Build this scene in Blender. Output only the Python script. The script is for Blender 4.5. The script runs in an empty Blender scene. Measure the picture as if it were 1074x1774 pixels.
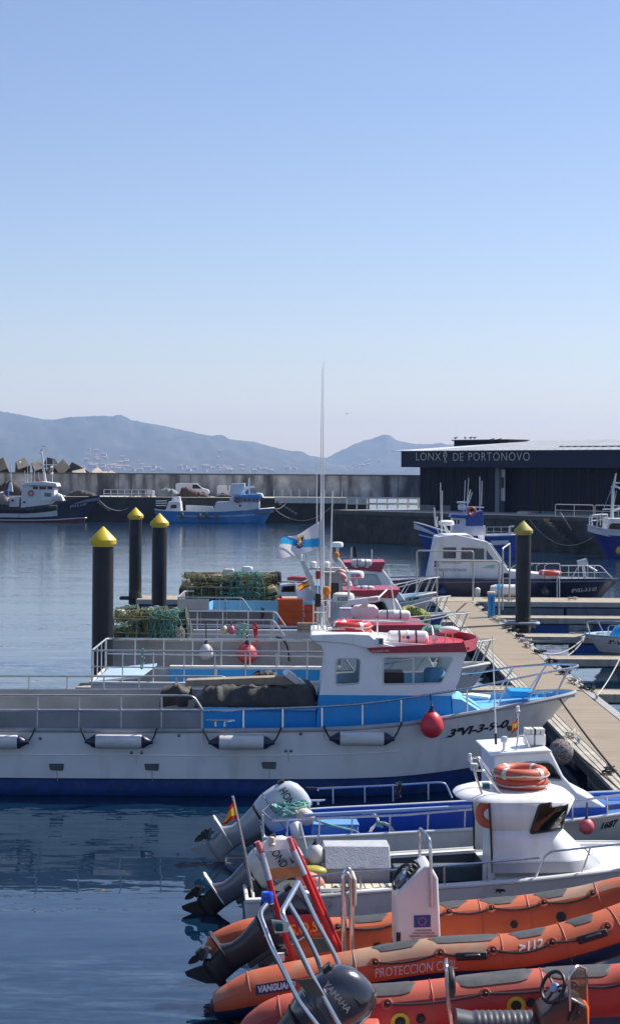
import bpy, bmesh, math, random
from math import sin, cos, pi, radians, sqrt, atan2
from mathutils import Vector, Matrix
V = Vector
random.seed(7)
scene = bpy.context.scene
COL = scene.collection

# ------------------------------------------------------------------ camera
FPX, CX, HY, HC, ROLL = 3100.0, 537.0, 818.0, 6.0, radians(0.38)
cam_d = bpy.data.cameras.new('camera')
cam = bpy.data.objects.new('camera', cam_d)
COL.objects.link(cam)
cam_d.sensor_fit = 'HORIZONTAL'
cam_d.sensor_width = 36.0
cam_d.lens = FPX / 1074.0 * 36.0
cam_d.shift_y = -(887.0 - HY) / 1074.0
cam_d.clip_start = 0.5
cam_d.clip_end = 30000
cam.matrix_world = Matrix.Translation((0, 0, HC)) @ Matrix.Rotation(pi / 2, 4, 'X') @ Matrix.Rotation(ROLL, 4, 'Z')
scene.camera = cam

def ray(px, py):
    x, y = px - CX, py - HY
    u = x * cos(ROLL) + y * sin(ROLL)
    v = -x * sin(ROLL) + y * cos(ROLL)
    return V((u / FPX, 1.0, -v / FPX))

def P(px, py, Y):
    """the real-world point at distance Y that was surveyed at this spot of the photograph"""
    return V((0, 0, HC)) + ray(px, py) * Y

def G(px, py, z=0.0):
    d = ray(px, py)
    return V((0, 0, HC)) + d * ((z - HC) / d.z)

class Frame:
    """local axes of a thing: x along its length, y across, z up"""
    def __init__(s, x, y, z=0.0, yaw=0.0):
        s.o = V((x, y, z)); s.yaw = yaw
        s.R = Matrix.Rotation(-yaw, 3, 'Z')
        s.c = s.R @ (V((0, 0, HC)) - s.o)
    def p(s, px, py, c=0.0):
        d = s.R @ ray(px, py)
        return s.c + d * ((c - s.c.y) / d.y)
    def q(s, px, py, z):
        d = s.R @ ray(px, py)
        return s.c + d * ((z - s.c.z) / d.z)
    def w(s, v):
        return Matrix.Rotation(s.yaw, 3, 'Z') @ V(v) + s.o

# ------------------------------------------------------------------ mesh builder
class MB:
    def __init__(s):
        s.v = []; s.f = []
    def add(s, vs, fs):
        b = len(s.v)
        s.v += [V(a) for a in vs]
        s.f += [tuple(b + i for i in f) for f in fs]
        return s
    def box(s, c, d, R=None):
        hx, hy, hz = d[0] / 2, d[1] / 2, d[2] / 2
        vs = [V((x, y, z)) for x in (-hx, hx) for y in (-hy, hy) for z in (-hz, hz)]
        if R is not None: vs = [R @ a for a in vs]
        c = V(c)
        return s.add([a + c for a in vs], [(0, 1, 3, 2), (4, 6, 7, 5), (0, 4, 5, 1), (2, 3, 7, 6), (0, 2, 6, 4), (1, 5, 7, 3)])
    def bb(s, a, b):
        a = V(a); b = V(b)
        return s.box((a + b) / 2, (abs(b.x - a.x), abs(b.y - a.y), abs(b.z - a.z)))
    def tube(s, pts, r, n=8, closed=False):
        pts = [V(p) for p in pts]
        m = len(pts)
        rs = r if isinstance(r, (list, tuple)) else [r] * m
        b = len(s.v)
        prev = None
        for i, p in enumerate(pts):
            if closed: t = (pts[(i + 1) % m] - pts[i - 1])
            else: t = pts[min(i + 1, m - 1)] - pts[max(i - 1, 0)]
            if t.length < 1e-9: t = V((0, 0, 1))
            t.normalize()
            if prev is None:
                a = t.cross(V((0, 0, 1)))
                if a.length < 1e-3: a = t.cross(V((0, 1, 0)))
            else:
                a = prev - t * prev.dot(t)
                if a.length < 1e-4: a = t.cross(V((0, 0, 1)))
                if a.length < 1e-4: a = t.cross(V((0, 1, 0)))
            a.normalize(); prev = a
            c = t.cross(a)
            for k in range(n):
                w = 2 * pi * k / n
                s.v.append(p + (a * cos(w) + c * sin(w)) * rs[i])
        for i in range(m if closed else m - 1):
            j = (i + 1) % m
            for k in range(n):
                k2 = (k + 1) % n
                s.f.append((b + i * n + k, b + i * n + k2, b + j * n + k2, b + j * n + k))
        if not closed:
            s.f.append(tuple(b + k for k in range(n))[::-1])
            s.f.append(tuple(b + (m - 1) * n + k for k in range(n)))
        return s
    def lathe(s, prof, n=20, M=None):
        """prof: (r, z) along the local z axis"""
        M = M or Matrix.Identity(4)
        b = len(s.v)
        for r, z in prof:
            for k in range(n):
                w = 2 * pi * k / n
                s.v.append(M @ V((r * cos(w), r * sin(w), z)))
        for i in range(len(prof) - 1):
            for k in range(n):
                k2 = (k + 1) % n
                s.f.append((b + i * n + k, b + i * n + k2, b + (i + 1) * n + k2, b + (i + 1) * n + k))
        if prof[0][0] > 1e-6: s.f.append(tuple(b + k for k in range(n))[::-1])
        if prof[-1][0] > 1e-6: s.f.append(tuple(b + (len(prof) - 1) * n + k for k in range(n)))
        return s
    def ell(s, c, r, n=16, m=10, R=None):
        prof = [(max(1e-7, sin(pi * i / m)), -cos(pi * i / m)) for i in range(m + 1)]
        M = Matrix.Translation(V(c)) @ ((R.to_4x4() if R is not None else Matrix.Identity(4)) @ Matrix.Diagonal((r[0], r[1], r[2], 1)))
        return s.lathe(prof, n, M)
    def torus(s, c, R_, r, n=28, m=10, M=None, sq=1.0):
        pts = []
        M = M or Matrix.Identity(3)
        b = len(s.v)
        for i in range(n):
            w = 2 * pi * i / n
            for k in range(m):
                q = 2 * pi * k / m
                s.v.append(V(c) + M @ V(((R_ + r * cos(q)) * cos(w), (R_ + r * cos(q)) * sin(w), r * sq * sin(q))))
        for i in range(n):
            for k in range(m):
                i2, k2 = (i + 1) % n, (k + 1) % m
                s.f.append((b + i * m + k, b + i2 * m + k, b + i2 * m + k2, b + i * m + k2))
        return s
    def prism(s, poly, ext):
        """poly: 3-D points in a plane, swept by ext"""
        poly = [V(a) for a in poly]; ext = V(ext); n = len(poly)
        b = len(s.v)
        s.v += poly + [a + ext for a in poly]
        s.f.append(tuple(b + i for i in range(n)))
        s.f.append(tuple(b + n + i for i in range(n))[::-1])
        for i in range(n):
            j = (i + 1) % n
            s.f.append((b + i, b + n + i, b + n + j, b + j))
        return s
    def loft(s, rings, caps=True, closed=True):
        b = len(s.v); n = len(rings[0])
        for r in rings: s.v += [V(a) for a in r]
        for i in range(len(rings) - 1):
            for k in range(n if closed else n - 1):
                k2 = (k + 1) % n
                s.f.append((b + i * n + k, b + i * n + k2, b + (i + 1) * n + k2, b + (i + 1) * n + k))
        if caps and closed:
            s.f.append(tuple(b + k for k in range(n))[::-1])
            s.f.append(tuple(b + (len(rings) - 1) * n + k for k in range(n)))
        return s
    def mesh(s, name, smooth=40, fix=True):
        me = bpy.data.meshes.new(name)
        me.from_pydata([tuple(a) for a in s.v], [], s.f)
        if fix:
            bm = bmesh.new(); bm.from_mesh(me)
            bmesh.ops.recalc_face_normals(bm, faces=bm.faces)
            bm.to_mesh(me); bm.free()
        if smooth:
            me.shade_smooth()
            me.set_sharp_from_angle(angle=radians(smooth))
        me.update()
        return me
    def build(s, name, mat, parent=None, smooth=40, bevel=0, seg=2, fix=True, label=None):
        o = bpy.data.objects.new(name, s.mesh(name, smooth, fix))
        COL.objects.link(o)
        for m in (mat if isinstance(mat, (list, tuple)) else [mat]): o.data.materials.append(m)
        if parent is not None: o.parent = parent
        if bevel:
            md = o.modifiers.new('bevel', 'BEVEL'); md.width = bevel; md.segments = seg
            md.limit_method = 'ANGLE'; md.angle_limit = radians(35); md.harden_normals = False
        if label: o['label'] = label
        return o

def tag(o, label=None, cat=None, group=None, kind=None):
    if label: o['label'] = label
    if cat: o['category'] = cat
    if group: o['group'] = group
    if kind: o['kind'] = kind
    return o

def thing(name, label, cat, loc=(0, 0, 0), yaw=0.0, group=None):
    o = bpy.data.objects.new(name, None)
    COL.objects.link(o)
    o.empty_display_size = 0.3
    o.location = loc; o.rotation_euler = (0, 0, yaw)
    return tag(o, label, cat, group)

def thingF(name, label, cat, F, group=None):
    return thing(name, label, cat, F.o, F.yaw, group)

def copy_tree(o, parent=None):
    c = o.copy(); COL.objects.link(c)
    c.parent = parent
    for ch in [x for x in bpy.data.objects if x.parent == o]: copy_tree(ch, c)
    return c

def copy_thing(o, loc=None, yaw=None, label=None, scale=None, rot=None):
    kids = {}
    for x in COL.objects:
        if x.parent is not None: kids.setdefault(x.parent.name, []).append(x)
    def rec(a, par):
        c = a.copy(); COL.objects.link(c)
        if par is not None: c.parent = par
        for ch in kids.get(a.name, []): rec(ch, c)
        return c
    c = rec(o, None)
    if loc is not None: c.location = loc
    if yaw is not None: c.rotation_euler = (0, 0, yaw)
    if rot is not None: c.rotation_euler = rot
    if scale is not None: c.scale = (scale,) * 3 if not isinstance(scale, (tuple, list)) else scale
    if label: c['label'] = label
    return c

def arc(c, r, a0, a1, n, ax, ay):
    c = V(c); ax = V(ax); ay = V(ay)
    return [c + ax * (r * cos(a0 + (a1 - a0) * i / n)) + ay * (r * sin(a0 + (a1 - a0) * i / n)) for i in range(n + 1)]

def fillet(pts, r, n=4, closed=False):
    """round the corners of a polyline"""
    pts = [V(p) for p in pts]; out = []
    m = len(pts)
    for i, p in enumerate(pts):
        if not closed and (i == 0 or i == m - 1): out.append(p); continue
        a = pts[i - 1] - p; b = pts[(i + 1) % m] - p
        rr = min(r, a.length * .45, b.length * .45)
        a = p + a.normalized() * rr; b = p + b.normalized() * rr
        for k in range(n + 1):
            t = k / n
            out.append(a * (1 - t) ** 2 + p * 2 * t * (1 - t) + b * t * t)
    return out

def smooth_line(pts, n=6):
    """Catmull-Rom through the points"""
    pts = [V(p) for p in pts]; out = []
    for i in range(len(pts) - 1):
        p0 = pts[max(i - 1, 0)]; p1 = pts[i]; p2 = pts[i + 1]; p3 = pts[min(i + 2, len(pts) - 1)]
        for k in range(n):
            t = k / n
            out.append(0.5 * ((2 * p1) + (p2 - p0) * t + (2 * p0 - 5 * p1 + 4 * p2 - p3) * t * t + (3 * p1 - p0 - 3 * p2 + p3) * t ** 3))
    out.append(pts[-1])
    return out

def sag(a, b, d, n=10):
    a = V(a); b = V(b)
    return [a.lerp(b, i / n) - V((0, 0, d * 4 * (i / n) * (1 - i / n))) for i in range(n + 1)]

def interp(tab, x):
    if x <= tab[0][0]: return tab[0][1]
    for (a, va), (b, vb) in zip(tab, tab[1:]):
        if x <= b:
            t = (x - a) / (b - a)
            return va + (vb - va) * t
    return tab[-1][1]

def vnorm(n, d=None):
    pass

# ------------------------------------------------------------------ materials
MATS = {}
def nd(nt, typ, **kw):
    n = nt.nodes.new(typ)
    for k, v in kw.items():
        if k in n.inputs.keys(): n.inputs[k].default_value = v
        else: setattr(n, k, v)
    return n

def mat(name, col, rough=0.5, metal=0.0, var=0.12, vscale=3.0, bump=0.0, bscale=30.0, dirt=0.0, dirtcol=(0.12, 0.10, 0.07), dscale=2.0,
        dstretch=(1, 1, 0.25), coat=0.0, spec=0.5, rvar=0.15, col2=None, c2scale=1.5, c2lo=.5, c2hi=.6, c2stretch=(1, 1, 1), dlo=.5, dhi=.78):
    if name in MATS: return MATS[name]
    m = bpy.data.materials.new(name); m.use_nodes = True
    nt = m.node_tree; nt.nodes.clear()
    out = nd(nt, 'ShaderNodeOutputMaterial')
    b = nd(nt, 'ShaderNodeBsdfPrincipled')
    nt.links.new(b.outputs[0], out.inputs[0])
    b.inputs['Base Color'].default_value = (*col, 1)
    b.inputs['Roughness'].default_value = rough
    b.inputs['Metallic'].default_value = metal
    b.inputs['Coat Weight'].default_value = coat
    b.inputs['Coat Roughness'].default_value = 0.08
    b.inputs['Specular IOR Level'].default_value = spec
    tc = nd(nt, 'ShaderNodeTexCoord')
    gm = nd(nt, 'ShaderNodeNewGeometry')
    src = None
    def noise(scale, detail=4, stretch=None, vec=None):
        n = nd(nt, 'ShaderNodeTexNoise'); n.inputs['Scale'].default_value = scale; n.inputs['Detail'].default_value = detail
        mp = nd(nt, 'ShaderNodeMapping')
        if stretch: mp.inputs['Scale'].default_value = stretch
        nt.links.new(gm.outputs['Position'], mp.inputs[0]); nt.links.new(mp.outputs[0], n.inputs['Vector'])
        return n
    def mixc(fac, a, bcol, typ='MIX'):
        mx = nd(nt, 'ShaderNodeMix'); mx.data_type = 'RGBA'; mx.blend_type = typ
        if hasattr(fac, 'links'): nt.links.new(fac, mx.inputs[0])
        else: mx.inputs[0].default_value = fac
        for s_, v_ in ((6, a), (7, bcol)):
            if hasattr(v_, 'links'): nt.links.new(v_, mx.inputs[s_])
            else: mx.inputs[s_].default_value = (*v_, 1)
        return mx.outputs[2]
    def ramp(sock, lo, hi):
        r = nd(nt, 'ShaderNodeMapRange'); r.inputs[1].default_value = lo; r.inputs[2].default_value = hi
        r.interpolation_type = 'SMOOTHSTEP'
        nt.links.new(sock, r.inputs[0]); return r.outputs[0]
    cur = col
    if col2 is not None:
        n = noise(c2scale, 6, c2stretch)
        cur = mixc(ramp(n.outputs[0], c2lo, c2hi), cur, col2)
    if var:
        n = noise(vscale, 5)
        k = nd(nt, 'ShaderNodeMapRange'); k.inputs[1].default_value = .25; k.inputs[2].default_value = .75
        k.inputs[3].default_value = 1 - var; k.inputs[4].default_value = 1 + var
        nt.links.new(n.outputs[0], k.inputs[0])
        vv = nd(nt, 'ShaderNodeCombineColor')
        for i in range(3): nt.links.new(k.outputs[0], vv.inputs[i])
        cur = mixc(1.0, cur, vv.outputs[0], 'MULTIPLY')
    if dirt:
        n = noise(dscale, 8, dstretch)
        r = ramp(n.outputs[0], dlo, dhi)
        mm = nd(nt, 'ShaderNodeMath'); mm.operation = 'MULTIPLY'; mm.inputs[1].default_value = dirt
        nt.links.new(r, mm.inputs[0])
        cur = mixc(mm.outputs[0], cur, dirtcol)
    if hasattr(cur, 'links'): nt.links.new(cur, b.inputs['Base Color'])
    if rvar:
        n = noise(vscale * 2.3, 3)
        k = nd(nt, 'ShaderNodeMapRange'); k.inputs[3].default_value = max(0.02, rough - rvar * rough * 1.5); k.inputs[4].default_value = min(1, rough + rvar * rough * 1.5)
        nt.links.new(n.outputs[0], k.inputs[0]); nt.links.new(k.outputs[0], b.inputs['Roughness'])
    if bump:
        n = noise(bscale, 4)
        bp = nd(nt, 'ShaderNodeBump'); bp.inputs['Strength'].default_value = bump; bp.inputs['Distance'].default_value = 0.02
        nt.links.new(n.outputs[0], bp.inputs['Height']); nt.links.new(bp.outputs[0], b.inputs['Normal'])
    MATS[name] = m
    return m

def glass(name, tint=(.9, .95, .95), rough=0.02, alpha=0.25, base=(.02, .025, .03)):
    """thin window pane: partly clear, with a reflecting face"""
    if name in MATS: return MATS[name]
    m = bpy.data.materials.new(name); m.use_nodes = True
    nt = m.node_tree; nt.nodes.clear()
    out = nd(nt, 'ShaderNodeOutputMaterial')
    tr = nd(nt, 'ShaderNodeBsdfTransparent'); tr.inputs[0].default_value = (*tint, 1)
    b = nd(nt, 'ShaderNodeBsdfPrincipled'); b.inputs['Base Color'].default_value = (*base, 1); b.inputs['Roughness'].default_value = rough
    mx = nd(nt, 'ShaderNodeMixShader'); mx.inputs[0].default_value = alpha
    nt.links.new(tr.outputs[0], mx.inputs[1]); nt.links.new(b.outputs[0], mx.inputs[2]); nt.links.new(mx.outputs[0], out.inputs[0])
    MATS[name] = m
    return m

M_white = mat('white_gelcoat', (.84, .84, .83), .3, var=.05, vscale=1.5, dirt=.22, dirtcol=(.42, .38, .30), dscale=2.5, dstretch=(2.2, 2.2, .35))
M_whiteclean = mat('white_plastic', (.8, .8, .78), .38, var=.04)
M_whitedull = mat('chalky_white', (.66, .66, .63), .6, var=.08, dirt=.35, dirtcol=(.3, .26, .2))
M_cream = mat('cream_plastic', (.62, .55, .42), .5, var=.1)
M_steel = mat('stainless_steel', (.62, .62, .63), .26, 1.0, var=.08, vscale=9)
M_galv = mat('galvanised_steel', (.5, .52, .54), .45, .75, var=.15, vscale=6)
M_greysheet = mat('grey_sheet_metal', (.24, .26, .29), .5, .25, var=.2, vscale=2.2, dirt=.3, dirtcol=(.12, .12, .12))
M_darkgrey = mat('dark_grey_plastic', (.05, .052, .058), .45)
M_black = mat('black_rubber', (.012, .012, .013), .5)
M_navy = mat('navy_paint', (.012, .02, .07), .35, var=.15, dirt=.2, dirtcol=(.1, .1, .12))
M_red = mat('dark_red_paint', (.36, .025, .05), .35, var=.08)
M_redbright = mat('bright_red_paint', (.55, .02, .025), .4, var=.06)
M_redfender = mat('red_fender_vinyl', (.62, .03, .05), .42, var=.12, vscale=4, dirt=.3, dirtcol=(.3, .1, .1))
M_ltblue = mat('light_blue_deck_paint', (.16, .46, .74), .5, var=.12, vscale=3, dirt=.3, dirtcol=(.35, .45, .5), dscale=5, dstretch=(1, 1, 1))
M_blue = mat('bright_blue_paint', (.003, .31, .68), .4, var=.1, dirt=.25, dirtcol=(.1, .25, .4), dscale=3)
M_deepblue = mat('deep_blue_paint', (.012, .06, .30), .4, var=.15, dirt=.3, dirtcol=(.08, .12, .2))
M_antifoul = mat('blue_antifouling', (.006, .045, .19), .6, var=.4, vscale=5, dirt=.6, dirtcol=(.05, .10, .14), dscale=3, dstretch=(1, 1, 1.6))
M_orange = mat('weathered_orange_hypalon', (.52, .115, .045), .62, var=.15, vscale=3, dirt=.75, dirtcol=(.30, .20, .14), dscale=1.8, dstretch=(1, 1, .8), bump=.12, bscale=60, col2=(.40, .24, .155), c2scale=.7, c2lo=.52, c2hi=.6, c2stretch=(1, 1, .6))
M_rust = mat('orange_red_hypalon', (.45, .095, .04), .58, var=.18, vscale=3, dirt=.8, dirtcol=(.2, .1, .07), dscale=4, dstretch=(1, 1, .8), bump=.1, bscale=60)
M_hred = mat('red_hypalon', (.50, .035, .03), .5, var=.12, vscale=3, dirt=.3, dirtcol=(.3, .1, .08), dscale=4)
M_patch = mat('grey_wear_patch', (.065, .068, .072), .6, var=.2, vscale=9, dirt=.4, dirtcol=(.22, .2, .18), bump=.2, bscale=90)
M_lifebuoy = mat('faded_orange_lifebuoy', (.55, .13, .07), .55, var=.12, dirt=.3, dirtcol=(.45, .22, .15))
M_lifered = mat('red_lifebuoy', (.6, .05, .05), .45, var=.1)
M_orangep = mat('orange_crate_plastic', (.70, .10, .008), .5, var=.12, vscale=6)
M_ropew = mat('pale_rope', (.5, .47, .40), .85, var=.25, vscale=30, bump=.5, bscale=120)
M_roped = mat('dark_rope', (.03, .03, .035), .85, var=.3, vscale=30, bump=.5, bscale=120)
M_ropeg = mat('green_rope', (.10, .30, .25), .8, var=.3, vscale=20, bump=.5, bscale=120)
M_ropeaqua = mat('aqua_rope', (.25, .48, .44), .8, var=.25, vscale=20, bump=.5, bscale=120)
M_net = mat('dark_green_netting', (.035, .06, .04), .9, var=.5, vscale=14, bump=.9, bscale=45, col2=(.09, .10, .07), c2scale=9)
M_net2 = mat('brown_netting', (.085, .08, .055), .9, var=.5, vscale=14, bump=.9, bscale=45, col2=(.03, .04, .035), c2scale=9)
M_wood = mat('grey_timber', (.32, .27, .20), .8, var=.25, vscale=7, bump=.3, bscale=40, dirt=.3)
M_tarp = mat('charcoal_tarpaulin', (.050, .047, .043), .75, var=.25, vscale=4, bump=.3, bscale=20, dirt=.4, dirtcol=(.10, .095, .085))
M_yellow = mat('yellow_paint', (.62, .45, .015), .45, var=.1, dirt=.3, dirtcol=(.3, .22, .05))
M_pile = mat('black_piling_coating', (.016, .019, .027), .42, var=.3, vscale=2, dirt=.25, dirtcol=(.11, .105, .10), dscale=5, dstretch=(1.5, 1.5, .12), dlo=.62, dhi=.72, spec=.3)
M_algae = mat('barnacle_crust', (.035, .035, .022), .9, var=.5, vscale=12, bump=1.0, bscale=30, col2=(.10, .09, .06), c2scale=14)
M_amber = mat('amber_lens', (.75, .22, .01), .25, var=.05)
M_bluelens = mat('blue_lens', (.01, .08, .55), .15, var=.05)
M_greenlens = mat('green_lens', (.0, .12, .09), .15, var=.05)
M_flagy = mat('flag_yellow', (.75, .48, .06), .8, var=.1, vscale=8)
M_flagr = mat('flag_red', (.55, .05, .05), .8, var=.1, vscale=8)
M_flagw = mat('flag_white', (.72, .72, .72), .8, var=.05, vscale=5)
M_flagb = mat('flag_blue', (.03, .38, .70), .8, var=.05, vscale=5)
M_glass = glass('clear_window_glass', (.95, .97, .97), .02, .09)
M_glassdark = glass('dark_tinted_glass', (.30, .32, .30), .03, .6, (.015, .018, .016))
M_perspex = glass('smoky_perspex', (.80, .78, .74), .05, .25, (.10, .09, .08))
M_inkblack = mat('black_lettering', (.01, .01, .02), .5, var=0, rvar=0)
M_inkwhite = mat('white_lettering', (.75, .75, .75), .5, var=.04)
M_inknavy = mat('navy_lettering', (.02, .05, .25), .5, var=0)
M_inkred = mat('red_lettering', (.6, .05, .03), .5, var=0)
M_inkgrey = mat('worn_grey_lettering', (.64, .58, .55), .6, var=.2, vscale=12)
M_inkyellow = mat('yellow_lettering', (.75, .38, .02), .5, var=.05)

# ------------------------------------------------------------------ lettering
def text(body, mat_, parent, org, xdir, updir, w=None, h=None, shear=0.0, bold=0.0, thick=0.004, name='lettering', out=None, spacing=1.0):
    cu = bpy.data.curves.new(name, 'FONT')
    cu.body = body; cu.size = 1.0; cu.shear = shear; cu.offset = bold; cu.space_character = spacing
    cu.extrude = 0.0; cu.resolution_u = 3
    tmp = bpy.data.objects.new('tmp_text', cu); COL.objects.link(tmp)
    dg = bpy.context.evaluated_depsgraph_get(); dg.update()
    me = bpy.data.meshes.new_from_object(tmp.evaluated_get(dg))
    bpy.data.objects.remove(tmp); bpy.data.curves.remove(cu)
    xs = [v.co.x for v in me.vertices]; ys = [v.co.y for v in me.vertices]
    x0, x1, y0, y1 = min(xs), max(xs), min(ys), max(ys)
    sx = (w / (x1 - x0)) if w else None
    sy = (h / (y1 - y0)) if h else None
    sx = sx or sy; sy = sy or sx
    X = V(xdir).normalized(); U = V(updir); U = (U - X * U.dot(X)).normalized()
    N = X.cross(U)
    org = V(org) + N * thick
    for v in me.vertices:
        v.co = org + X * ((v.co.x - x0) * sx) + U * ((v.co.y - y0) * sy)
    me.name = name
    o = bpy.data.objects.new(name, me); COL.objects.link(o)
    me.materials.append(mat_)
    if parent is not None: o.parent = parent
    return o
# ================================================================== light, sky, air
SUN_AZ = radians(58)      # from the viewing direction (+Y) towards the right (+X)
SUN_EL = radians(47)
world = bpy.data.worlds.new('World'); scene.world = world
world.use_nodes = True
wn = world.node_tree; wn.nodes.clear()
wo = nd(wn, 'ShaderNodeOutputWorld'); wb = nd(wn, 'ShaderNodeBackground'); sk = nd(wn, 'ShaderNodeTexSky')
sk.sky_type = 'NISHITA'; sk.sun_disc = False
sk.sun_elevation = SUN_EL; sk.sun_rotation = SUN_AZ
sk.altitude = 0; sk.air_density = 1.0; sk.dust_density = 0.4; sk.ozone_density = 5
wb.inputs[1].default_value = 0.094
tint = nd(wn, 'ShaderNodeMix'); tint.data_type = 'RGBA'; tint.blend_type = 'MULTIPLY'; tint.inputs[0].default_value = 1; tint.inputs[7].default_value = (1.10, .955, .975, 1)
wn.links.new(sk.outputs[0], tint.inputs[6]); wn.links.new(tint.outputs[2], wb.inputs[0]); wn.links.new(wb.outputs[0], wo.inputs[0])
sd = bpy.data.lights.new('sun', 'SUN'); sun = bpy.data.objects.new('sun', sd); COL.objects.link(sun)
sd.energy = 4.8; sd.angle = radians(0.53); sd.color = (1.0, .955, .88)
sdir = V((sin(SUN_AZ) * cos(SUN_EL), cos(SUN_AZ) * cos(SUN_EL), sin(SUN_EL)))
sun.rotation_euler = sdir.to_track_quat('Z', 'Y').to_euler()
sun.location = (60, 60, 80)
scene.view_settings.view_transform = 'Standard'; scene.view_settings.look = 'None'
scene.view_settings.exposure = 0.57; scene.view_settings.gamma = 1.0
scene.cycles.use_denoising = True
scene.cycles.max_bounces = 8; scene.cycles.transparent_max_bounces = 12
scene.cycles.sample_clamp_indirect = 6.0
scene.cycles.caustics_reflective = False; scene.cycles.caustics_refractive = False

hz = MB().bb((-4600, -60, -3), (4600, 12600, 360)).build('haze', [], None, smooth=0)
hm = bpy.data.materials.new('sea_air'); hm.use_nodes = True
hn = hm.node_tree; hn.nodes.clear()
ho = nd(hn, 'ShaderNodeOutputMaterial'); hv = nd(hn, 'ShaderNodeVolumePrincipled')
hv.inputs['Color'].default_value = (.42, .61, 1.0, 1); hv.inputs['Density'].default_value = 0.000095
hv.inputs['Absorption Color'].default_value = (.2, .2, .2, 1); hv.inputs['Anisotropy'].default_value = 0.15
hn.links.new(hv.outputs[0], ho.inputs['Volume'])
hz.data.materials.append(hm)
tag(hz, kind='stuff')

# ================================================================== water
def water_material():
    m = bpy.data.materials.new('harbour_water'); m.use_nodes = True
    nt = m.node_tree; nt.nodes.clear()
    out = nd(nt, 'ShaderNodeOutputMaterial'); b = nd(nt, 'ShaderNodeBsdfPrincipled')
    b.inputs['Base Color'].default_value = (.003, .018, .042, 1)
    b.inputs['Roughness'].default_value = .035; b.inputs['IOR'].default_value = 1.6
    nt.links.new(b.outputs[0], out.inputs[0])
    gm = nd(nt, 'ShaderNodeNewGeometry')
    def slope(scale, stretch, amp, detail=2.5, seed=0):
        mp = nd(nt, 'ShaderNodeMapping'); mp.inputs['Scale'].default_value = stretch; mp.inputs['Location'].default_value = (seed, seed * 1.7, 0)
        nt.links.new(gm.outputs['Position'], mp.inputs[0])
        n = nd(nt, 'ShaderNodeTexNoise'); n.inputs['Scale'].default_value = scale; n.inputs['Detail'].default_value = detail
        n.inputs['Distortion'].default_value = .6
        nt.links.new(mp.outputs[0], n.inputs['Vector'])
        s_ = nd(nt, 'ShaderNodeVectorMath'); s_.operation = 'SUBTRACT'; s_.inputs[1].default_value = (.5, .5, .5)
        nt.links.new(n.outputs['Color'], s_.inputs[0])
        k = nd(nt, 'ShaderNodeVectorMath'); k.operation = 'MULTIPLY'; k.inputs[1].default_value = (amp * .5, amp, 0)
        nt.links.new(s_.outputs[0], k.inputs[0])
        return k.outputs[0]
    def mask(scale, stretch, lo, hi, a, b_, seed=0):
        mp = nd(nt, 'ShaderNodeMapping'); mp.inputs['Scale'].default_value = stretch; mp.inputs['Location'].default_value = (seed, seed, 0)
        nt.links.new(gm.outputs['Position'], mp.inputs[0])
        n = nd(nt, 'ShaderNodeTexNoise'); n.inputs['Scale'].default_value = scale; n.inputs['Detail'].default_value = 3
        nt.links.new(mp.outputs[0], n.inputs['Vector'])
        r = nd(nt, 'ShaderNodeMapRange'); r.interpolation_type = 'SMOOTHSTEP'
        for i, v_ in ((1, lo), (2, hi), (3, a), (4, b_)): r.inputs[i].default_value = v_
        nt.links.new(n.outputs[0], r.inputs[0]); return r.outputs[0]
    def scale(vec, sock):
        k = nd(nt, 'ShaderNodeVectorMath'); k.operation = 'SCALE'
        nt.links.new(vec, k.inputs[0])
        if hasattr(sock, 'links'): nt.links.new(sock, k.inputs['Scale'])
        else: k.inputs['Scale'].default_value = sock
        return k.outputs[0]
    def addv(a, c):
        k = nd(nt, 'ShaderNodeVectorMath'); k.operation = 'ADD'; nt.links.new(a, k.inputs[0]); nt.links.new(c, k.inputs[1]); return k.outputs[0]
    # breeze grows with the distance from the sheltered berth near the quay steps
    sep = nd(nt, 'ShaderNodeSeparateXYZ'); nt.links.new(gm.outputs['Position'], sep.inputs[0])
    shelter = nd(nt, 'ShaderNodeMapRange'); shelter.interpolation_type = 'SMOOTHSTEP'
    for i, v_ in ((1, 33.0), (2, 75.0), (3, 0.35), (4, .6)): shelter.inputs[i].default_value = v_
    nt.links.new(sep.outputs[1], shelter.inputs[0])
    big = slope(.9, (.28, 1.2, 1), .075, 2.0, 3)
    mid = slope(3.0, (.28, 1.3, 1), .13, 2.5, 11)
    fine = slope(12.0, (.45, 1.1, 1), .16, 2.0, 23)
    cat = mask(.16, (.35, 1.5, 1), .46, .62, .35, 1.5, 5)
    calm = nd(nt, 'ShaderNodeMapRange')
    for i, v_ in ((1, 36.0), (2, 80.0), (3, 1.0), (4, .28)): calm.inputs[i].default_value = v_
    nt.links.new(sep.outputs[1], calm.inputs[0])
    tot = addv(scale(addv(scale(mid, cat), big), calm.outputs[0]), scale(scale(fine, cat), shelter.outputs[0]))
    rg = nd(nt, 'ShaderNodeMapRange'); rg.interpolation_type = 'SMOOTHSTEP'
    for i, v_ in ((1, 36.0), (2, 95.0), (3, .03), (4, .12)): rg.inputs[i].default_value = v_
    nt.links.new(sep.outputs[1], rg.inputs[0]); nt.links.new(rg.outputs[0], b.inputs['Roughness'])
    ad = addv(tot, gm.outputs['True Normal'])
    nm = nd(nt, 'ShaderNodeVectorMath'); nm.operation = 'NORMALIZE'; nt.links.new(ad, nm.inputs[0])
    nt.links.new(nm.outputs[0], b.inputs['Normal'])
    return m
w = MB().add([(-4500, -50, 0), (4500, -50, 0), (4500, 12500, 0), (-4500, 12500, 0)], [(0, 1, 2, 3)]).build('water', water_material(), None, smooth=0)
tag(w, kind='structure')

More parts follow.
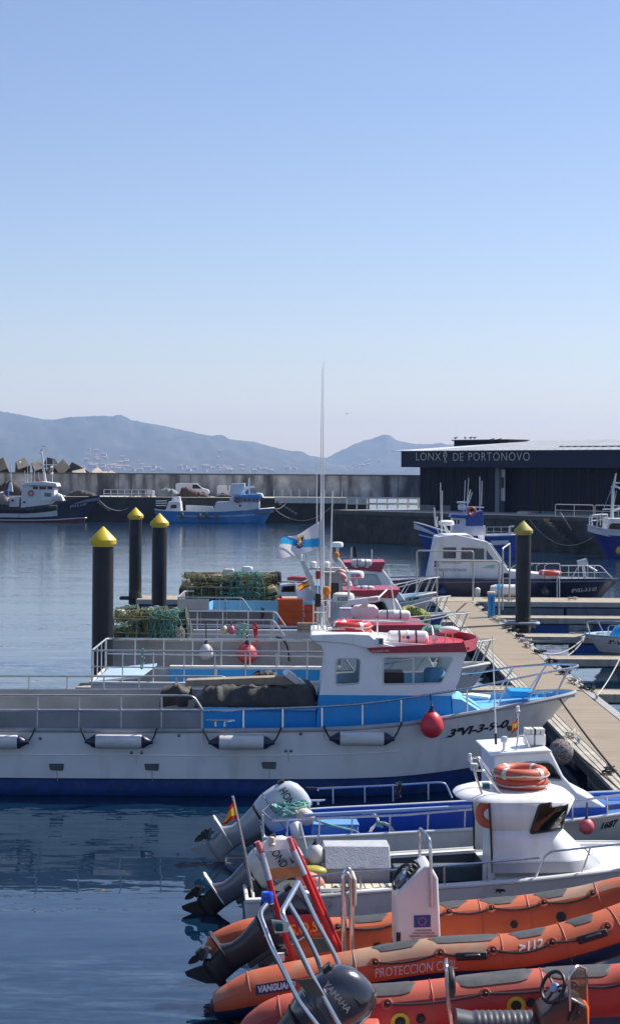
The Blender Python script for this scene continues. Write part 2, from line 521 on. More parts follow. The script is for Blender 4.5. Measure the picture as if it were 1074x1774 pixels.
# ================================================================== far hills
from mathutils import noise as mnoise
def hill(name, pts, Y, front, back, seed):
    xs = [p[0] for p in pts]
    n = 220
    rows = []
    prof = [(-1.0, 0), (-.86, .10), (-.7, .24), (-.52, .42), (-.36, .6), (-.22, .78), (-.1, .92), (0, 1.0), (.3, .8), (.7, .3), (1, -.05)]
    x0, x1 = xs[0], xs[-1]
    prof = [(a + (c - a) * k / 4, b + (d - b) * k / 4) for (a, b), (c, d) in zip(prof, prof[1:]) for k in range(4)] + [prof[-1]]
    for t, hgt in prof:
        row = []
        for i in range(n + 1):
            px = x0 + (x1 - x0) * i / n
            py = interp(pts, px)
            top = P(px, py, Y)
            yy = Y + (t * front if t < 0 else t * back)
            nx = mnoise.fractal(V((px * .016, t * 4 + seed, seed)), 1.0, 2.0, 4)
            zz = top.z * hgt + nx * 34 * (1 if hgt < .95 and hgt > .05 else 0.0) * max(hgt, 0) ** .5
            if abs(hgt - 1) < 1e-6: zz += mnoise.noise(V((px * .35, seed, 2))) * 4.2 + mnoise.noise(V((px * 1.1, seed, 5))) * 3.0
            row.append(V((top.x * yy / Y if t < 0 else top.x, yy, max(zz, -1.8))))
        rows.append(row)
    mb = MB(); mb.loft(rows, caps=False, closed=False)
    o = mb.build(name, mat('hill_scrub', (.018, .026, .018), .95, var=.4, vscale=.005, col2=(.03, .034, .025), c2scale=.0025, c2lo=.5, c2hi=.62), None, smooth=180)
    tag(o, kind='structure')
    return o, rows
LRIDGE = [(-90, 704), (-40, 708), (0, 712), (40, 719), (75, 726), (95, 727), (120, 722), (180, 720), (200, 721), (230, 728), (290, 739), (340, 750), (400, 761), (440, 765), (480, 776), (520, 785), (548, 796), (590, 806), (650, 815), (720, 817)]
RRIDGE = [(420, 816), (480, 808), (530, 797), (556, 797), (575, 790), (595, 781), (620, 771), (632, 765), (650, 761), (668, 757), (680, 759), (692, 764), (720, 769), (785, 770), (860, 776), (1000, 788), (1160, 806)]
_, lrows = hill('hill', LRIDGE, 9000, 2600, 1500, 1.0)
_, rrows = hill('hill', RRIDGE, 10500, 2300, 1200, 9.0)
# a pale town on the lower slopes
rt = random.Random(4)
def on_hill(rows, i, t):
    k = t * (len(rows) - 17); a = int(k); f = k - a
    return rows[a][i].lerp(rows[a + 1][i], f)
house_wall = mat('town_render_pale', (.42, .40, .38), .8, var=.1)
house_roof = mat('town_roof_tile', (.34, .22, .17), .8, var=.2)
h0 = thing('hillside_house', 'tiny pale house in the hazy town low on the far hillside', 'house', (0, 0, 0), 0, 'houses of the far hillside town')
MB().bb((-5, -4, -3), (5, 4, 6)).build('wall', house_wall, h0, smooth=0)
MB().prism([(-5.4, -4.5, 6.0), (5.4, -4.5, 6.0), (5.4, 0, 8.6), (-5.4, 0, 8.6)], (0, 0, .3)).prism([(-5.4, 4.5, 6.0), (5.4, 4.5, 6.0), (5.4, 0.05, 8.6), (-5.4, 0.05, 8.6)], (0, 0, .3)).build('roof', house_roof, h0, smooth=0)
nh = 0
while nh < 120:
    if nh < 102:
        cx = rt.choice([150, 165, 185, 200, 205, 230, 290, 330, 360, 385, 415, 440, 475]) + rt.gauss(0, 26)
        t = min(.9, abs(rt.gauss(.06, .13)) + .02)
        i = int((cx + 90) / 810 * 220); rows = lrows
    else:
        cx = rt.gauss(615, 30); t = abs(rt.gauss(.3, .1)) + .03
        i = int((cx - 420) / 740 * 220); rows = rrows
    i = max(3, min(216, i))
    p = on_hill(rows, i, min(t, .95)) + V((rt.uniform(-14, 14), 0, 0))
    sc = rt.uniform(.7, 1.7)
    if nh == 0: h0.location = p; h0.scale = (sc,) * 3; h0.rotation_euler = (0, 0, rt.uniform(-.5, .5))
    else: copy_thing(h0, p, rt.uniform(-.5, .5), scale=(sc * rt.uniform(.8, 1.5), sc, sc * rt.uniform(.8, 1.3)))
    nh += 1

# ================================================================== breakwater, its quay, rocks
M_conc = mat('weathered_concrete', (.30, .30, .30), .9, var=.3, vscale=.9, dirt=.95, dirtcol=(.05, .052, .058), dscale=.55, dstretch=(1, 1, .18), dlo=.44, dhi=.66, bump=.4, bscale=4, col2=(.46, .45, .43), c2scale=.25, c2lo=.48, c2hi=.6, c2stretch=(1, 1, .6))
M_quay = mat('wet_dark_quay_stone', (.035, .036, .034), .85, var=.4, vscale=.8, dirt=.5, dirtcol=(.075, .07, .06), dscale=.6, bump=.5, bscale=3)
M_deckc = mat('pale_quay_concrete', (.46, .43, .37), .9, var=.15, vscale=.7, dirt=.3, dirtcol=(.2, .19, .17))
YW = 222.0
zq = 2.9
wl = P(-260, 822, YW).x; wr = P(800, 822, YW).x
bw = thing('breakwater_wall', 'long weathered concrete breakwater wall across the back of the harbour', 'wall', (0, YW, 0))
MB().bb((wl, 0, zq), (wr, 1.6, 5.62)).build('wall_body', M_conc, bw, smooth=0, bevel=.05)
MB().bb((wl, -.12, 5.623), (wr, 1.72, 5.76)).build('coping', mat('dark_coping', (.12, .10, .08), .9, var=.4, vscale=.8), bw, smooth=0)
for px in (60, 205, 330, 462, 590, 690):
    x = P(px, 840, YW).x
    MB().bb((x - .06, -.03, zq), (x + .06, -.002, 5.6)).build('joint', mat('wall_joint', (.13, .13, .13), .9), bw, smooth=0)
# the quay below it
q = MB()
qx0, qx1 = P(-260, 870, 211).x, P(640, 870, 211).x
q.bb((qx0, 211.0, -3), (qx1, YW + 4, zq))
tag(q.build('quay', [M_quay], None, smooth=0), kind='structure')
tag(MB().bb((qx0, 210.9, zq + .004), (qx1, YW, zq + .05)).build('pavement', M_deckc, None, smooth=0), kind='structure')
tag(MB().bb((P(476, 870, 210.8).x, 210.55, zq - .55), (P(640, 870, 210.8).x, 210.9, zq + .14)).build('quay_edge_strip', mat('sunlit_edge_tone', (.6, .58, .52), .8, var=.1, dirt=.3), None, smooth=0), kind='structure')  # sunlight on the deck edge put into the colour of this pale strip

def railing(name, a, b, h, posts, rails, r, m, label, cat='railing', group=None, rend=None):
    a = V(a); b = V(b)
    t = thing(name, label, cat, a, 0, group)
    d = b - a
    for k in range(posts):
        p = d * (k / (posts - 1))
        MB().tube([p, p + V((0, 0, h))], r * 1.1, 6).build('post', m, t)
    for z in rails:
        MB().tube([V((0, 0, z * h)), d + V((0, 0, z * h))], r, 6).build('rail', m, t)
    return t
M_wrail = mat('white_painted_rail', (.62, .6, .56), .5, var=.1)
railing('quay_railing', P(180, 862, 211.4) * 1, P(264, 862.5, 211.4), .95, 8, (.5, 1.0), .05, M_wrail, 'pale tubular railing on the breakwater quay right of the dark trawler')
railing('quay_railing', V((P(480, 0, 211.6).x, 211.6, zq)), V((P(598, 0, 211.6).x, 211.6, zq)), 1.05, 9, (), .035, M_galv, 'row of thin bare posts along the pale quay edge')
# landing steps cut into the quay face
def steps(name, px, py_top, Y, n, rise, run, width, dirn, m, label):
    p = P(px, py_top, Y)
    t = thing(name, label, 'steps', p)
    for k in range(n):
        MB().bb((dirn * k * run, -width, -k * rise - rise * 1.0), (dirn * (k + 1) * run, .2, -k * rise)).build('step', m, t, smooth=0)
    return t
M_step = mat('worn_step_stone', (.26, .25, .22), .9, var=.3)
steps('quay_steps', 478, 868, 210.9, 7, .22, .36, .35, 1, M_step, 'worn stone landing steps in the quay face right of the light blue trawler')
steps('quay_steps', 169, 869, 210.9, 5, .22, .3, .35, 1, M_step, 'short worn steps in the quay face at the bow of the dark trawler')
# concrete blocks of the breakwater's far side
rb = random.Random(11)
M_block = mat('breakwater_block_concrete', (.105, .088, .066), .95, var=.3, vscale=.6, bump=.6, bscale=3, dirt=.4, dirtcol=(.06, .055, .05), dscale=.5)
M_rockp = mat('pale_breakwater_rock', (.42, .36, .28), .95, var=.3, vscale=.7, bump=.5, bscale=3)
def block(px, pyt, pyb, wpx, peak, label, m, Y=236.0):
    a = P(px, pyb, Y); hgt = (pyb - pyt) / FPX * Y; wd = wpx / FPX * Y
    t = []
    rng = random.Random(int(px) * 7 + 1)
    R_ = Matrix.Rotation(peak, 3, 'Y') @ Matrix.Rotation(rng.uniform(.5, 1.0), 3, 'X') @ Matrix.Rotation(rng.uniform(.3, 1.2), 3, 'Z')
    cs = [R_ @ V((x, y, z)) for x in (-1, 1) for y in (-1, 1) for z in (-1, 1)]
    wd *= .8; ex = max(c.x for c in cs); tz = max(c.z for c in cs)
    sx = wd * .5 / ex * 1.25; sz = (hgt + 1.5) / (2 * tz)
    cs = [V((c.x * sx * rng.uniform(.72, 1.15), c.y * 1.6, c.z * sz * rng.uniform(.8, 1.0) + hgt - tz * sz)) for c in cs]
    o = MB().add(cs, [(0, 1, 3, 2), (4, 6, 7, 5), (0, 4, 5, 1), (2, 3, 7, 6), (0, 2, 6, 4), (1, 5, 7, 3)]).build('concrete_block', m, None, smooth=0, bevel=.07)
    o.location = a
    tag(o, label, 'breakwater block', 'blocks heaped behind the breakwater wall')
BL = [(2, 791, 818, 36, -.2, 'angular brown block at the left edge of the photo behind the breakwater'),
      (38, 790, 818, 30, .1, 'pointed brown block second from the left behind the breakwater'),
      (66, 794, 819, 26, .2, 'brown block behind the mast of the dark trawler'),
      (88, 787, 819, 30, -.5, 'steep block with its peak to the left just right of the trawler mast'),
      (109, 793, 819, 34, .1, 'broad flat-topped brown block right of the trawler mast'),
      (132, 798, 819, 40, -.7, 'dark block sloping down to the right at the end of the heap')]
for b in BL: block(b[0], b[1], b[2], b[3], b[4], b[5], M_block)
for (px, a, b_, w_, lab) in ((140, 809, 820, 26, 'low pale rock on the breakwater right of the dark block'), (168, 806, 820, 22, 'tallest pale rock on the breakwater top'), (181, 813, 820, 16, 'small flat pale rock beside the tallest pale rock'), (192, 814, 820, 18, 'last pale rock at the right end of the heap')):
    block(px, a, b_, w_, .0, lab, M_rockp, 233)

# ================================================================== fish market on its stone quay
M_stone = mat('quay_masonry', (.060, .060, .056), .9, var=.4, vscale=.9, dirt=.6, dirtcol=(.03, .03, .03), dscale=.4, bump=.5, bscale=2.5, col2=(.085, .08, .07), c2scale=.5)
A_ = P(577, 884, 157.0); A_.z = 0
C_ = P(1000, 897, 137.0); C_.z = 0
dirq = (C_ - A_).normalized(); qyaw = atan2(dirq.y, dirq.x)
QF = Frame(A_.x, A_.y, 0, qyaw)
zqb = 2.68
# masonry courses: single blocks stand proud by a few millimetres of the face
t = MB().bb((0, 0, -3), (62, 60, zqb))
qb = t.build('quay', M_stone, None, smooth=0); qb.location = QF.o; qb.rotation_euler = (0, 0, qyaw); tag(qb, kind='structure')
mb = MB(); rq = random.Random(3)
for row in range(5):
    x = 0 if row % 2 else -.5
    while x < 50:
        L = rq.uniform(1.0, 1.7)
        a0 = max(.03, x + .03)
        if x + L > .3: mb.bb((a0, -.03 - rq.uniform(0, .03), zqb - .36 - row * .56 - .52), (x + L - .03, .02, zqb - .36 - row * .56 - .03))
        x += L
qc = mb.build('quay_face', M_stone, None, smooth=0); qc.location = QF.o; qc.rotation_euler = (0, 0, qyaw); tag(qc, kind='structure')
mb = MB().bb((-.1, -.16, zqb - .32), (62, .6, zqb + .02))
qc = mb.build('quay_coping', mat('quay_coping_stone', (.10, .10, .098), .9, var=.3, vscale=1.2, dirt=.3), None, smooth=0); qc.location = QF.o; qc.rotation_euler = (0, 0, qyaw); tag(qc, kind='structure')
mb = MB().bb((.1, .604, zqb + .004), (62, 60, zqb + .03))
qc = mb.build('pavement', M_deckc, None, smooth=0); qc.location = QF.o; qc.rotation_euler = (0, 0, qyaw); tag(qc, kind='structure')
# sunken ramp with its white railings, left of the building
rp = []
for k, (pxa, pxb, py, Y, lab) in enumerate(((600, 726, 863.5, 168, 'upper white railing of the ramp left of the dark building'), (600, 724, 874, 163, 'lower white railing of the ramp left of the dark building'))):
    a = P(pxa, py + 9, Y); b = P(pxb, py + 9, Y - 1)
    a.z = zqb; b.z = zqb
    railing('ramp_railing', a, b, .98, 8, (.45, 1.0), .05, M_wrail, lab)

BX = P(727, 884, 158.5)
BF = Frame(BX.x, BX.y, 0, qyaw)
hall = thingF('market_hall', 'long low navy clad fish market hall with a deep lettered fascia', 'building', BF)
M_clad = mat('navy_cladding', (.006, .008, .018), .6, var=.15, vscale=2, spec=.2)
M_fascia = mat('navy_fascia_panel', (.013, .021, .05), .6, spec=.3, var=.1, vscale=1)
M_clad_rust = mat('rusty_cladding_seam', (.055, .028, .018), .7, var=.3)
def bx(px): return BF.p(px, 850, 0).x
d0, d1 = bx(866), bx(900)
zt = 6.75
LB = 36.0
MB().bb((0, 0, zqb), (d0 - .55, 16, zt)).bb((d1, 0, zqb), (LB, 16, zt)).bb((d0 - .55, 0.8, zqb), (d1, 16, zt)).build('wall', M_clad, hall, smooth=0)
seam = []
x = .25; k = 0
rs = random.Random(5)
while x < LB - .3:
    if not (d0 - .7 < x < d1 + .1):
        MB().bb((x - .035, -.05, zqb + .35), (x + .035, -.003, zt - .1)).build('cladding_seam', M_clad_rust if rs.random() < .35 else M_fascia, hall, smooth=0)
    x += .93; k += 1
MB().bb((d0 - .55, .0, zqb), (d0 - .1, .75, zt - .25)).build('door_jamb', mat('grey_door_frame', (.16, .18, .22), .5), hall, smooth=0)
dr = MB().bb((d0 - .09, .25, zqb + 1.0), (d0 + .32, .32, zt - .4)).build('door', mat('pale_door', (.52, .54, .56), .5), hall, smooth=0)
MB().bb((d0 - .0, .18, zqb + 2.1), (d0 + .22, .245, zqb + 3.0)).build('window', M_black, dr, smooth=0)
pl = mat('pale_plinth', (.16, .17, .19), .9, var=.3, dirt=.3)
for a, b in ((0.1, bx(755)), (bx(764), bx(781)), (d1 + .1, d1 + 2.2), (d1 + 2.4, LB)):
    MB().bb((a, -.07, zqb), (b, -.004, zqb + (.5 if a < 6 else .22))).build('plinth', pl, hall, smooth=0)
# fascia
f0 = BF.p(695, 790, -1.3).x
ft, fb = 7.86, 6.5
MB().bb((f0, -1.3, fb), (LB, -.98, ft)).bb((f0, -.97, fb + .003), (f0 + .3, 14, ft)).build('fascia', M_fascia, hall, smooth=0)
MB().bb((f0 + .31, -.96, fb + .12), (LB, 0, fb + .25)).build('soffit', M_clad, hall, smooth=0)
MB().bb((f0 - .05, -1.36, ft + .003), (LB, -.9, ft + .08)).build('fascia_cap', mat('cap_flashing', (.05, .06, .08), .4, .5), hall, smooth=0)
# shed roof with standing seams
M_roof = mat('pale_metal_roof', (.62, .63, .64), .5, .1, var=.1, vscale=.6, dirt=.2)
ra = BF.p(745, 775, 2.0).x
mb = MB()
mb.prism([(ra - 2, -.85, ft + .05), (LB, -.85, ft + .05), (LB, 14, ft + 1.15), (ra + 2.5, 14, ft + 1.15)], (0, 0, .06))
roof = mb.build('roof', M_roof, hall, smooth=0)
mb = MB()
for k in range(40):
    x = ra + 3 + k * .8
    if x < LB: mb.prism([(x, -.8, ft + .12), (x + .05, -.8, ft + .12), (x + .05, 13.9, ft + 1.22), (x, 13.9, ft + 1.22)], (0, 0, .05))
mb.build('roof_seam', M_roof, roof, smooth=0)
h0x, h1x = BF.p(790, 773, 14.5).x, BF.p(884, 773, 14.5).x
MB().bb((h0x, 14.2, ft - .3), (h1x, 17, ft + 1.3)).build('roof_housing', M_clad, hall, smooth=0)
MB().bb((h0x - .15, 14.0, ft + 1.303), (h1x + .15, 17.1, ft + 1.40)).build('housing_cap', mat('cap_flashing', (.05, .06, .08), .4, .5), hall, smooth=0)
mb = MB()
s0 = BF.p(970, 777, 2.5).x
for k in range(14):
    mb.bb((s0 + k * .75, 2.4, ft + .3), (s0 + k * .75 + .5, 2.9, ft + .48))
mb.build('snow_guard', M_black, hall, smooth=0)
# letters
M_gold = mat('dull_brass_letters', (.66, .60, .46), .5, .0, var=.15)
def fas(px, py): return BF.p(px, py, -1.3)
def sign(body, pxa, pxb, pyt, pyb, spacing=1.0):
    a = fas(pxa, pyb); b = fas(pxb, pyb); c = fas(pxa, pyt)
    text(body, M_gold, hall, a, (1, 0, 0), (0, 0, 1), b.x - a.x, c.z - a.z, thick=.03, spacing=spacing, name='sign_lettering', bold=-.012)
sign('LONX', 721, 764, 784, 797.5, 1.05)
sign('DE', 785.5, 803, 784.5, 798, 1.05)
sign('PORTONOVO', 812, 918, 784, 798, 1.12)
# the fish that stands for the last A
fa = fas(771.5, 790.5); hgt = (fas(771, 781.5).z - fas(771, 805).z)
def fp(u, v): return fa + V((u * hgt * .5, -.035, v * hgt * .5))
mb = MB()
out = [fp(-.34 * sin(pi * k / 10) , .78 - 1.15 * k / 10) for k in range(11)]
out2 = [fp(.34 * sin(pi * k / 10), .78 - 1.15 * k / 10) for k in range(11)]
mb.tube(out, .035, 5).tube(out2, .035, 5).tube([fp(0, -.35), fp(-.3, -.95), fp(0, -.78), fp(.3, -.95), fp(0, -.35)], .03, 5).tube([fp(-.3, .1), fp(.3, .1)], .03, 5)
mb.torus(fp(0, .45), .06, .025, 10, 5, Matrix.Rotation(pi / 2, 3, 'X'))
mb.build('fish_emblem', M_gold, hall)
# rail along the quay edge at the right, steps and ropes in the quay face
def qpt(px, py, c=0.0): return QF.w(QF.p(px, py, c))
a = QF.p(964, 890, .5).x; b = QF.p(1030, 890, .5).x
for k, (x0, x1, lab) in enumerate(((a, b, 'pale tubular railing on the quay edge in front of the dark hall'), (b + .15, b + 9, 'pale tubular railing on the quay edge running out of the photo at the right'))):
    t = thing('quay_railing', lab, 'railing', QF.w((x0, .35, zqb)), qyaw)
    L = x1 - x0
    MB().tube(fillet([(0, 0, 0), (0, 0, .95), (L, 0, .95), (L, 0, 0)], .15), .035, 6).build('rail', M_wrail, t)
    MB().tube([(0, 0, .5), (L, 0, .5)], .03, 6).build('rail', M_wrail, t)
    for x in ([L * .5] if k == 0 else [L * .25, L * .5, L * .75]): MB().tube([(x, 0, 0), (x, 0, .95)], .03, 6).build('post', M_wrail, t)
t = thing('quay_steps', 'dark worn stone steps down the quay face below the market hall', 'steps', qpt(948, 899, -.2), qyaw)
for k in range(9):
    MB().bb((k * .42, -.9, -.2 - k * .24), ((k + 1) * .42, 0, -k * .24)).build('step', M_stone, t, smooth=0)
def rope(name, pts, r, m, label, n=6, group=None):
    return tag(MB().tube(pts, r, n).build(name, m, None), label, 'rope', group)
rope('mooring_rope', sag(qpt(917, 900, -.3), qpt(1030, 928, -3), 1.3, 16), .02, M_ropew, 'slack mooring rope hanging across the dark quay face below the steps')
rope('mooring_rope', [qpt(970, 887, -.2), qpt(990, 918, -.25)], .035, M_ropew, 'taut pale rope slanting down the quay face below the railing')
t = MB().bb((0, -.35, 0), (1.1, .25, .22)).build('kerb_block', M_deckc, None, smooth=0, bevel=.04); t.location = qpt(900, 887, 2.8); t.location.z = zqb + .03; t.rotation_euler = (0, 0, qyaw)
tag(t, 'low pale concrete block at the hall doorway', 'block')
# ================================================================== pontoons, fingers, pilings
def plank_material(name, axis, pitch, c1, c2, gap=.06):
    m = bpy.data.materials.new(name); m.use_nodes = True
    nt = m.node_tree; b = nt.nodes['Principled BSDF']; b.inputs['Roughness'].default_value = .85
    gm = nd(nt, 'ShaderNodeNewGeometry'); sp = nd(nt, 'ShaderNodeSeparateXYZ'); nt.links.new(gm.outputs['Position'], sp.inputs[0])
    def math(op, a, b_=None):
        k = nd(nt, 'ShaderNodeMath'); k.operation = op
        for i, v_ in enumerate((a, b_)):
            if v_ is None: continue
            if hasattr(v_, 'links'): nt.links.new(v_, k.inputs[i])
            else: k.inputs[i].default_value = v_
        return k.outputs[0]
    d = math('DIVIDE', sp.outputs[axis], pitch); fl = math('FLOOR', d); fr = math('FRACT', d)
    g = math('GREATER_THAN', fr, gap)
    wn_ = nd(nt, 'ShaderNodeTexWhiteNoise'); wn_.noise_dimensions = '1D'; nt.links.new(fl, wn_.inputs['W'])
    n = nd(nt, 'ShaderNodeTexNoise'); n.inputs['Scale'].default_value = 2.2; n.inputs['Detail'].default_value = 7
    mp = nd(nt, 'ShaderNodeMapping'); mp.inputs['Scale'].default_value = (.5, 2.5, 1) if axis == 1 else (2.5, .5, 1)
    nt.links.new(gm.outputs['Position'], mp.inputs[0]); nt.links.new(mp.outputs[0], n.inputs['Vector'])
    f = math('ADD', math('MULTIPLY', wn_.outputs[0], .45), math('MULTIPLY', n.outputs[0], .75))
    f = math('SUBTRACT', f, .1)
    mx = nd(nt, 'ShaderNodeMix'); mx.data_type = 'RGBA'; nt.links.new(f, mx.inputs[0]); mx.inputs[6].default_value = (*c1, 1); mx.inputs[7].default_value = (*c2, 1)
    n2 = nd(nt, 'ShaderNodeTexNoise'); n2.inputs['Scale'].default_value = .6; n2.inputs['Detail'].default_value = 6
    nt.links.new(gm.outputs['Position'], n2.inputs['Vector'])
    r2 = nd(nt, 'ShaderNodeMapRange'); r2.inputs[1].default_value = .55; r2.inputs[2].default_value = .75; r2.inputs[4].default_value = .45
    nt.links.new(n2.outputs[0], r2.inputs[0])
    m2 = nd(nt, 'ShaderNodeMix'); m2.data_type = 'RGBA'; nt.links.new(r2.outputs[0], m2.inputs[0]); nt.links.new(mx.outputs[2], m2.inputs[6]); m2.inputs[7].default_value = (.15, .12, .085, 1)
    m3 = nd(nt, 'ShaderNodeMix'); m3.data_type = 'RGBA'; nt.links.new(g, m3.inputs[0]); m3.inputs[6].default_value = (.07, .058, .042, 1); nt.links.new(m2.outputs[2], m3.inputs[7])
    nt.links.new(m3.outputs[2], b.inputs['Base Color'])
    bp = nd(nt, 'ShaderNodeBump'); bp.inputs['Strength'].default_value = .5; bp.inputs['Distance'].default_value = .01
    nt.links.new(g, bp.inputs['Height']); nt.links.new(bp.outputs[0], b.inputs['Normal'])
    return m
M_plank = plank_material('weathered_deck_planks', 1, .145, (.315, .255, .185), (.235, .19, .135))
M_plankx = plank_material('weathered_finger_planks', 0, .145, (.40, .345, .265), (.31, .26, .195))
M_edge = mat('bleached_timber_edge', (.40, .37, .31), .85, var=.3, vscale=3, dirt=.5, dirtcol=(.12, .11, .09), dscale=2, dstretch=(3, .5, 1), bump=.3)
M_pfloat = mat('grey_pontoon_side', (.16, .19, .22), .7, var=.3, vscale=1.5, dirt=.6, dirtcol=(.04, .05, .05), dscale=2)
M_dkbeam = mat('dark_pontoon_beam', (.04, .045, .05), .6, var=.3)
M_alu = mat('aluminium_deck_trim', (.40, .39, .36), .5, .3, var=.15, dirt=.25)
ZP = .5
XL, XR = 5.33 * (6 - ZP) / 5.5, 7.2
def cleat(parent, p, yaw, s=1.0, m=None):
    R = Matrix.Rotation(yaw, 3, 'Z'); p = V(p)
    mb = MB()
    for d in (-.06, .06): mb.tube([p + R @ V((d * s, 0, 0)), p + R @ V((d * s, 0, .07 * s))], .018 * s, 6)
    mb.tube([p + R @ V((-.19 * s, 0, .085 * s)), p + R @ V((-.1 * s, 0, .075 * s)), p + R @ V((.1 * s, 0, .075 * s)), p + R @ V((.19 * s, 0, .085 * s))], [.012 * s, .02 * s, .02 * s, .012 * s], 6)
    return mb.build('cleat', m or M_galv, parent)

pt = thing('floating_pontoon', 'main floating pontoon with a tan plank deck running away between the berths', 'pontoon', (XL, 0, 0))
W_ = XR - XL
MB().bb((.34, 12, ZP - .05), (W_ - .27, 76.45, ZP)).build('deck', M_plank, pt, smooth=0)
for k, (a, b) in enumerate(((0, .10), (.115, .215), (.23, .33))):
    MB().bb((a, 12, ZP - .09), (b, 76.4, ZP - .012 + .004 * k)).build('edge_board', M_edge, pt, smooth=0, bevel=.008)
MB().bb((W_ - .26, 12, ZP - .08), (W_ - .10, 76.4, ZP + .014)).build('edge_trim', M_alu, pt, smooth=0, bevel=.008)
MB().bb((W_ - .09, 12, ZP - .12), (W_, 76.4, ZP - .02)).build('edge_trim', M_alu, pt, smooth=0, bevel=.008)
MB().bb((.06, 12.02, ZP - .34), (W_ - .06, 76.38, ZP - .1)).build('beam', M_dkbeam, pt, smooth=0)
for y in range(13, 76, 6):
    MB().bb((.15, y, -.5), (W_ - .15, y + 4.2, ZP - .345)).build('float', M_pfloat, pt, smooth=0, bevel=.06)
for y in (28.2, 36.6, 40.5, 49, 56, 63): cleat(pt, (.2, y, ZP), pi / 2, 1.1)
for y in (43.6, 50.5, 54.6, 58.5, 62.2, 66, 70, 74): cleat(pt, (W_ - .18, y, ZP + .014), pi / 2, 1.1)

def finger(x0, x1, y0, y1, label, name='finger_pontoon', floats=(), fcol=None, side=M_dkbeam, planks=None):
    t = thing(name, label, 'pontoon', (x0, y0, 0))
    L, B = x1 - x0, y1 - y0
    MB().bb((0, .05, ZP - .06), (L, B - .05, ZP)).build('deck', planks or M_plankx, t, smooth=0)
    MB().bb((0, -.02, ZP - .20), (L, .045, ZP + .012)).build('edge_trim', M_alu if planks else M_edge, t, smooth=0, bevel=.008)
    MB().bb((0, B - .045, ZP - .20), (L, B + .02, ZP + .012)).build('edge_trim', M_alu if planks else M_edge, t, smooth=0, bevel=.008)
    MB().bb((.03, .05, ZP - .26), (L - .03, B - .05, ZP - .065)).build('beam', side, t, smooth=0)
    for a, b in floats:
        MB().bb((a - x0, .02, -.45), (b - x0, B - .02, ZP - .265)).build('float', fcol or M_deepblue, t, smooth=0, bevel=.05)
    return t
M_bluefloat = mat('blue_pontoon_float', (.01, .07, .30), .5, var=.25, vscale=2, dirt=.3, dirtcol=(.06, .09, .15))
finger(XR, 17, 68.0, 69.2, 'farthest narrow finger pontoon right of the main pontoon beside the blue power post', floats=((8.1, 9.9), (10.9, 13.2)), fcol=M_bluefloat)
finger(XR, 17, 60.2, 61.4, 'second narrow finger pontoon behind the small white boat at the right', floats=((8.9, 10.9), (12, 14)), fcol=M_bluefloat)
f3 = finger(XR, 17, 53.0, 54.0, 'third narrow finger pontoon in front of the small white boat at the right', floats=((9.3, 12), (13, 15)), fcol=M_bluefloat)
finger(XR, 17, 44.6, 45.6, 'nearest finger pontoon, only its corner seen at the right edge of the photo', floats=((8.4, 10.5), (12, 14)), fcol=M_bluefloat)
finger(-5.9, XL - .05, 45.3, 46.2, 'finger pontoon behind the big white fishing boat that holds the nearest piling', floats=((-5.6, -4), (-2, 0)), fcol=M_pfloat)
finger(-5.9, XL - .05, 66.0, 66.9, 'finger pontoon behind the boat heaped with pots that holds the middle piling', floats=((-5.6, -4), (-2, 0)), fcol=M_pfloat)
th = finger(-7.4, 18, 76.5, 79.3, 'wide cross pontoon at the far end with a pale edge and grey floats', name='cross_pontoon', planks=M_plankx,
            floats=((-7.2, -4.6), (-4.5, -1), (-.9, 3), (3.1, 7.6), (7.7, 10.9), (11.0, 14), (14.1, 17.8)), fcol=M_pfloat)
for x in (8.6, 13.8): cleat(th, (x + 7.4, .2, ZP), 0, 1.3)

def piling(px, Y, pyt, label, zbot=-1.5, capm=None):
    p = P(px, 900, Y); top = P(px, pyt, Y).z
    t = thing('mooring_piling', label, 'piling', (p.x, Y, 0), 0, 'yellow capped mooring pilings')
    r = .275
    MB().lathe([(r, zbot), (r, top - .5)], 32).build('shaft', M_pile, t)
    c = top - .52
    MB().lathe([(r + .012, c), (r + .012, c + .06), (r + .065, c + .065), (r + .07, c + .17), (r + .045, c + .21), (.012, c + .52), (0, c + .525)], 32).build('cap', capm or M_yellow, t, smooth=30)
    rr = random.Random(int(px))
    mb = MB()
    rows = []
    for k in range(9):
        z = -.1 + k * .11
        rows.append([V(((r + .004 + .02 * max(0, 1 - k / 8) * rr.random()) * cos(2 * pi * q / 28), (r + .004 + .02 * max(0, 1 - k / 8) * rr.random()) * sin(2 * pi * q / 28), z + (rr.uniform(-.1, .12) if k == 8 else 0))) for q in range(28)])
    MB().loft(rows, caps=False).build('weed_band', M_algae, t)
    return t
piling(179, 46.3, 912, 'nearest and largest black piling with a yellow cone cap behind the big boat')
piling(235, 77.6, 879, 'farthest of the left pilings, standing at the tip of the cross pontoon')
piling(276.5, 65.6, 889, 'black yellow capped piling second nearest, just right of the farthest one')
p4 = piling(907, 65.2, 902, 'single black piling with a dull yellow cap right of the main pontoon', capm=mat('faded_yellow_paint', (.36, .31, .06), .65, var=.25, vscale=5, dirt=.5, dirtcol=(.16, .14, .08), dscale=4))
c = MB()
c.tube(fillet([(-.62, .45, ZP + .06), (-.62, -.42, ZP + .06), (.55, -.42, ZP + .06), (.55, .42, ZP + .06), (-.62, .45, ZP + .06)], .2), .05, 8)
c.build('guide_bracket', M_galv, p4)
t = finger(XR, 8.35, 65.9, 66.6, 'short stub of pontoon carrying the bracket of the right hand piling', name='pontoon_stub')
MB().bb((-.65, -.3, ZP - .08), (.3, .3, ZP + .06)).build('guide_collar', M_black, bpy.data.objects['mooring_piling.001'], bevel=.03)

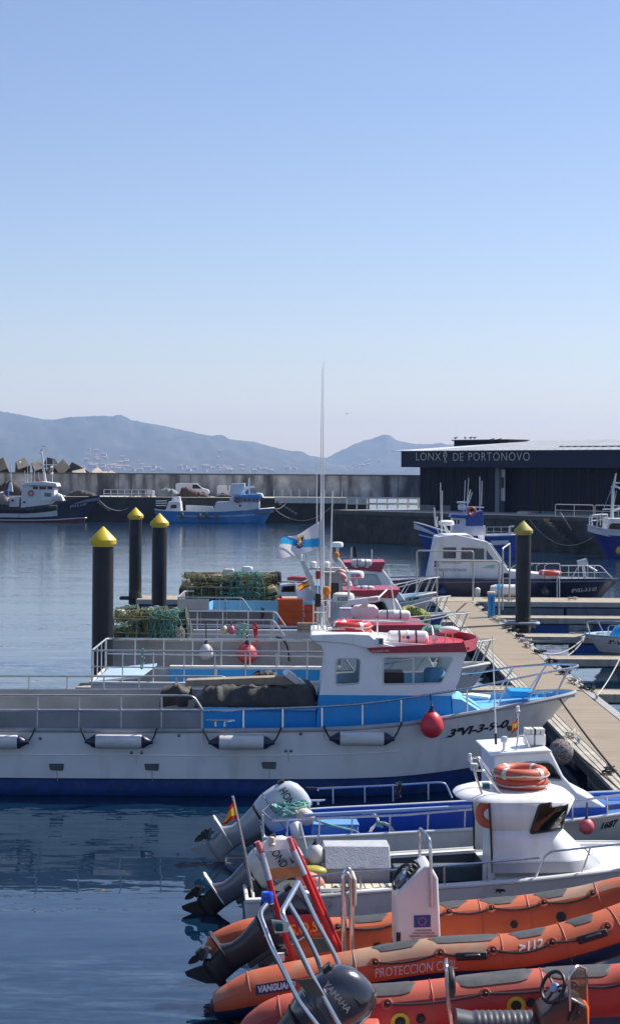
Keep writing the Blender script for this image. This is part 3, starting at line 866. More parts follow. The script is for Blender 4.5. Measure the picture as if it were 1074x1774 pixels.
# blue power post
bp_ = P(859, 1072, 68.3)
t = thing('power_post', 'blue power and water post with a white lid on the far part of the pontoon', 'service post', (bp_.x - .18, 68.3, ZP))
MB().bb((-.13, -.13, 0), (.13, .13, .88)).build('column', M_blue, t, bevel=.02)
MB().bb((-.15, -.15, .883), (.15, .15, .98)).build('lid', M_whitedull, t, bevel=.02)
MB().bb((-.02, -.14, .08), (.02, -.131, .8)).build('groove', M_deepblue, t)

def hoop(pts, r, m, label, name='rail_hoop'):
    t = thing(name, label, 'railing', pts[0])
    o = V(pts[0])
    MB().tube([p - o for p in fillet([V(p) for p in pts], .12)], r, 8).build('tube', m, t)
    return t
M_gate = mat('grey_gate_tube', (.46, .44, .41), .5, .3, var=.1)
Y1 = 77.2
a, b = P(722, 954, Y1), P(820, 955, Y1)
hoop([V((a.x, Y1, ZP)), V((a.x, Y1, a.z)), V((b.x, Y1, b.z)), V((b.x, Y1, ZP))], .035, M_gate, 'tall wide tubular hoop rail at the far end of the pontoon before the patrol boat')
Y2 = 69.0
a, b = P(757, 972, Y2), P(866, 972, Y2)
hoop([V((a.x, Y2, ZP)), V((a.x, Y2, a.z)), V((b.x - .02, Y2, a.z)), V((b.x - .02, Y2, ZP))], .035, M_gate, 'nearer wide tubular hoop rail crossing the pontoon beside the blue power post')
a, b = P(871, 950, 72.0), P(883, 954, 77.0)
hoop([V((a.x, 72.0, ZP)), V((a.x, 72.0, a.z)), V((b.x, 77.0, a.z)), V((b.x, 77.0, ZP))], .035, M_gate, 'narrow tubular hoop rail left of the right hand piling')

# ropes on the pontoon
def coil(c, r, n, m, label, rr=.014, flat=.06, seed=1):
    rg = random.Random(seed); pts = []
    for k in range(n * 10):
        w_ = 2 * pi * k / 10; q = r * (.7 + .35 * rg.random())
        pts.append(V(c) + V((cos(w_) * q, sin(w_) * q, rr + flat * rg.random())))
    return tag(MB().tube(smooth_line(pts, 2), rr, 5).build('rope_coil', m, None), label, 'rope')
for k, (px, Y, lab) in enumerate(((948, 54.6, 'tangle of rope on the right pontoon edge opposite the nearest small white boat'), (930, 58.4, 'small tangle of rope on the right edge at the second finger'), (905, 61.8, 'knot of mooring rope on the right edge left of the piling foot'), (880, 66.2, 'pale rope tangle on the right edge beside the blue power post'), (836, 74.0, 'grey rope heap at the inner corner of the cross pontoon'), (993, 78.0, 'dark rope tangle lying on the cross pontoon below the patrol boat'), (1052, 45.4, 'rope knot on the pontoon edge at the right border of the photo'))):
    p = P(px, 1000, Y); coil((min(max(p.x, XR - .2), XR - .14) if k not in (5,) else p.x, Y, ZP + .01), .2, 4, M_ropew if k % 2 else M_roped, lab, .016, .1, k)

rg_ = random.Random(77)
for k, y in enumerate((46.8, 49.2, 51.6, 56.6, 59.6, 63.4, 67.2, 71.4)):
    q = V((XR - .22, y, ZP + .01)); pts = [q + V((rg_.uniform(-.14, .2), rg_.uniform(-.4, .4), rg_.uniform(.01, .13))) for _ in range(16)]
    tag(MB().tube(smooth_line(pts, 3), .02, 5).build('mooring_rope', M_roped if k % 3 else M_ropew, None), 'short tangle of mooring rope on the right edge strip of the main pontoon', 'rope', 'rope tangles along the right pontoon edge')
for k, y in enumerate((29.6, 33.0, 37.4)):
    q = V((XL + .2, y, ZP + .01)); pts = [q + V((rg_.uniform(-.14, .16), rg_.uniform(-.35, .35), rg_.uniform(.01, .12))) for _ in range(14)]
    tag(MB().tube(smooth_line(pts, 3), .016, 5).build('mooring_rope', M_ropew if k != 1 else M_roped, None), 'short tangle of rope on the left timber edge of the main pontoon', 'rope', 'rope tangles along the left pontoon edge')
# ================================================================== boat building blocks
from mathutils.bvhtree import BVHTree
class Hull:
    """stations: (x at gunwale, half beam, z gunwale, x at waterline, half beam at waterline)"""
    def __init__(s, st, sub=4, flare=1.6, keel=.45):
        def cr(tab):
            out = smooth_line([V((a[0], a[1], a[2])) for a in tab], sub), smooth_line([V((a[3], a[4], 0)) for a in tab], sub)
            return out
        s.g, s.wl = cr(st); s.flare = flare; s.keel = keel
        for q in s.g + s.wl: q.y = max(q.y, .012)
        s.n = len(s.g)
    def pt(s, i, t, side=-1, inset=0.0):
        g, w = s.g[i], s.wl[i]
        if t <= 1:
            k = (1 - t) ** s.flare
            x = w.x + (g.x - w.x) * (1 - t) ** 1.15
            return V((x, side * max(.004, w.y + (g.y - w.y) * k - inset), g.z * (1 - t)))
        k = (t - 1)
        return V((w.x - k * .1, side * max(.004, w.y * (1 - .5 * k)), -s.keel * k))
    def band(s, t0, t1, nt=5, transom=True):
        mb = MB()
        for side in (-1, 1):
            mb.loft([[s.pt(i, t0 + (t1 - t0) * k / nt, side) for i in range(s.n)] for k in range(nt + 1)], caps=False, closed=False)
        if transom:
            mb.loft([[s.pt(0, t0 + (t1 - t0) * k / nt, -1), s.pt(0, t0 + (t1 - t0) * k / nt, 1)] for k in range(nt + 1)], caps=False, closed=False)
        return mb
    def inner(s, depth, inset=.07, i0=0, i1=None, floor=True):
        """inside of the bulwark and the deck"""
        i1 = s.n if i1 is None else i1
        mb = MB()
        R = range(i0, i1)
        def low(i):
            t = min(1, depth / max(.05, s.g[i].z)); return max(.006, min(s.g[i].y - inset - .02, -s.pt(i, t).y - .03))
        for side in (-1, 1):
            mb.loft([[V((s.g[i].x, side * s.g[i].y, s.g[i].z)) for i in R], [V((s.g[i].x, side * max(.006, s.g[i].y - inset), s.g[i].z + .004)) for i in R],
                     [V((s.g[i].x, side * low(i), s.g[i].z - depth)) for i in R]], caps=False, closed=False)
        if floor:
            mb.loft([[V((s.g[i].x, -low(i), s.g[i].z - depth)) for i in R], [V((s.g[i].x, low(i), s.g[i].z - depth)) for i in R]], caps=False, closed=False)
        return mb
    def gun(s, side=-1, dz=0, dy=0, i0=0, i1=None):
        return [V((p.x, side * max(.01, p.y + dy), p.z + dz)) for p in s.g[i0:(i1 or s.n)]]
    def line(s, t, side=-1, out=0.0, i0=0, i1=None):
        return [s.pt(i, t, side, -out) for i in range(i0, i1 or s.n)]
    def rubrail(s, r=.035, dy=.01, dz=0.0):
        a = s.gun(-1, dz, dy); b = s.gun(1, dz, dy)
        mb = MB()
        path = [V((a[0].x, 0, a[0].z))] + a + b[::-1] + [V((b[0].x, 0, b[0].z))]
        return mb.tube(path, r, 8)
    def bvh(s, t0=0.0, t1=1.25):
        mb = s.band(t0, t1, 8)
        return BVHTree.FromPolygons([tuple(v) for v in mb.v], mb.f)

def hit(bvh, F, px, py):
    d = (F.R @ ray(px, py)).normalized()
    loc, nor, _, _ = bvh.ray_cast(F.c, d)
    return loc, nor

def decal(body, m, parent, bvh, F, a, b, hpx, shear=0, bold=0, out=.006, up=None, name='lettering', spacing=1.0, plane=None):
    """lettering laid on a curved surface: a, b are the ends of its base line as surveyed, hpx its height there"""
    o = text(body, m, parent, (0, 0, 0), (1, 0, 0), (0, 1, 0), 1.0, 1.0, shear, bold, 0, name, spacing=spacing)
    me = o.data
    bm = bmesh.new(); bm.from_mesh(me)
    bmesh.ops.triangulate(bm, faces=bm.faces)
    bmesh.ops.subdivide_edges(bm, edges=[e for e in bm.edges if e.calc_length() > .03], cuts=1)
    bm.to_mesh(me); bm.free()
    a = V((a[0], a[1])); b = V((b[0], b[1]))
    u = up or (0, -1)
    ok = 0
    for v in me.vertices:
        q = a.lerp(b, v.co.x) + V((u[0], u[1])) * (hpx * v.co.y)
        loc = None
        if bvh is not None:
            loc, nor = hit(bvh, F, q.x, q.y)
            if loc is not None:
                if nor.dot(F.c - loc) < 0: nor = -nor
                v.co = loc + nor * out
        if loc is None:
            v.co = F.p(q.x, q.y, plane if plane is not None else 0)
    return o

def bvh_of(o):
    me = o.data
    return BVHTree.FromPolygons([tuple(v.co) for v in me.vertices], [tuple(p.vertices) for p in me.polygons])

def fender(F, pxa, pxb, py, c, r, posts, label, parent=None):
    """cylinder fender hung level along a hull, with a rope at each end"""
    a = F.p(pxa, py, c); b = F.p(pxb, py, c)
    L = (b - a).length; mid = (a + b) / 2
    t = thing('cylinder_fender', label, 'fender', F.w(mid), F.yaw, 'white cylinder fenders along the big boat')
    M = Matrix.Rotation(pi / 2, 4, 'Y')
    h = L / 2
    MB().lathe([(r * .93, -h), (r, -h + .03), (r, h - .03), (r * .93, h)], 24, M).build('body', mat('scuffed_fender_vinyl', (.62, .62, .60), .45, var=.08, dirt=.55, dirtcol=(.30, .29, .28), dscale=4, dstretch=(.6, 2, 2)), t)
    for sg in (-1, 1):
        Mx = Matrix.Rotation(pi / 2 * sg, 4, 'Y')
        e = MB().lathe([(r * .94, h - .002), (r * .9, h + .04), (r * .55, h + .11), (.045, h + .15), (.035, h + .2), (0, h + .2)], 20, Mx).build('end_cap', mat('navy_fender_end', (.012, .015, .05), .4), t)
    for (px_, py_), sg in zip(posts, (-1, 1)):
        q = F.p(px_, py_, c + r * .6) - mid
        s0 = V((sg * (h + .17), 0, 0))
        MB().tube(sag(s0, q, .03, 6), .016, 6).build('rope', M_roped, t)
    return t

def ball_fender(p, r, top, m, label, group=None, tall=1.2, capm=None):
    t = thing('ball_fender', label, 'fender', p, 0, group)
    prof = []
    for k in range(15):
        a = pi * k / 14
        z = -cos(a) * r * (1.0 if k < 7 else tall); prof.append((max(1e-5, sin(a) ** (1.0 if k < 7 else 1.15) * r), z))
    MB().lathe(prof, 24).build('ball', m, t, smooth=80)
    MB().lathe([(r * .34, r * tall * .93), (r * .2, r * tall * 1.08), (r * .16, r * tall * 1.2), (0, r * tall * 1.2)], 14).torus((0, 0, r * tall * 1.25), r * .1, r * .05, 12, 6, Matrix.Rotation(pi / 2, 3, 'X')).build('eye', capm or M_navy, t)
    if top is not None:
        MB().tube([V((0, 0, r * tall * 1.25)), V(top) - V(p)], .014, 6).build('rope', M_roped, t)
    return t

def ring_buoy(p, R_, r, m, label, rot=None, bands=None, group=None, yaw=0, rope_=True):
    t = thing('lifebuoy', label, 'lifebuoy', p, 0, group)
    if rot: t.rotation_euler = rot
    MB().torus((0, 0, 0), R_, r, 40, 14, sq=.95).build('ring', m, t, smooth=80)
    if bands:
        for k in range(4):
            w0 = pi / 4 + k * pi / 2 + yaw
            mb = MB(); rows = []
            for q in range(5):
                w = w0 + (q - 2) * .05
                rows.append([V(((R_ + (r + .004) * cos(2 * pi * e / 14)) * cos(w), (R_ + (r + .004) * cos(2 * pi * e / 14)) * sin(w), (r + .004) * .95 * sin(2 * pi * e / 14))) for e in range(14)])
            mb.loft(rows, caps=False).build('band', bands, t)
    if rope_:
        pts = []
        for k in range(48):
            w = 2 * pi * k / 48
            q = abs(sin(2 * (w - yaw)))
            pts.append(V(((R_ + r * (1.0 + .35 * q)) * cos(w), (R_ + r * (1.0 + .35 * q)) * sin(w), -.25 * r * q)))
        MB().tube(pts, .011, 6, closed=True).build('grab_rope', M_ropew, t)
    return t

def window(parent, poly, nrm, gm, fm, fw=.03, depth=.02, name='window', rnd=.08, frame=True):
    """pane with a frame of its own: poly is the outline, nrm points outwards"""
    nrm = V(nrm).normalized()
    pts = fillet(poly, rnd, 4, closed=True) if rnd else [V(p) for p in poly]
    c = sum(pts, V((0, 0, 0))) / len(pts)
    pane = MB().prism([p + nrm * .002 for p in pts], nrm * .008).build(name, gm, parent, smooth=0)
    if frame:
        mb = MB(); mb.tube([p + nrm * .012 for p in pts], fw / 2, 6, closed=True); mb.build('frame', fm, pane)
    return pane

def outboard(F, loc, tilt, sc, cowl_m, leg_m, low_m, label, word=None, wordm=None, yaw=None, tall=1.0, cowlw=.185, ring=True, plate=None, band=None):
    t = thing('outboard_motor', label, 'outboard motor', F.w(loc), F.yaw if yaw is None else yaw, None)
    Rm = Matrix.Rotation(tilt, 4, 'Y') @ Matrix.Scale(sc, 4)
    def xf(mb):
        mb.v = [(Rm @ v.to_4d()).to_3d() for v in mb.v]; return mb
    def sec(z, xb, xf_, hw, p=3.2, n=24, skew=0):
        out = []
        cx, hx = (xb + xf_) / 2, (xf_ - xb) / 2
        for k in range(n):
            w = 2 * pi * k / n; c_, s_ = cos(w), sin(w)
            x = cx + hx * abs(c_) ** (2 / p) * (1 if c_ >= 0 else -1)
            out.append(V((x, hw * abs(s_) ** (2 / p) * (1 if s_ >= 0 else -1), z + skew * (x - cx))))
        return out
    cw = cowlw
    cowl = [sec(1.02, -.24, .22, cw * .78), sec(1.06, -.27, .25, cw * .92), sec(1.2, -.31, .29, cw), sec(1.42, -.32, .31, cw, skew=.02), sec(1.58, -.30, .30, cw * .93, skew=.05), sec(1.69, -.25, .25, cw * .76, 2.4, skew=.08), sec(1.755, -.16, .17, cw * .48, 2.2, skew=.1), sec(1.775, -.05, .06, cw * .15, 2, skew=.1)]
    c = xf(MB().loft(cowl)).build('cowl', cowl_m, t, smooth=50)
    xf(MB().loft([sec(1.0, -.245, .225, cw * .81), sec(1.03, -.265, .245, cw * .9)])).build('cowl_seam', M_black, t)
    # vent at the back of the cowl
    xf(MB().bb((-.335, -.07, 1.5), (-.29, .07, 1.6))).build('air_vent', M_black if plate is None else plate, c, bevel=.01)
    gr = MB()
    gr.tube([p * 1.0 for p in sec(1.235, -.316, .296, cw + .002)], .005, 4, closed=True)
    xf(gr).build('cowl_groove', M_darkgrey, c)
    xf(MB().prism([(.02, -cw * .97, 1.60), (.14, -cw * .95, 1.585), (.12, -cw * .96, 1.62)], (0, -.02, 0))).build('air_slot', M_black, c, smooth=0)
    xf(MB().bb((-.04, -cw * .84, .985), (.04, -cw * .72, 1.06))).build('latch', M_steel, c, bevel=.006)
    hs_ = MB()
    for y_, z_ in ((-.05, .98), (.0, 1.02), (.06, .97)): hs_.tube(smooth_line([V((.22, y_, z_)), V((.40, y_ * 1.5, z_ + .10)), V((.52, y_ * 2, z_ - .05)), V((.62, y_ * 2.4, z_ - .35))], 4), .013, 6)
    xf(hs_).build('control_hose', M_black, t)
    xf(MB().tube([(.20, 0, .66), (.17, 0, .95)], .028, 8)).build('trim_ram', M_steel, t)
    leg = [sec(1.0, -.24, .21, cw * .80), sec(.88, -.21, .19, cw * .70), sec(.74, -.17, .16, .115), sec(.60, -.17, .14, .09), sec(.50, -.22, .14, .08), sec(.46, -.26, .14, .08)]
    xf(MB().loft(leg)).build('leg', leg_m, t, smooth=50)
    xf(MB().prism([(-.40, -.15, .445), (.06, -.11, .445), (.15, 0, .445), (.06, .11, .445), (-.40, .15, .445), (-.45, 0, .445)], (0, 0, .022))).build('plate', low_m if band is None else band, t, smooth=0, bevel=.006)
    low = [sec(.445, -.22, .14, .07), sec(.36, -.19, .15, .055), sec(.26, -.16, .16, .06), sec(.17, -.13, .13, .045)]
    g = MB().loft(low)
    g.lathe([(.012, -.2), (.06, -.17), (.074, -.05), (.07, .1), (.045, .22), (.0, .27)], 18, Matrix.Translation((.0, 0, .22)) @ Matrix.Rotation(pi / 2, 4, 'Y'))
    g.loft([[V((-.14, -.022, .2)), V((.15, -.022, .2)), V((.15, .022, .2)), V((-.14, .022, .2))], [V((-.19, -.014, .06)), V((.05, -.014, .06)), V((.05, .014, .06)), V((-.19, .014, .06))], [V((-.22, -.006, -.07)), V((-.16, -.006, -.08)), V((-.16, .006, -.08)), V((-.22, .006, -.07))]])
    xf(g).build('gearcase', low_m, t, smooth=45)
    pr = MB().lathe([(.052, -.34), (.056, -.21), (.03, -.2)], 14, Matrix.Translation((0, 0, .22)) @ Matrix.Rotation(pi / 2, 4, 'Y') @ Matrix.Rotation(0, 4, 'Z'))
    for k in range(3):
        w = 2 * pi * k / 3 + .5
        rows = []
        for r_, ch, tw in ((.04, .055, .9), (.10, .085, .75), (.155, .075, .6), (.19, .03, .5)):
            rad = V((0, cos(w), sin(w))); tan = V((0, -sin(w), cos(w)))
            ax = V((1, 0, 0)) * sin(tw) + tan * cos(tw); nn = V((1, 0, 0)) * cos(tw) - tan * sin(tw)
            cc = V((-.27, 0, .22)) + rad * r_
            rows.append([cc - ax * ch - nn * .004, cc + ax * ch - nn * .004, cc + ax * ch + nn * .004, cc - ax * ch + nn * .004])
        pr.loft(rows)
    xf(pr).build('propeller', M_darkgrey if low_m is not M_black else M_black, t, smooth=30)
    xf(MB().bb((.13, -.13, .62), (.20, .13, 1.02)).bb((.2, -.15, .72), (.30, -.11, 1.06)).bb((.2, .11, .72), (.30, .15, 1.06)).tube([(.25, -.17, 1.0), (.25, .17, 1.0)], .03, 8)).build('bracket', M_darkgrey, t, bevel=.01)
    if word:
        body, hgt, m_, wd_ = word
        Rr = Rm.to_3x3()
        o = text(body, m_, t, Rr @ V(wordm), Rr @ V((1, 0, 0)), Rr @ V((0, 0, 1)), wd_ * sc, hgt * sc, bold=.012, thick=.004)
    return t

def pulpit(pts, r, m, parent, name='rail'):
    return MB().tube(smooth_line(pts, 5), r, 8).build(name, m, parent)
# ================================================================== the big white fishing boat
FB = Frame(0, 34.5, 0, 0)
big = thingF('fishing_boat', 'largest white fishing boat with bright blue cabin base, lying across the middle of the photo', 'boat', FB)
gt = [(-260, 1262, 1.30), (-120, 1262, 1.5), (0, 1263.5, 1.58), (180, 1265, 1.6), (352, 1265.5, 1.6), (540, 1263.5, 1.6), (640, 1259, 1.58), (714, 1252, 1.5), (800, 1238, 1.3), (874, 1225, 1.02), (930, 1215, .74), (968, 1207, .46), (988, 1202, .22), (996, 1199, .02)]
wlp = [(-255, 1.2), (-120, 1.4), (0, 1.5), (180, 1.5), (352, 1.5), (540, 1.48), (635, 1.38), (700, 1.2), (760, .88), (800, .56), (828, .34), (846, .16), (856, .06), (860, .01)]
st = []
for (px, py, h), (pw, hw) in zip(gt, wlp):
    g = FB.p(px, py, -h)
    st.append((g.x, h, g.z, FB.p(pw, 1380, -hw).x, hw))
HB = Hull(st, flare=1.35)
bvB = HB.bvh()
hull = HB.band(0, .745).build('hull', mat('big_boat_white_hull', (.78, .78, .78), .32, var=.06, vscale=1.2, dirt=.4, dirtcol=(.42, .40, .36), dscale=1.8, dstretch=(1.4, 1.4, .3)), big, smooth=60)
HB.band(.745, 1.3).build('bottom_paint', M_antifoul, big, smooth=60)
MB().tube(HB.line(.745, -1, .004), .012, 5).tube(HB.line(.745, 1, .004), .012, 5).build('boot_stripe', M_navy, big)
HB.rubrail(.042, .012, -.01).build('rub_rail', mat('rub_rail_grey', (.34, .35, .37), .5, var=.2, dirt=.4), big)
i9 = [i for i in range(HB.n) if HB.g[i].x < FB.p(730, 1250, -1.5).x][-1]
MB().tube(HB.line(.385, -1, .0, 0, i9), .014, 5).build('knuckle', M_white, big)
ic = [i for i in range(HB.n) if HB.g[i].x > FB.p(772, 1240, -1.4).x][0]
im = [i for i in range(HB.n) if HB.g[i].x > FB.p(352, 1265, -1.6).x][0]
HB.inner(.42, .06, 0, im + 1).build('deck', mat('grey_work_deck', (.27, .27, .26), .8, var=.2, dirt=.4), big, smooth=30)
HB.inner(.42, .06, im, ic + 1).build('deck', M_blue, big, smooth=30)
HB.inner(.10, .10, ic, None).build('foredeck', M_ltblue, big, smooth=30)
# steel bulwark sheets and rails aft
def yv(px, py, c): return FB.p(px, py, c)
na = -1.46; fa = 1.38
pn = [yv(-230, 1234, na), yv(349, 1233, na), yv(349, 1262, na), yv(-230, 1262, na)]
MB().prism(pn, (0, .015, 0)).build('bulwark_sheet', M_greysheet, big, smooth=0)
MB().prism([yv(-230, 1196, fa), yv(411, 1195.5, fa), yv(427, 1240, fa), yv(-230, 1252, fa)], (0, .015, 0)).build('bulwark_sheet', mat('far_grey_sheet', (.37, .36, .34), .6, 0, var=.2, vscale=2, dirt=.35, dirtcol=(.2, .2, .2)), big, smooth=0)
ra = fillet([yv(-240, 1204.5, na), yv(335, 1205.5, na), yv(351, 1231, na)], .12)
MB().tube(ra, .02, 8).build('rail', M_galv, big)
MB().tube([yv(-240, 1231, na), yv(349, 1231, na)], .024, 8).build('rail', M_galv, big)
for px in (-80, -8, 65, 137, 210, 280): MB().tube([yv(px, 1206, na), yv(px, 1262, na)], .017, 7).build('post', M_galv, big)
MB().tube([yv(350, 1232, na), yv(350, 1262, na)], .019, 7).build('post', M_galv, big)
MB().tube(fillet([yv(-240, 1171, fa), yv(392, 1172.5, fa), yv(430, 1226, fa)], .14), .022, 8).build('rail', M_galv, big)
MB().tube([yv(-240, 1195, fa), yv(412, 1195, fa)], .015, 8).build('rail', M_galv, big)
for px in (-20, 50, 116, 180, 241, 306, 369): MB().tube([yv(px, 1172, fa), yv(px, 1196, fa)], .016, 7).build('post', M_galv, big)
# near rail from the sheets to the bow and round the pulpit
nr = [yv(350, 1232.5, na), yv(430, 1230, na), yv(540, 1226, -1.53), yv(628, 1220, -1.52), yv(695, 1211.5, -1.47), yv(743, 1204, -1.4), yv(821, 1191, -1.2), yv(897, 1175.5, -.9), yv(960, 1163, -.52), yv(990, 1157.5, -.26), yv(1001, 1154, 0)]
frr = [yv(1001, 1154, 0), yv(992, 1151.5, .24), yv(954, 1151, .5), yv(890, 1156, .85), yv(842, 1163.5, 1.1), yv(800, 1168, 1.25)]
MB().tube(smooth_line(nr + frr[1:], 5), .021, 8).build('rail', M_steel, big)
for a, b, c0, c1 in (((422, 1264), (422, 1231), -1.55, -1.53), ((490, 1264), (490, 1229), -1.55, -1.53), ((558, 1262), (558, 1226), -1.55, -1.53), ((628, 1259), (628, 1221), -1.53, -1.52), ((695, 1254), (695, 1212), -1.48, -1.47), ((809, 1236), (809, 1194), -1.22, -1.22),
                     ((861, 1225), (882, 1179), -1.02, -.98), ((914, 1216), (938, 1167), -.78, -.66), ((962, 1206), (984, 1159), -.44, -.32)):
    MB().tube([yv(*a, c0), yv(*b, c1)], .016, 7).build('post', M_steel, big)
for a, b, c0, c1 in (((866, 1193), (889, 1156), .98, .86), ((920, 1190), (948, 1151), .7, .54), ((968, 1193), (990, 1152), .36, .26)):
    MB().tube([yv(*a, c0), yv(*b, c1)], .016, 7).build('post', M_steel, big)
# engine casing seen through the open rail, blue
cz0 = yv(420, 1262, -1.0).z - .1
MB().bb((yv(352, 1240, -.9).x, -.9, cz0), (yv(548, 1240, -.9).x, 1.1, yv(450, 1231, -.9).z)).build('engine_casing', M_blue, big, smooth=0, bevel=.02)
MB().bb((yv(352, 1240, -.95).x, -.98, yv(450, 1231, -.95).z + .002), (yv(548, 1240, -.95).x, 1.15, yv(450, 1226, -.95).z)).build('casing_lid', M_ltblue, big, smooth=0, bevel=.01)
for px in (400, 482, 503): MB().bb((yv(px, 1240, -.93).x - .03, -.93, cz0), (yv(px, 1240, -.93).x + .03, -.902, yv(450, 1232, -.93).z)).build('stiffener', M_blue, big, smooth=0)
cleat(big, yv(382, 1259, -1.5), 0, 1.4, M_steel)
# scuppers and drain holes in the hull
def hullbox(px0, py0, px1, py1, m, name, rnd=.02, th=.012):
    pts = []
    for q in ((px0, py0), (px1, py0 + 0), (px1 - 1.5, py1 + 1), (px0 + 2, py1)):
        l, n_ = hit(bvB, FB, *q); pts.append(l + V((0, -.012, 0)))
    MB().prism(fillet(pts, rnd, 3, True), (0, th + .01, 0)).build(name, m, big, smooth=0)
for px in (85, 250, 453): hullbox(px, 1323.5 - (3 if px == 453 else 0), px + 26, 1335 - (3 if px == 453 else 0), mat('scupper_flap', (.10, .11, .12), .6, var=.2), 'scupper')
for px, py in ((228, 1304.5), (245.5, 1304.5), (495, 1301.5), (504, 1301.5), (70, 1280), (310, 1275), (521, 1272)):
    l, n_ = hit(bvB, FB, px, py)
    MB().lathe([(.028, -.02), (.028, .010), (.018, .012), (.016, 0), (0, 0)], 12, Matrix.Translation(l) @ Matrix.Rotation(pi / 2, 4, 'X')).build('drain_hole', M_darkgrey, big)
for px, py in ((98, 1336), (263, 1336), (466, 1332), (236, 1307), (499, 1304), (352, 1270), (561, 1266)):
    rows = []
    for k in range(5):
        r_ = []
        for j in (-1, 0, 1):
            l, n_ = hit(bvB, FB, px + j * (1.8 - .3 * k) + .4 * k, py + k * 4.2); r_.append(l + V((0, -.004, 0)))
        rows.append(r_)
    MB().loft(rows, caps=False, closed=False).build('rust_stain', mat('rust_weep', (.60, .55, .48), .6, var=.15, vscale=9), big)
# registration lettering
decal('3ªVI-3-9-0', M_inkblack, big, bvB, FB, (775, 1279), (881, 1261), 14.5, shear=.3, bold=.042, up=(.06, -1))
# --- wheelhouse
cn, cf = -1.0, .95
def cab(px, py): return yv(px, py, cn)
side = [cab(547, 1262), cab(551, 1215), cab(560, 1165), cab(563, 1132), cab(556, 1118), cab(545, 1112), cab(640, 1110), cab(805, 1122), cab(806, 1133), cab(795, 1180), cab(781, 1210), cab(783, 1248), cab(700, 1256)]
zblue = cab(660, 1205).z
def split_poly(poly, z, above):
    out = []
    for i, p in enumerate(poly):
        q = poly[(i + 1) % len(poly)]
        ina = (p.z >= z) == above; inb = (q.z >= z) == above
        if ina: out.append(p)
        if ina != inb: out.append(p.lerp(q, (z - p.z) / (q.z - p.z)))
    return out
D = cf - cn
def bulge(p, s_):   # the front of the house is curved in plan
    return p
def house_part(poly, name, m, t=.05):
    mb = MB()
    mb.prism(poly, (0, t, 0)); mb.prism([p + V((0, D - t, 0)) for p in poly], (0, t, 0))
    return mb.build(name, m, house, smooth=0)
house = None
M_wh = mat('wheelhouse_white', (.86, .86, .86), .3, var=.04, dirt=.18, dirtcol=(.45, .42, .36), dscale=2, dstretch=(2, 2, .3))
up_ = split_poly(side, zblue, True); lo_ = split_poly(side, zblue, False)
# walls are built with real openings: near and far wall as strips round the windows
def wall_with_holes(y, outer, holes, m, name, th=.04):
    import mathutils.geometry as mg
    polys = [[V((p.x, p.z, 0)) for p in outer]] + [[V((p.x, p.z, 0)) for p in h] for h in holes]
    tri = mg.tessellate_polygon(polys)
    flat = [p for pl in polys for p in pl]
    mb = MB(); n = len(flat)
    mb.v = [V((p.x, y, p.y)) for p in flat] + [V((p.x, y + th, p.y)) for p in flat]
    for a, b, c in tri: mb.f += [(a, b, c), (n + a, n + c, n + b)]
    k = 0
    for pl in polys:
        L = len(pl)
        for i in range(L): mb.f.append((k + i, k + (i + 1) % L, n + k + (i + 1) % L, n + k + i))
        k += L
    return mb.build(name, m, big, smooth=0)
w1 = [cab(583, 1141), cab(624.5, 1141), cab(623, 1185), cab(581, 1187)]
w2 = [cab(664, 1139.5), cab(785, 1138.5), cab(765, 1184), cab(663.5, 1186)]
h1 = fillet(w1, .07, 4, True); h2 = fillet(w2, .06, 4, True)
wall_with_holes(cn, up_, [h1, h2], M_wh, 'wheelhouse_wall')
shift = 0
wall_with_holes(cf - .04, up_, [h1, h2], M_wh, 'wheelhouse_wall')
MB().prism(lo_, (0, D, 0)).build('wheelhouse_base', M_blue, big, smooth=0)
for h in (h1, h2):
    for y in (cn, cf):
        o = 'window'
        pane = MB().prism([V((p.x, y + (.012 if y == cn else -.02), p.z)) for p in h], (0, .008, 0)).build('window', M_glass, big, smooth=0)
        MB().tube([V((p.x, y - .004 if y == cn else y + .004, p.z)) for p in h], .017, 6, closed=True).build('frame', M_whitedull, pane)
x = cab(716, 1160).x
MB().bb((x - .018, cn - .012, cab(716, 1186).z), (x + .018, cn + .03, cab(716, 1139).z)).build('mullion', M_galv, big, smooth=0)
# front: pillars and three panes, raked
ft0, ft1 = cab(806, 1134), cab(784, 1205)
fl = [ft0, cab(795, 1180), ft1]
def fr(y, k): return V((ft0.x + (ft1.x - ft0.x) * k + .10 * (1 - ((y - (cn + cf) / 2) / (D / 2)) ** 2), y, ft0.z + (ft1.z - ft0.z) * k))
mb = MB()
mb.loft([[fr(cn + D * i / 8, k) for i in range(9)] for k in (.72, 1.0)], caps=False, closed=False)
mb.loft([[fr(cn + D * i / 8, k) for i in range(9)] for k in (0, .08)], caps=False, closed=False)
for ya, yb in ((cn, cn + .08), (cn + D * .33 - .04, cn + D * .33 + .04), (cn + D * .67 - .04, cn + D * .67 + .04), (cf - .08, cf)):
    mb.loft([[fr(ya, k) + V((.004, 0, 0)), fr(yb, k) + V((.004, 0, 0))] for k in (.02, .4, .76)], caps=False, closed=False)
mb.build('windscreen_frame', M_wh, big, smooth=30)
mb = MB().loft([[fr(cn + .05 + (D - .1) * i / 8, k) - V((.012, 0, 0)) for i in range(9)] for k in (.06, .74)], caps=False, closed=False)
mb.build('windscreen', M_glass, big, smooth=60)
# rear wall
MB().prism([V((p.x + .01, cn + .045, p.z)) for p in (cab(551, 1215), cab(560, 1165), cab(563, 1132), cab(556, 1118))] + [V((p.x + .05, cn + .045, p.z)) for p in (cab(556, 1118), cab(563, 1132), cab(560, 1165), cab(551, 1215))], (0, D - .09, 0)).build('wheelhouse_wall', M_wh, big, smooth=0)
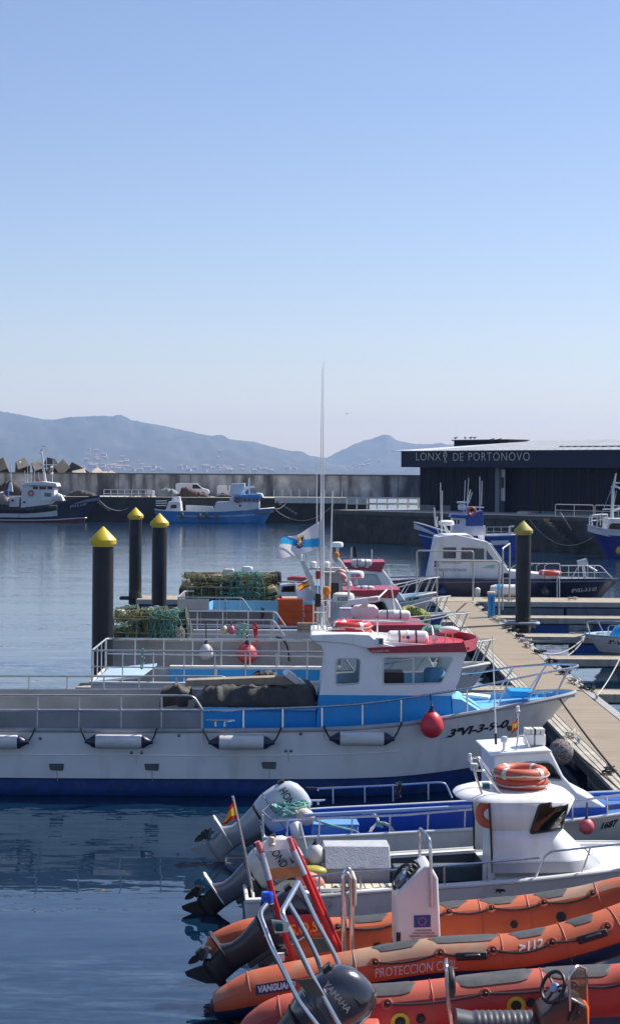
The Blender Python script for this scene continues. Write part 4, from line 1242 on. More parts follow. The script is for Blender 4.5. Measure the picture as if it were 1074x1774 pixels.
# things one sees through the glass
ins = thing('pilot_chair', 'light blue seat back seen through the wheelhouse windows', 'chair', FB.w(yv(752, 1190, -.1)))
MB().lathe([(.17, -.02), (.2, .05), (.21, .28), (.17, .36), (0, .38)], 20).build('backrest', M_ltblue, ins)
MB().tube([(0, 0, -.5), (0, 0, -.02)], .05, 10).build('pedestal', M_galv, ins)
MB().bb((yv(665, 1190, -.3).x, -.35, zblue), (yv(700, 1190, -.3).x, .3, zblue + .35)).bb((yv(765, 1190, 0).x, -.8, zblue), (yv(783, 1190, 0).x, .75, zblue + .28)).build('console', M_darkgrey, big, bevel=.03)
# roof with its overhang aft and the red visor forward
zr = cab(640, 1111).z
rp0 = [cab(537, 1104), cab(542, 1111), cab(600, 1115), cab(642, 1125), cab(800, 1131), cab(800, 1127), cab(690, 1121), cab(655, 1112), cab(640, 1099), cab(600, 1097.5), cab(539, 1099.5)]
MB().prism([p + V((0, -.06, 0)) for p in rp0], (0, D + .12, 0)).build('roof', M_white, big, bevel=.03)
def vis(px, py, c): return yv(px, py, c)
zt_, zb_ = yv(803, 1113, cn - .09).z, yv(809, 1130, cn - .09).z
x0 = yv(635, 1123, cn - .09).x; x1 = yv(803, 1112, cn - .09).x; xb0 = yv(644, 1132, cn - .09).x; xb1 = yv(809, 1130, cn - .09).x
zl0 = yv(635, 1123, cn - .09).z; zl1 = yv(644, 1132, cn - .09).z
mb = MB()
nside = [V((x0, cn - .10, zl0)), V((xb0, cn - .10, zl1)), V((xb1, cn - .10, zb_)), V((x1, cn - .12, zt_))]
mb.prism(nside, (0, .03, 0)); mb.prism([V((p.x, 2 * ((cn + cf) / 2) - p.y - .03, p.z)) for p in nside], (0, .03, 0))
ym = (cn + cf) / 2
front = []
for k, (xx, zz) in enumerate(((xb1, zb_), (x1, zt_))):
    front.append([V((xx + (.26 + .10 * k) * (1 - abs(2 * i / 8 - 1) ** 2.2), cn - .10 + (D + .2) * i / 8, zz + .02 * k)) for i in range(9)])
front2 = [[p - V((.03, 0, 0)) for p in r_] for r_ in front]
mb.loft(front, caps=False, closed=False); mb.loft(front2, caps=False, closed=False)
mb.loft([front[1], front2[1]], caps=False, closed=False)
mb.build('visor', M_red, big, smooth=20)
MB().bb((yv(690, 1115, 0).x, cn - .05, yv(690, 1121, cn).z - .03), (x1 + .12, cf + .05, yv(800, 1121, cn).z)).build('visor_floor', M_redbright, big, smooth=0)
decal('POLMADE 1070', M_inkwhite, big, None, FB, (644, 1131.0), (674, 1129.5), 3.6, plane=cn - .106, bold=.0)
MB().bb((yv(651, 1115, cn - .1).x, cn - .13, yv(655, 1116, cn).z), (yv(664, 1115, cn).x, cn + .1, yv(655, 1104, cn).z)).build('light_box', M_white, big, bevel=.01)
MB().bb((yv(656, 1115, cn - .1).x, cn - .14, yv(655, 1115, cn).z), (yv(663, 1115, cn).x, cn - .128, yv(655, 1106, cn).z)).build('side_light', M_greenlens, big)
# foredeck gear
MB().bb((yv(880, 1200, .15).x, -.1, yv(900, 1207, -.1).z - .02), (yv(925, 1200, .15).x, .55, yv(900, 1207, -.1).z + .10)).build('deck_hatch', M_blue, big, bevel=.03)
MB().prism([yv(800, 1206, -.4), yv(818, 1204, .1), yv(850, 1208, -.1), yv(846, 1212, -.4)], (0, 0, .04)).build('deck_board', M_whitedull, big, smooth=0)
MB().prism([yv(783, 1246, -.98), yv(783, 1210, -.98), yv(800, 1212, -.98), yv(838, 1236, -.98)], (0, 1.6, 0)).build('deck_step', M_ltblue, big, smooth=0, bevel=.02)
cleat(big, yv(936, 1209, -.15), .2, 1.3, M_steel)
# --- gear on the roof: rails, canister, mast
zroof = yv(640, 1097, 0).z
ln = FB.w((0, 0, 0))
for k, (py, lab) in enumerate(((1093, 'bottom red lifebuoy of the pair lying on the big boat roof'), (1083.5, 'top red lifebuoy of the pair lying on the big boat roof'))):
    p = yv(609, py, -.25)
    ring_buoy(FB.w(p), .305, .085, M_lifered, lab, bands=M_whiteclean if k else None, group='red lifebuoys on the big boat roof', yaw=.3 + k, rope_=bool(k))
MB().tube(fillet([yv(566, 1105, -.55), yv(566, 1090, -.55), yv(628, 1090, -.62), yv(640, 1108, -.62)], .05), .014, 7).build('roof_rail', M_steel, big)
MB().tube(fillet([yv(562, 1092, .5), yv(580, 1076, .5), yv(655, 1074, .45), yv(718, 1077, .3), yv(748, 1084, .1), yv(751, 1106, -.1)], .08), .02, 8).build('roof_rail', M_galv, big)
MB().tube([yv(654, 1110, .4), yv(654, 1074, .4)], .016, 7).build('roof_post', M_steel, big)
can = thing('liferaft_canister', 'white liferaft canister with black straps on the big boat roof beside the red lifebuoys', 'liferaft', FB.w(yv(706, 1106, -.15)))
L = (yv(742, 1106, -.15).x - yv(670, 1106, -.15).x) / 2
M = Matrix.Rotation(pi / 2, 4, 'Y')
MB().lathe([(0.05, -L), (.11, -L + .015), (.145, -L + .06), (.15, -.02), (.158, -.015), (.158, .015), (.15, .02), (.145, L - .06), (.11, L - .015), (.05, L)], 24, M).build('shell', M_whiteclean, can, smooth=35)
for x in (-.4 * L, .4 * L): MB().lathe([(.153, x - .014), (.158, x - .014), (.158, x + .014), (.153, x + .014)], 24, M).build('strap', M_black, can)
MB().lathe([(.035, 0), (.035, .006), (0, .006)], 14, Matrix.Translation((.0, -.155, .03)) @ Matrix.Rotation(pi / 2, 4, 'X')).build('badge', M_inknavy, can)
MB().lathe([(.03, 0), (.03, .006), (0, .006)], 14, Matrix.Translation((-.09, -.152, .03)) @ Matrix.Rotation(pi / 2, 4, 'X')).build('badge', M_amber, can)
MB().bb((-L * .8, -.12, -.17), (-L * .5, .12, -.1)).bb((L * .5, -.12, -.17), (L * .8, .12, -.1)).build('cradle', M_galv, can)
t = thing('deck_lamp', 'round white deck lamp on a post at the front of the big boat roof', 'lamp', FB.w(yv(752, 1106, -.3)))
MB().lathe([(.0, -.06), (.05, -.05), (.065, 0), (.067, .02), (.055, .025), (0, .03)], 18, Matrix.Rotation(pi / 2, 4, 'X')).build('head', M_whiteclean, t)
MB().tube([(0, .03, -.14), (0, .03, 0)], .012, 6).build('stem', M_steel, t)
t = thing('antenna_dome', 'pinkish white rounded dome on short legs inside the red visor', 'antenna', FB.w(yv(778, 1097, -.2)))
MB().ell((0, 0, .06), (.2, .14, .075), 24, 10).build('dome', mat('pinkish_white_plastic', (.74, .66, .66), .4), t, smooth=80)
for a in (-.09, .09): MB().tube([(a * .6, 0, .02), (a, 0, -.18)], .012, 6).build('leg', M_galv, t)
# mast and whip aerials
mast = thing('antenna_mast', 'cluster of tall white whip aerials on a steel frame on the big boat roof', 'mast', FB.w(yv(556, 1098, 0)))
mo = yv(556, 1098, 0)
def ma(px, py, c=0.0): return yv(px, py, c) - mo
MB().tube([ma(551, 1090), ma(549.5, 960), ma(548.5, 830), ma(548, 795)], [.015, .013, .009, .005], 7).build('aerial', M_whiteclean, mast)
MB().tube([ma(556.5, 1092, .15), ma(556, 900, .15), ma(556.5, 760, .15), ma(558, 638, .15)], [.02, .018, .009, .004], 7).build('aerial', M_whiteclean, mast)
MB().tube([ma(560, 1090, -.1), ma(560, 880, -.1), ma(560, 750, -.1), ma(560.5, 625, -.1)], [.018, .015, .008, .004], 7).build('aerial', M_whiteclean, mast)
MB().tube([ma(570, 1070, .3), ma(573, 960, .3), ma(576, 850, .3)], [.017, .014, .009], 7).build('aerial', M_whiteclean, mast)
MB().prism([ma(520, 973), ma(528, 971), ma(572, 1083), ma(564, 1085)], (0, .05, 0)).build('strut', M_galv, mast)
for a, b in (((543, 1092), (543, 1040)), ((552, 1040), (574, 1040)), ((543, 1060), (566, 1060)), ((548, 1075), (566, 1098)), ((566, 1040), (566, 1096))): MB().tube([ma(*a, -.2), ma(*b, -.2)], .014, 7).build('frame', M_steel, mast)
MB().bb(ma(546, 1052, -.3), ma(556, 1028, -.2)).build('flood_light', M_black, mast, bevel=.02)
MB().tube([ma(520, 973), ma(514, 962)], .012, 6).lathe([(.03, 0), (.04, .02), (.04, .12), (.03, .14), (0, .14)], 12, Matrix.Translation(ma(520, 969))).build('mast_light', M_whiteclean, mast)
for px, py, c in ((566, 1028, -.1), ):
    MB().lathe([(.05, -.03), (.075, 0), (.08, .06), (.06, .12), (0, .14)], 14, Matrix.Translation(ma(px, py, c))).build('beacon', M_amber, mast)
MB().lathe([(.045, -.1), (.05, 0), (.05, .05), (0, .06)], 12, Matrix.Translation(ma(551, 994, -.1))).build('signal_lamp', M_red, mast)
# --- fenders along the near side
fender(FB, 166, 246, 1285.5, -1.73, .13, ((140, 1262), (272, 1262)), 'second white cylinder fender from the left along the big boat hull, with a purple scuff')
fender(FB, 380, 457, 1287, -1.73, .13, ((352, 1263), (487, 1261)), 'third white cylinder fender from the left along the big boat hull')
fender(FB, 589, 665, 1280.5, -1.73, .13, ((561, 1258), (696, 1252)), 'white cylinder fender nearest the red ball on the big boat')
fender(FB, -48, 31, 1286, -1.73, .13, ((-70, 1262), (61, 1262)), 'leftmost white cylinder fender, cut by the left edge of the photo')
bp = yv(748, 1259, -1.62)
ball_fender(FB.w(bp), .215, FB.w(yv(745, 1204, -1.42)), M_redfender, 'dark red ball fender hung from the rail of the big white boat', tall=1.35)
# --- cargo on the casing: tarpaulin, timbers, crate
rt_ = random.Random(21)
def heap(name, F, pxs, c0, c1, zbase, m, label, cat, seed=0, rough=.05, n=60, mrows=22):
    """a draped cover: pxs = (px, py) of its skyline; falls to zbase at both sides"""
    xs = [F.p(px, py, (c0 + c1) / 2) for px, py in pxs]
    tab = [(p.x, p.z) for p in xs]
    x0_, x1_ = xs[0].x, xs[-1].x
    rows = []
    for i in range(n + 1):
        x = x0_ + (x1_ - x0_) * i / n; top = interp(tab, x); row = []
        for j in range(mrows + 1):
            s_ = j / mrows
            f = min(1, 2.2 * sin(pi * min(max(s_, 0), 1)) ** .75)
            fold = abs(mnoise.noise(V((x * 3.4 + seed, s_ * 2.4 + x * 1.2, seed)))) * 1.3 + abs(mnoise.noise(V((x * 7 - s_ * 3, s_ * 1.5 + seed, 2)))) * .9 - .5
            nz = mnoise.fractal(V((x * 4 + seed, s_ * 3, seed * .7)), 1.0, 2.0, 3) * rough
            z = zbase + (top - zbase) * f * (1 - .26 * fold * (1 if f < 1 else .6)) + nz
            row.append(V((x + nz * .6 - .08 * fold * (s_ - .5), c0 + (c1 - c0) * s_ + .10 * mnoise.noise(V((x * 4 + seed, s_ * 5, 3))), max(z, zbase - .02))))
        rows.append(row)
    mb = MB().loft(rows, caps=False, closed=False)
    # close the ends down to the base
    o = mb.build(name, m, None, smooth=70)
    o.location = F.o; o.rotation_euler = (0, 0, F.yaw)
    sd_ = o.modifiers.new('thick', 'SOLIDIFY'); sd_.thickness = .02
    return tag(o, label, cat)
zl = yv(450, 1226, -.95).z
heap('tarpaulin', FB, [(340, 1219), (347, 1200), (360, 1188), (385, 1184), (415, 1186), (440, 1182), (470, 1186), (496, 1190), (515, 1184), (532, 1186), (543, 1200), (549, 1222)], -.96, .75, zl, M_tarp, 'charcoal tarpaulin draped in folds over gear behind the wheelhouse of the big boat', 'tarpaulin', 3, .045, 110, 34)
heap('tarpaulin', FB, [(283, 1192), (296, 1187), (312, 1185), (322, 1189), (330, 1194)], .3, 1.3, zl - .15, M_tarp, 'small low dark cover at the left end of the timber plank', 'tarpaulin', 5, .04)
heap('net_bag', FB, [(434, 1172), (445, 1166), (460, 1164), (472, 1168), (480, 1173)], .9, 1.35, zl, M_tarp, 'grey bundle just behind the timber plank on the big boat', 'bundle', 15, .03)
t = MB().prism([yv(322, 1179, -.35), yv(515, 1172, -.35), yv(521, 1182, -.35), yv(508, 1187, -.35), yv(320, 1190, -.35)], (0, .35, 0)).build('timber_plank', M_wood, None, smooth=0, bevel=.015)
t.location = FB.o; tag(t, 'thick grey timber plank lying across the load behind the wheelhouse', 'plank')
bx_ = thing('foam_box', 'tilted white foam box at the end of the timber plank', 'box', FB.w(yv(508, 1176, -.3)))
R_ = Matrix.Rotation(radians(38), 3, 'Y') @ Matrix.Rotation(radians(15), 3, 'Z')
MB().box((0, 0, 0), (.42, .28, .10), R_).build('box_body', M_whiteclean, bx_, bevel=.02)
MB().box(R_ @ V((0, 0, .06)), (.44, .30, .03), R_).build('lid', M_whiteclean, bx_, bevel=.01)
# mooring line from the bow to the pontoon
cl_ = V((XL + .2, 28.2, ZP + .08))
rope('mooring_rope', sag(FB.w(yv(968, 1209, -.3)), cl_, .10, 12), .020, M_roped, 'dark mooring rope from the bow of the big boat to the pontoon cleat')
coil((XL + .2, 28.2, ZP), .17, 5, M_ropeg, 'green rope tangled round the near cleat on the pontoon edge', .016, .14, 3)
# ================================================================== the row of fishing boats behind the big one
def stations(x0, x1, hb, za, zm, zb, rake=.95, fine=1.0):
    L = x1 - x0; st = []
    for u, kb, kz, kw in ((0, .90, 0, .86), (.12, .97, .02, .92), (.3, 1, .05, .95), (.5, .99, .15, .92), (.66, .9, .34, .76), (.78, .74, .55, .52), (.87, .53, .74, .30), (.94, .30, .89, .13), (.98, .12, .97, .04), (1.0, .015, 1.0, .01)):
        xg = x0 + L * u
        xw = xg - rake * max(0, (u - .35) / .65) ** 1.6
        st.append((xg, hb * kb, za + (zb - za) * kz ** 1.2, xw, hb * kw))
    return st
M_ant2 = mat('dark_red_antifouling', (.16, .025, .03), .7, var=.3, dirt=.4, dirtcol=(.08, .07, .06))
M_greyhull = mat('grey_white_hull', (.56, .56, .57), .4, var=.08, dirt=.35, dirtcol=(.3, .28, .25), dscale=2, dstretch=(1.4, 1.4, .3))
def midboat(F, x0, x1, hb, za, zb, label, hull_m=None, deck_m=None, band_m=None, low_m=None, sheet_m=None, sheet=(0, 0, 0), inner_d=.35, bow_rail=True, rail_x=None, name='fishing_boat', rail_z=2.0, far_rail=True, mid_rail=True, posts=8):
    b = thingF(name, label, 'boat', F)
    H = Hull(stations(x0, x1, hb, za, za, zb), flare=1.4)
    H.band(0, .12 if band_m else .72).build('hull', band_m or hull_m or M_greyhull, b, smooth=60)
    if band_m: H.band(.12, .72).build('hull', hull_m or M_greyhull, b, smooth=60)
    H.band(.72, 1.3).build('bottom_paint', low_m or M_antifoul, b, smooth=60)
    H.rubrail(.035).build('rub_rail', M_whitedull, b)
    k = [i for i in range(H.n) if H.g[i].x > x0 + .68 * (x1 - x0)][0]
    H.inner(inner_d, .06, 0, k + 1).build('deck', deck_m or M_ltblue, b, smooth=30)
    H.inner(.08, .08, k, None).build('foredeck', deck_m or M_ltblue, b, smooth=30)
    if rail_x:
        a, e = rail_x; z0 = za
        for sd in ((-1, 1) if far_rail else (-1,)):
            y = sd * (hb - .08)
            tail = [(a, y, rail_z), (e - .3, y, rail_z), (e, y, rail_z - .42)]
            if sd == -1: MB().tube(fillet([V(p) for p in tail], .1), .02, 7).build('rail', M_galv, b)
            else: MB().tube(fillet([V(p) for p in tail], .1), .02, 7).build('rail', M_galv, b)
            if mid_rail: MB().tube([(a, y, rail_z - .36), (e, y, rail_z - .40)], .015, 7).build('rail', M_galv, b)
            for q in range(posts):
                x = a + (e - .35 - a) * q / (posts - 1)
                MB().tube([(x, y, z0 - .05), (x, y, rail_z)], .014, 6).build('post', M_galv, b)
        MB().tube(fillet([V((a + .3, -hb + .08, rail_z)), V((a, -hb + .08, rail_z)), V((a, hb - .08, rail_z)), V((a + .3, hb - .08, rail_z))], .35, 6), .02, 7).build('stern_rail', M_galv, b)
        for q in range(4):
            y = -hb + .3 + (2 * hb - .6) * q / 3
            MB().tube([(a, y, z0), (a, y, rail_z)], .014, 6).build('post', M_galv, b)
    if bow_rail:
        i0 = [i for i in range(H.n) if H.g[i].x > x0 + .70 * (x1 - x0)][0]
        pts = []
        for side in (-1, 1):
            q = []
            for i in range(i0, H.n):
                u = (i - i0) / (H.n - 1 - i0)
                q.append(V((H.g[i].x + .12 * u, side * max(.0, H.g[i].y - .05 + .05 * u), H.g[i].z + .30 + .25 * min(1, u * 1.6))))
            pts.append(q)
        MB().tube(pts[0] + pts[1][::-1], .018, 7).build('bow_rail', M_galv, b)
        for q in pts:
            for i in range(1, len(q), 3):
                g = H.g[i0 + max(0, i - 1)]
                MB().tube([V((g.x - .05, (1 if q[i].y > 0 else -1) * max(0, g.y - .05), g.z)), q[i]], .013, 6).build('bow_post', M_galv, b)
    return b, H

def wheelhouse(b, F, x0, x1t, x1b, y0, y1, z0, z1, m, fascia=None, fz=.22, glass_m=None):
    gm = glass_m or M_glassdark
    poly = [V((x0, y0, z0)), V((x0, y0, z1)), V((x1t, y0, z1)), V((x1b, y0, z0))]
    MB().prism(poly, (0, y1 - y0, 0)).build('wheelhouse', m, b, smooth=0, bevel=.03)
    zt_, zb_ = z1 - fz - .08, z0 + (z1 - z0) * .42
    def xf(z): return x1b + (x1t - x1b) * (z - z0) / (z1 - z0)
    for y, n_ in ((y0, -1), (y1, 1)):
        window(b, [V((x0 + .12, y, zb_)), V((x0 + .12, y, zt_)), V((xf(zt_) - .34, y, zt_)), V((xf(zb_) - .42, y, zb_))], (0, n_, 0), gm, M_galv, .025)
    fn = V((z1 - z0, 0, x1b - x1t)).normalized()
    for k in range(2):
        ya, yb = y0 + .08 + (y1 - y0 - .1) * k / 2, y0 + (y1 - y0 - .1) * (k + 1) / 2
        window(b, [V((xf(zb_), ya, zb_)), V((xf(zt_), ya, zt_)), V((xf(zt_), yb, zt_)), V((xf(zb_), yb, zb_))], fn, gm, M_galv, .025, rnd=.05)
    if fascia:
        r = MB().prism([V((x0 - .1, y0 - .07, z1 - fz * .6)), V((x0 - .1, y0 - .07, z1 + .03)), V((x1t + .25, y0 - .07, z1 + .06)), V((x1t + .12, y0 - .07, z1 - fz))], (0, y1 - y0 + .14, 0)).build('roof', fascia, b, smooth=0, bevel=.02)
    return zt_

def radome(p, r, label, word=None, m=None, stem=.4, name='radar'):
    t = thing(name, label, 'radar', p)
    MB().lathe([(r * .75, -.5 * r), (r * .97, -.42 * r), (r, -.2 * r), (r, .05 * r), (r * .93, .28 * r), (r * .7, .40 * r), (0, .45 * r)], 24).build('dome', m or M_whiteclean, t, smooth=40)
    MB().tube([(0, 0, -.5 * r - stem), (0, 0, -.5 * r)], .05, 8).build('stem', M_galv, t)
    if word: 
        o = text(word, M_inknavy, t, (-r * .55, -r * 1.0, -.28 * r), (1, 0, 0), (0, 0, 1), r * 1.1, r * .36, bold=.03, thick=.004)
        for v in o.data.vertices: v.co.y = -sqrt(max(1e-4, (r + .006) ** 2 - v.co.x ** 2))
    return t
def liferaft(p, L, r, label, m=None):
    t = thing('liferaft_canister', label, 'liferaft', p)
    M = Matrix.Rotation(pi / 2, 4, 'Y')
    MB().lathe([(.03, -L), (r * .75, -L + .02), (r * .97, -L + .08), (r, -.02), (r * 1.05, -.01), (r * 1.05, .01), (r, .02), (r * .97, L - .08), (r * .75, L - .02), (.03, L)], 22, M).build('shell', m or M_whiteclean, t, smooth=35)
    for x in (-.4 * L, .4 * L): MB().lathe([(r * 1.01, x - .012), (r * 1.05, x - .012), (r * 1.05, x + .012), (r * 1.01, x + .012)], 22, M).build('strap', M_black, t)
    MB().bb((-L * .7, -r * .7, -r * 1.12), (-L * .4, r * .7, -r * .7)).bb((L * .4, -r * .7, -r * 1.12), (L * .7, r * .7, -r * .7)).build('cradle', M_galv, t)
    return t
def at(px, py, Y): return P(px, py, Y)

# ---- B: next behind the big boat
FB2 = Frame(0, 41.2)
B, HBb = midboat(FB2, -4.85, 4.15, 1.5, 1.28, 1.62, 'white fishing boat with light blue inner bulwarks directly behind the big boat', hull_m=M_greyhull, deck_m=mat('grey_deck', (.36, .38, .40), .7, var=.15, dirt=.4), rail_x=(-4.82, 1.0), rail_z=2.0, inner_d=.4, posts=9)
MB().bb((-3.3, 1.33, .9), (1.2, 1.40, 1.30)).build('bulwark_lining', M_blue, B, smooth=0)
MB().bb((-3.3, 1.30, 1.30), (1.2, 1.50, 1.37)).build('bulwark_cap', M_whitedull, B, smooth=0)
MB().prism([(-4.75, -1.3, 1.26), (-4.75, 1.35, 1.26), (-3.6, 1.35, 1.38), (-3.75, -1.3, 1.38)], (0, 0, .05)).build('stern_deck', mat('pale_blue_deck', (.42, .56, .66), .5, var=.1, dirt=.3, dirtcol=(.3, .2, .1)), B, smooth=0)
MB().bb((-4.6, -1.1, .85), (-3.4, -1.0, 1.26)).build('stern_locker', M_whitedull, B, smooth=0)
for x in (-2.2, -.9, .3): MB().bb((x - .03, 1.27, .9), (x + .03, 1.327, 1.3)).build('stiffener', M_whitedull, B, smooth=0)
wheelhouse(B, FB2, .75, 2.35, 3.0, -.85, .85, 1.3, 2.52, M_white, M_red, .16)
# ---- C
FC = Frame(0, 49.0)
Cb, HCc = midboat(FC, -5.35, 4.3, 1.55, 1.5, 1.62, 'grey sided fishing boat with dark pots stacked at its stern and a low red roof', hull_m=mat('bare_grey_bulwark', (.42, .41, .40), .55, var=.2, vscale=1.5, dirt=.4, dirtcol=(.25, .22, .2)), deck_m=mat('grey_deck', (.36, .38, .40), .7), rail_x=(-5.3, -.65), rail_z=2.06, posts=7)
wheelhouse(Cb, FC, 1.0, 2.2, 3.0, -.9, .9, 1.5, 2.8, M_white, M_red, .18)
# ---- D
FD = Frame(0, 56.0)
M_D = mat('brownish_grey_bulwark', (.22, .20, .175), .55, .2, var=.25, vscale=2, dirt=.4, dirtcol=(.12, .10, .08))
D_, HDd = midboat(FD, -4.1, 4.3, 1.5, 1.25, 1.6, 'blue hulled fishing boat carrying orange fish boxes amidships', hull_m=M_deepblue, deck_m=M_ltblue, rail_x=(-4.0, -1.75), rail_z=2.15, posts=4, far_rail=False)
MB().bb((-4.0, -1.46, 1.2), (-1.05, -1.43, 1.72)).build('bulwark_sheet', M_D, D_, smooth=0)
MB().bb((-4.0, -1.42, 1.2), (-3.97, 1.42, 2.12)).build('stern_sheet', M_D, D_, smooth=0)
MB().bb((-3.96, -1.41, 1.73), (-3.05, -1.385, 2.1)).build('bulwark_sheet', mat('stainless_sheet', (.45, .44, .42), .35, .7, var=.15), D_, smooth=0)
MB().bb((-3.1, 1.38, 1.1), (0.3, 1.42, 1.86)).build('bulwark_lining', mat('pale_blue_lining', (.27, .42, .48), .5, var=.12, dirt=.3, dirtcol=(.3, .35, .35)), D_, smooth=0)
MB().prism([(-3.1, 1.37, 1.86), (-3.1, 1.37, 1.3), (-3.45, -.6, 1.3), (-3.2, .2, 1.86)], (.03, 0, 0)).build('bulwark_lining', M_ltblue, D_, smooth=0)
MB().tube([(-4, -1.46, 1.74), (-1.05, -1.46, 1.74)], .02, 7).build('rail', M_galv, D_)
for x in (-3.3, -2.5, -1.4): MB().tube([(x, -1.48, 1.25), (x, -1.48, 1.74)], .014, 6).build('post', M_galv, D_)
M_greyhouse = mat('grey_house_paint', (.40, .41, .39), .5, var=.1, dirt=.3)
gx0, gx1 = at(563, 1000, 55.3).x, at(602, 1000, 55.3).x
MB().prism([(gx0, -.7, 1.3), (gx0, -.7, 2.85), (gx1 - .1, -.7, 2.85), (gx1 + .15, -.7, 2.5), (gx1, -.7, 1.3)], (0, 1.4, 0)).build('wheelhouse', M_greyhouse, D_, smooth=0, bevel=.03)
MB().bb((gx0 - .15, -.8, 2.853), (gx1 + .05, .8, 2.92)).build('roof', M_greyhouse, D_, smooth=0)
window(D_, [V((gx0 + .15, -.7, 2.1)), V((gx0 + .15, -.7, 2.6)), V((gx1 - .25, -.7, 2.6)), V((gx1 - .25, -.7, 2.1))], (0, -1, 0), M_glassdark, M_galv, .03)
# ---- E
FE = Frame(0, 63.0)
E_, HEe = midboat(FE, -4.55, 4.45, 1.5, 1.3, 1.78, 'white fishing boat with pots heaped aft and a raked red roofed wheelhouse', hull_m=M_greyhull, deck_m=M_ltblue, rail_x=(-4.2, -1.85), rail_z=2.02, posts=5)
ex0, ext, exb = at(600, 1000, 62).x, at(655, 990, 62).x, at(703, 1037, 62).x
wheelhouse(E_, FE, ex0, ext, exb, -.95, .95, 1.55, 2.85, M_white, M_red, .3, M_glass)
decal('1-3-94', M_inkblack, E_, HEe.bvh(), FE, (699, 1046), (726, 1039), 6, shear=.3, bold=.04)
decal('3-7', M_inkblack, B, HBb.bvh(), FB2, (812, 1172), (826, 1166), 5, shear=.3, bold=.04)

# ---- roof gear of the row
radome(at(616, 995, 50.0), .235, 'white radome with blue lettering, higher of the two lettered ones', 'KODEN', M_cream if False else M_whiteclean, .55)
radome(at(595, 1034.5, 45.0), .275, 'cream white radome with blue lettering, lower of the two lettered ones', 'KODEN', mat('ivory_plastic', (.70, .68, .58), .4), .5)
radome(at(584.5, 943, 58.0), .19, 'plain white radome on the highest mast behind the aerials', None, None, .3)
t = thing('radar_scanner', 'white bar radar scanner with red lettering on a big white pedestal', 'radar', at(632, 1060, 41.0))
bar = MB(); R_ = Matrix.Rotation(radians(-8), 3, 'Y')
bar.box(R_ @ V((-.0, -.25, .27)), (.72, .12, .14), R_)
bar.build('scanner_bar', M_whiteclean, t, bevel=.03)
text('KODEN', M_inkred, t, R_ @ V((.12, -.312, .25)), R_ @ V((1, 0, 0)), (0, 0, 1), .2, .06, thick=.004)
MB().loft([[V((x * a, y * b, z)) for x, y in ((-1, -1), (1, -1), (1, 1), (-1, 1))] for a, b, z in ((.18, .16, -.2), (.30, .2, -.1), (.32, .22, .05), (.22, .2, .16))]).build('pedestal', mat('pinkish_white_plastic', (.74, .66, .66), .4), t, bevel=.04)
MB().tube([(0, -.1, .15), (0, -.25, .24)], .08, 10).build('turning_unit', M_whiteclean, t)
liferaft(at(682, 1066, 40.9), .38, .12, 'plain white liferaft canister on the second boat, above the red visor')
liferaft(at(632, 1019.5, 48.6), .25, .075, 'small white liferaft canister on the low red roof of the third boat')
liferaft(at(626, 975.5, 62.0), .36, .14, 'pinkish liferaft canister on the farthest red roof', mat('pinkish_white_plastic', (.74, .66, .66), .4))
def stick(name, pts, r, m, label, cat, head=None):
    o = pts[0]; t = thing(name, label, cat, o)
    MB().tube([p - o for p in pts], r, 7).build('pole', m, t)
    if head: head(t, pts[-1] - o)
    return t
def amber(t, p): MB().lathe([(.06, -.02), (.085, .02), (.09, .08), (.06, .14), (0, .16)], 16, Matrix.Translation(p)).build('beacon_lamp', M_amber, t)
stick('beacon_pole', [at(607, 1000, 55), at(592, 975, 55), at(583, 965, 55)], .03, M_whitedull, 'bent white arm carrying the upper orange beacon', 'lamp', amber)
stick('beacon_pole', [at(570, 1060, 42), at(566, 1035, 42)], .025, M_whitedull, 'short stand carrying the lower orange beacon near the aerials', 'lamp', amber)
stick('radar_post', [at(604, 1070, 43.5), at(604, 1000, 43.5)], .03, M_galv, 'grey post standing between the two lettered radomes', 'post')
stick('whip_aerial', [at(687, 1078, 41.0), at(680, 1030, 41.0), at(672, 985, 41.0)], .012, M_whiteclean, 'thin leaning whip aerial in front of the raked wheelhouses', 'aerial')
stick('whip_aerial', [at(644, 975, 61.5), at(644, 952, 61.5)], .02, M_whitedull, 'short aerial on the farthest red roof', 'aerial')
for k, (a, b_) in enumerate((((608, 968), (609, 948)), ((614, 966), (613, 946)), ((617, 966), (616, 946)))): stick('exhaust_pipe', [at(*a, 61.5), at(*b_, 61.5)], .03, M_black if k else M_galv, ['pale thin pipe left of two dark pipes on the farthest roof', 'middle dark pipe on the farthest roof', 'right hand dark pipe on the farthest roof'][k], 'pipe')
stick('bow_pole', [at(847, 1040, 40.9), at(849, 1100, 40.9)], .001, M_galv, 'x', 'pole') if False else None
stick('boat_hook', [at(648, 1043, 41), at(670, 1022, 44)], .02, M_whiteclean, 'white boat hook lying aslant above the bar radar', 'boat hook')
t = thing('radar_gantry', 'grey welded gantry with two small white domes above the grey wheelhouse', 'gantry', at(575, 986, 56))
q0 = at(575, 986, 56)
def gq(px, py, c=0): return at(px, py, 56 + c) - q0
MB().prism([gq(535, 987), gq(535, 984), gq(602, 984), gq(602, 987)], (0, .5, 0)).build('platform', M_greyhouse, t, smooth=0)
MB().prism([gq(558, 948), gq(564, 946), gq(580, 975), gq(572, 986), gq(576, 976)], (0, .06, 0)).prism([gq(583, 965), gq(587, 964), gq(600, 984), gq(592, 984)], (0, .06, 0)).build('brace', M_whitedull, t, smooth=0)
for px in (543, 566): MB().lathe([(.1, 0), (.105, .03), (.1, .17), (.07, .2), (0, .21)], 14, Matrix.Translation(gq(px, 984, .2))).build('small_dome', M_whiteclean, t)
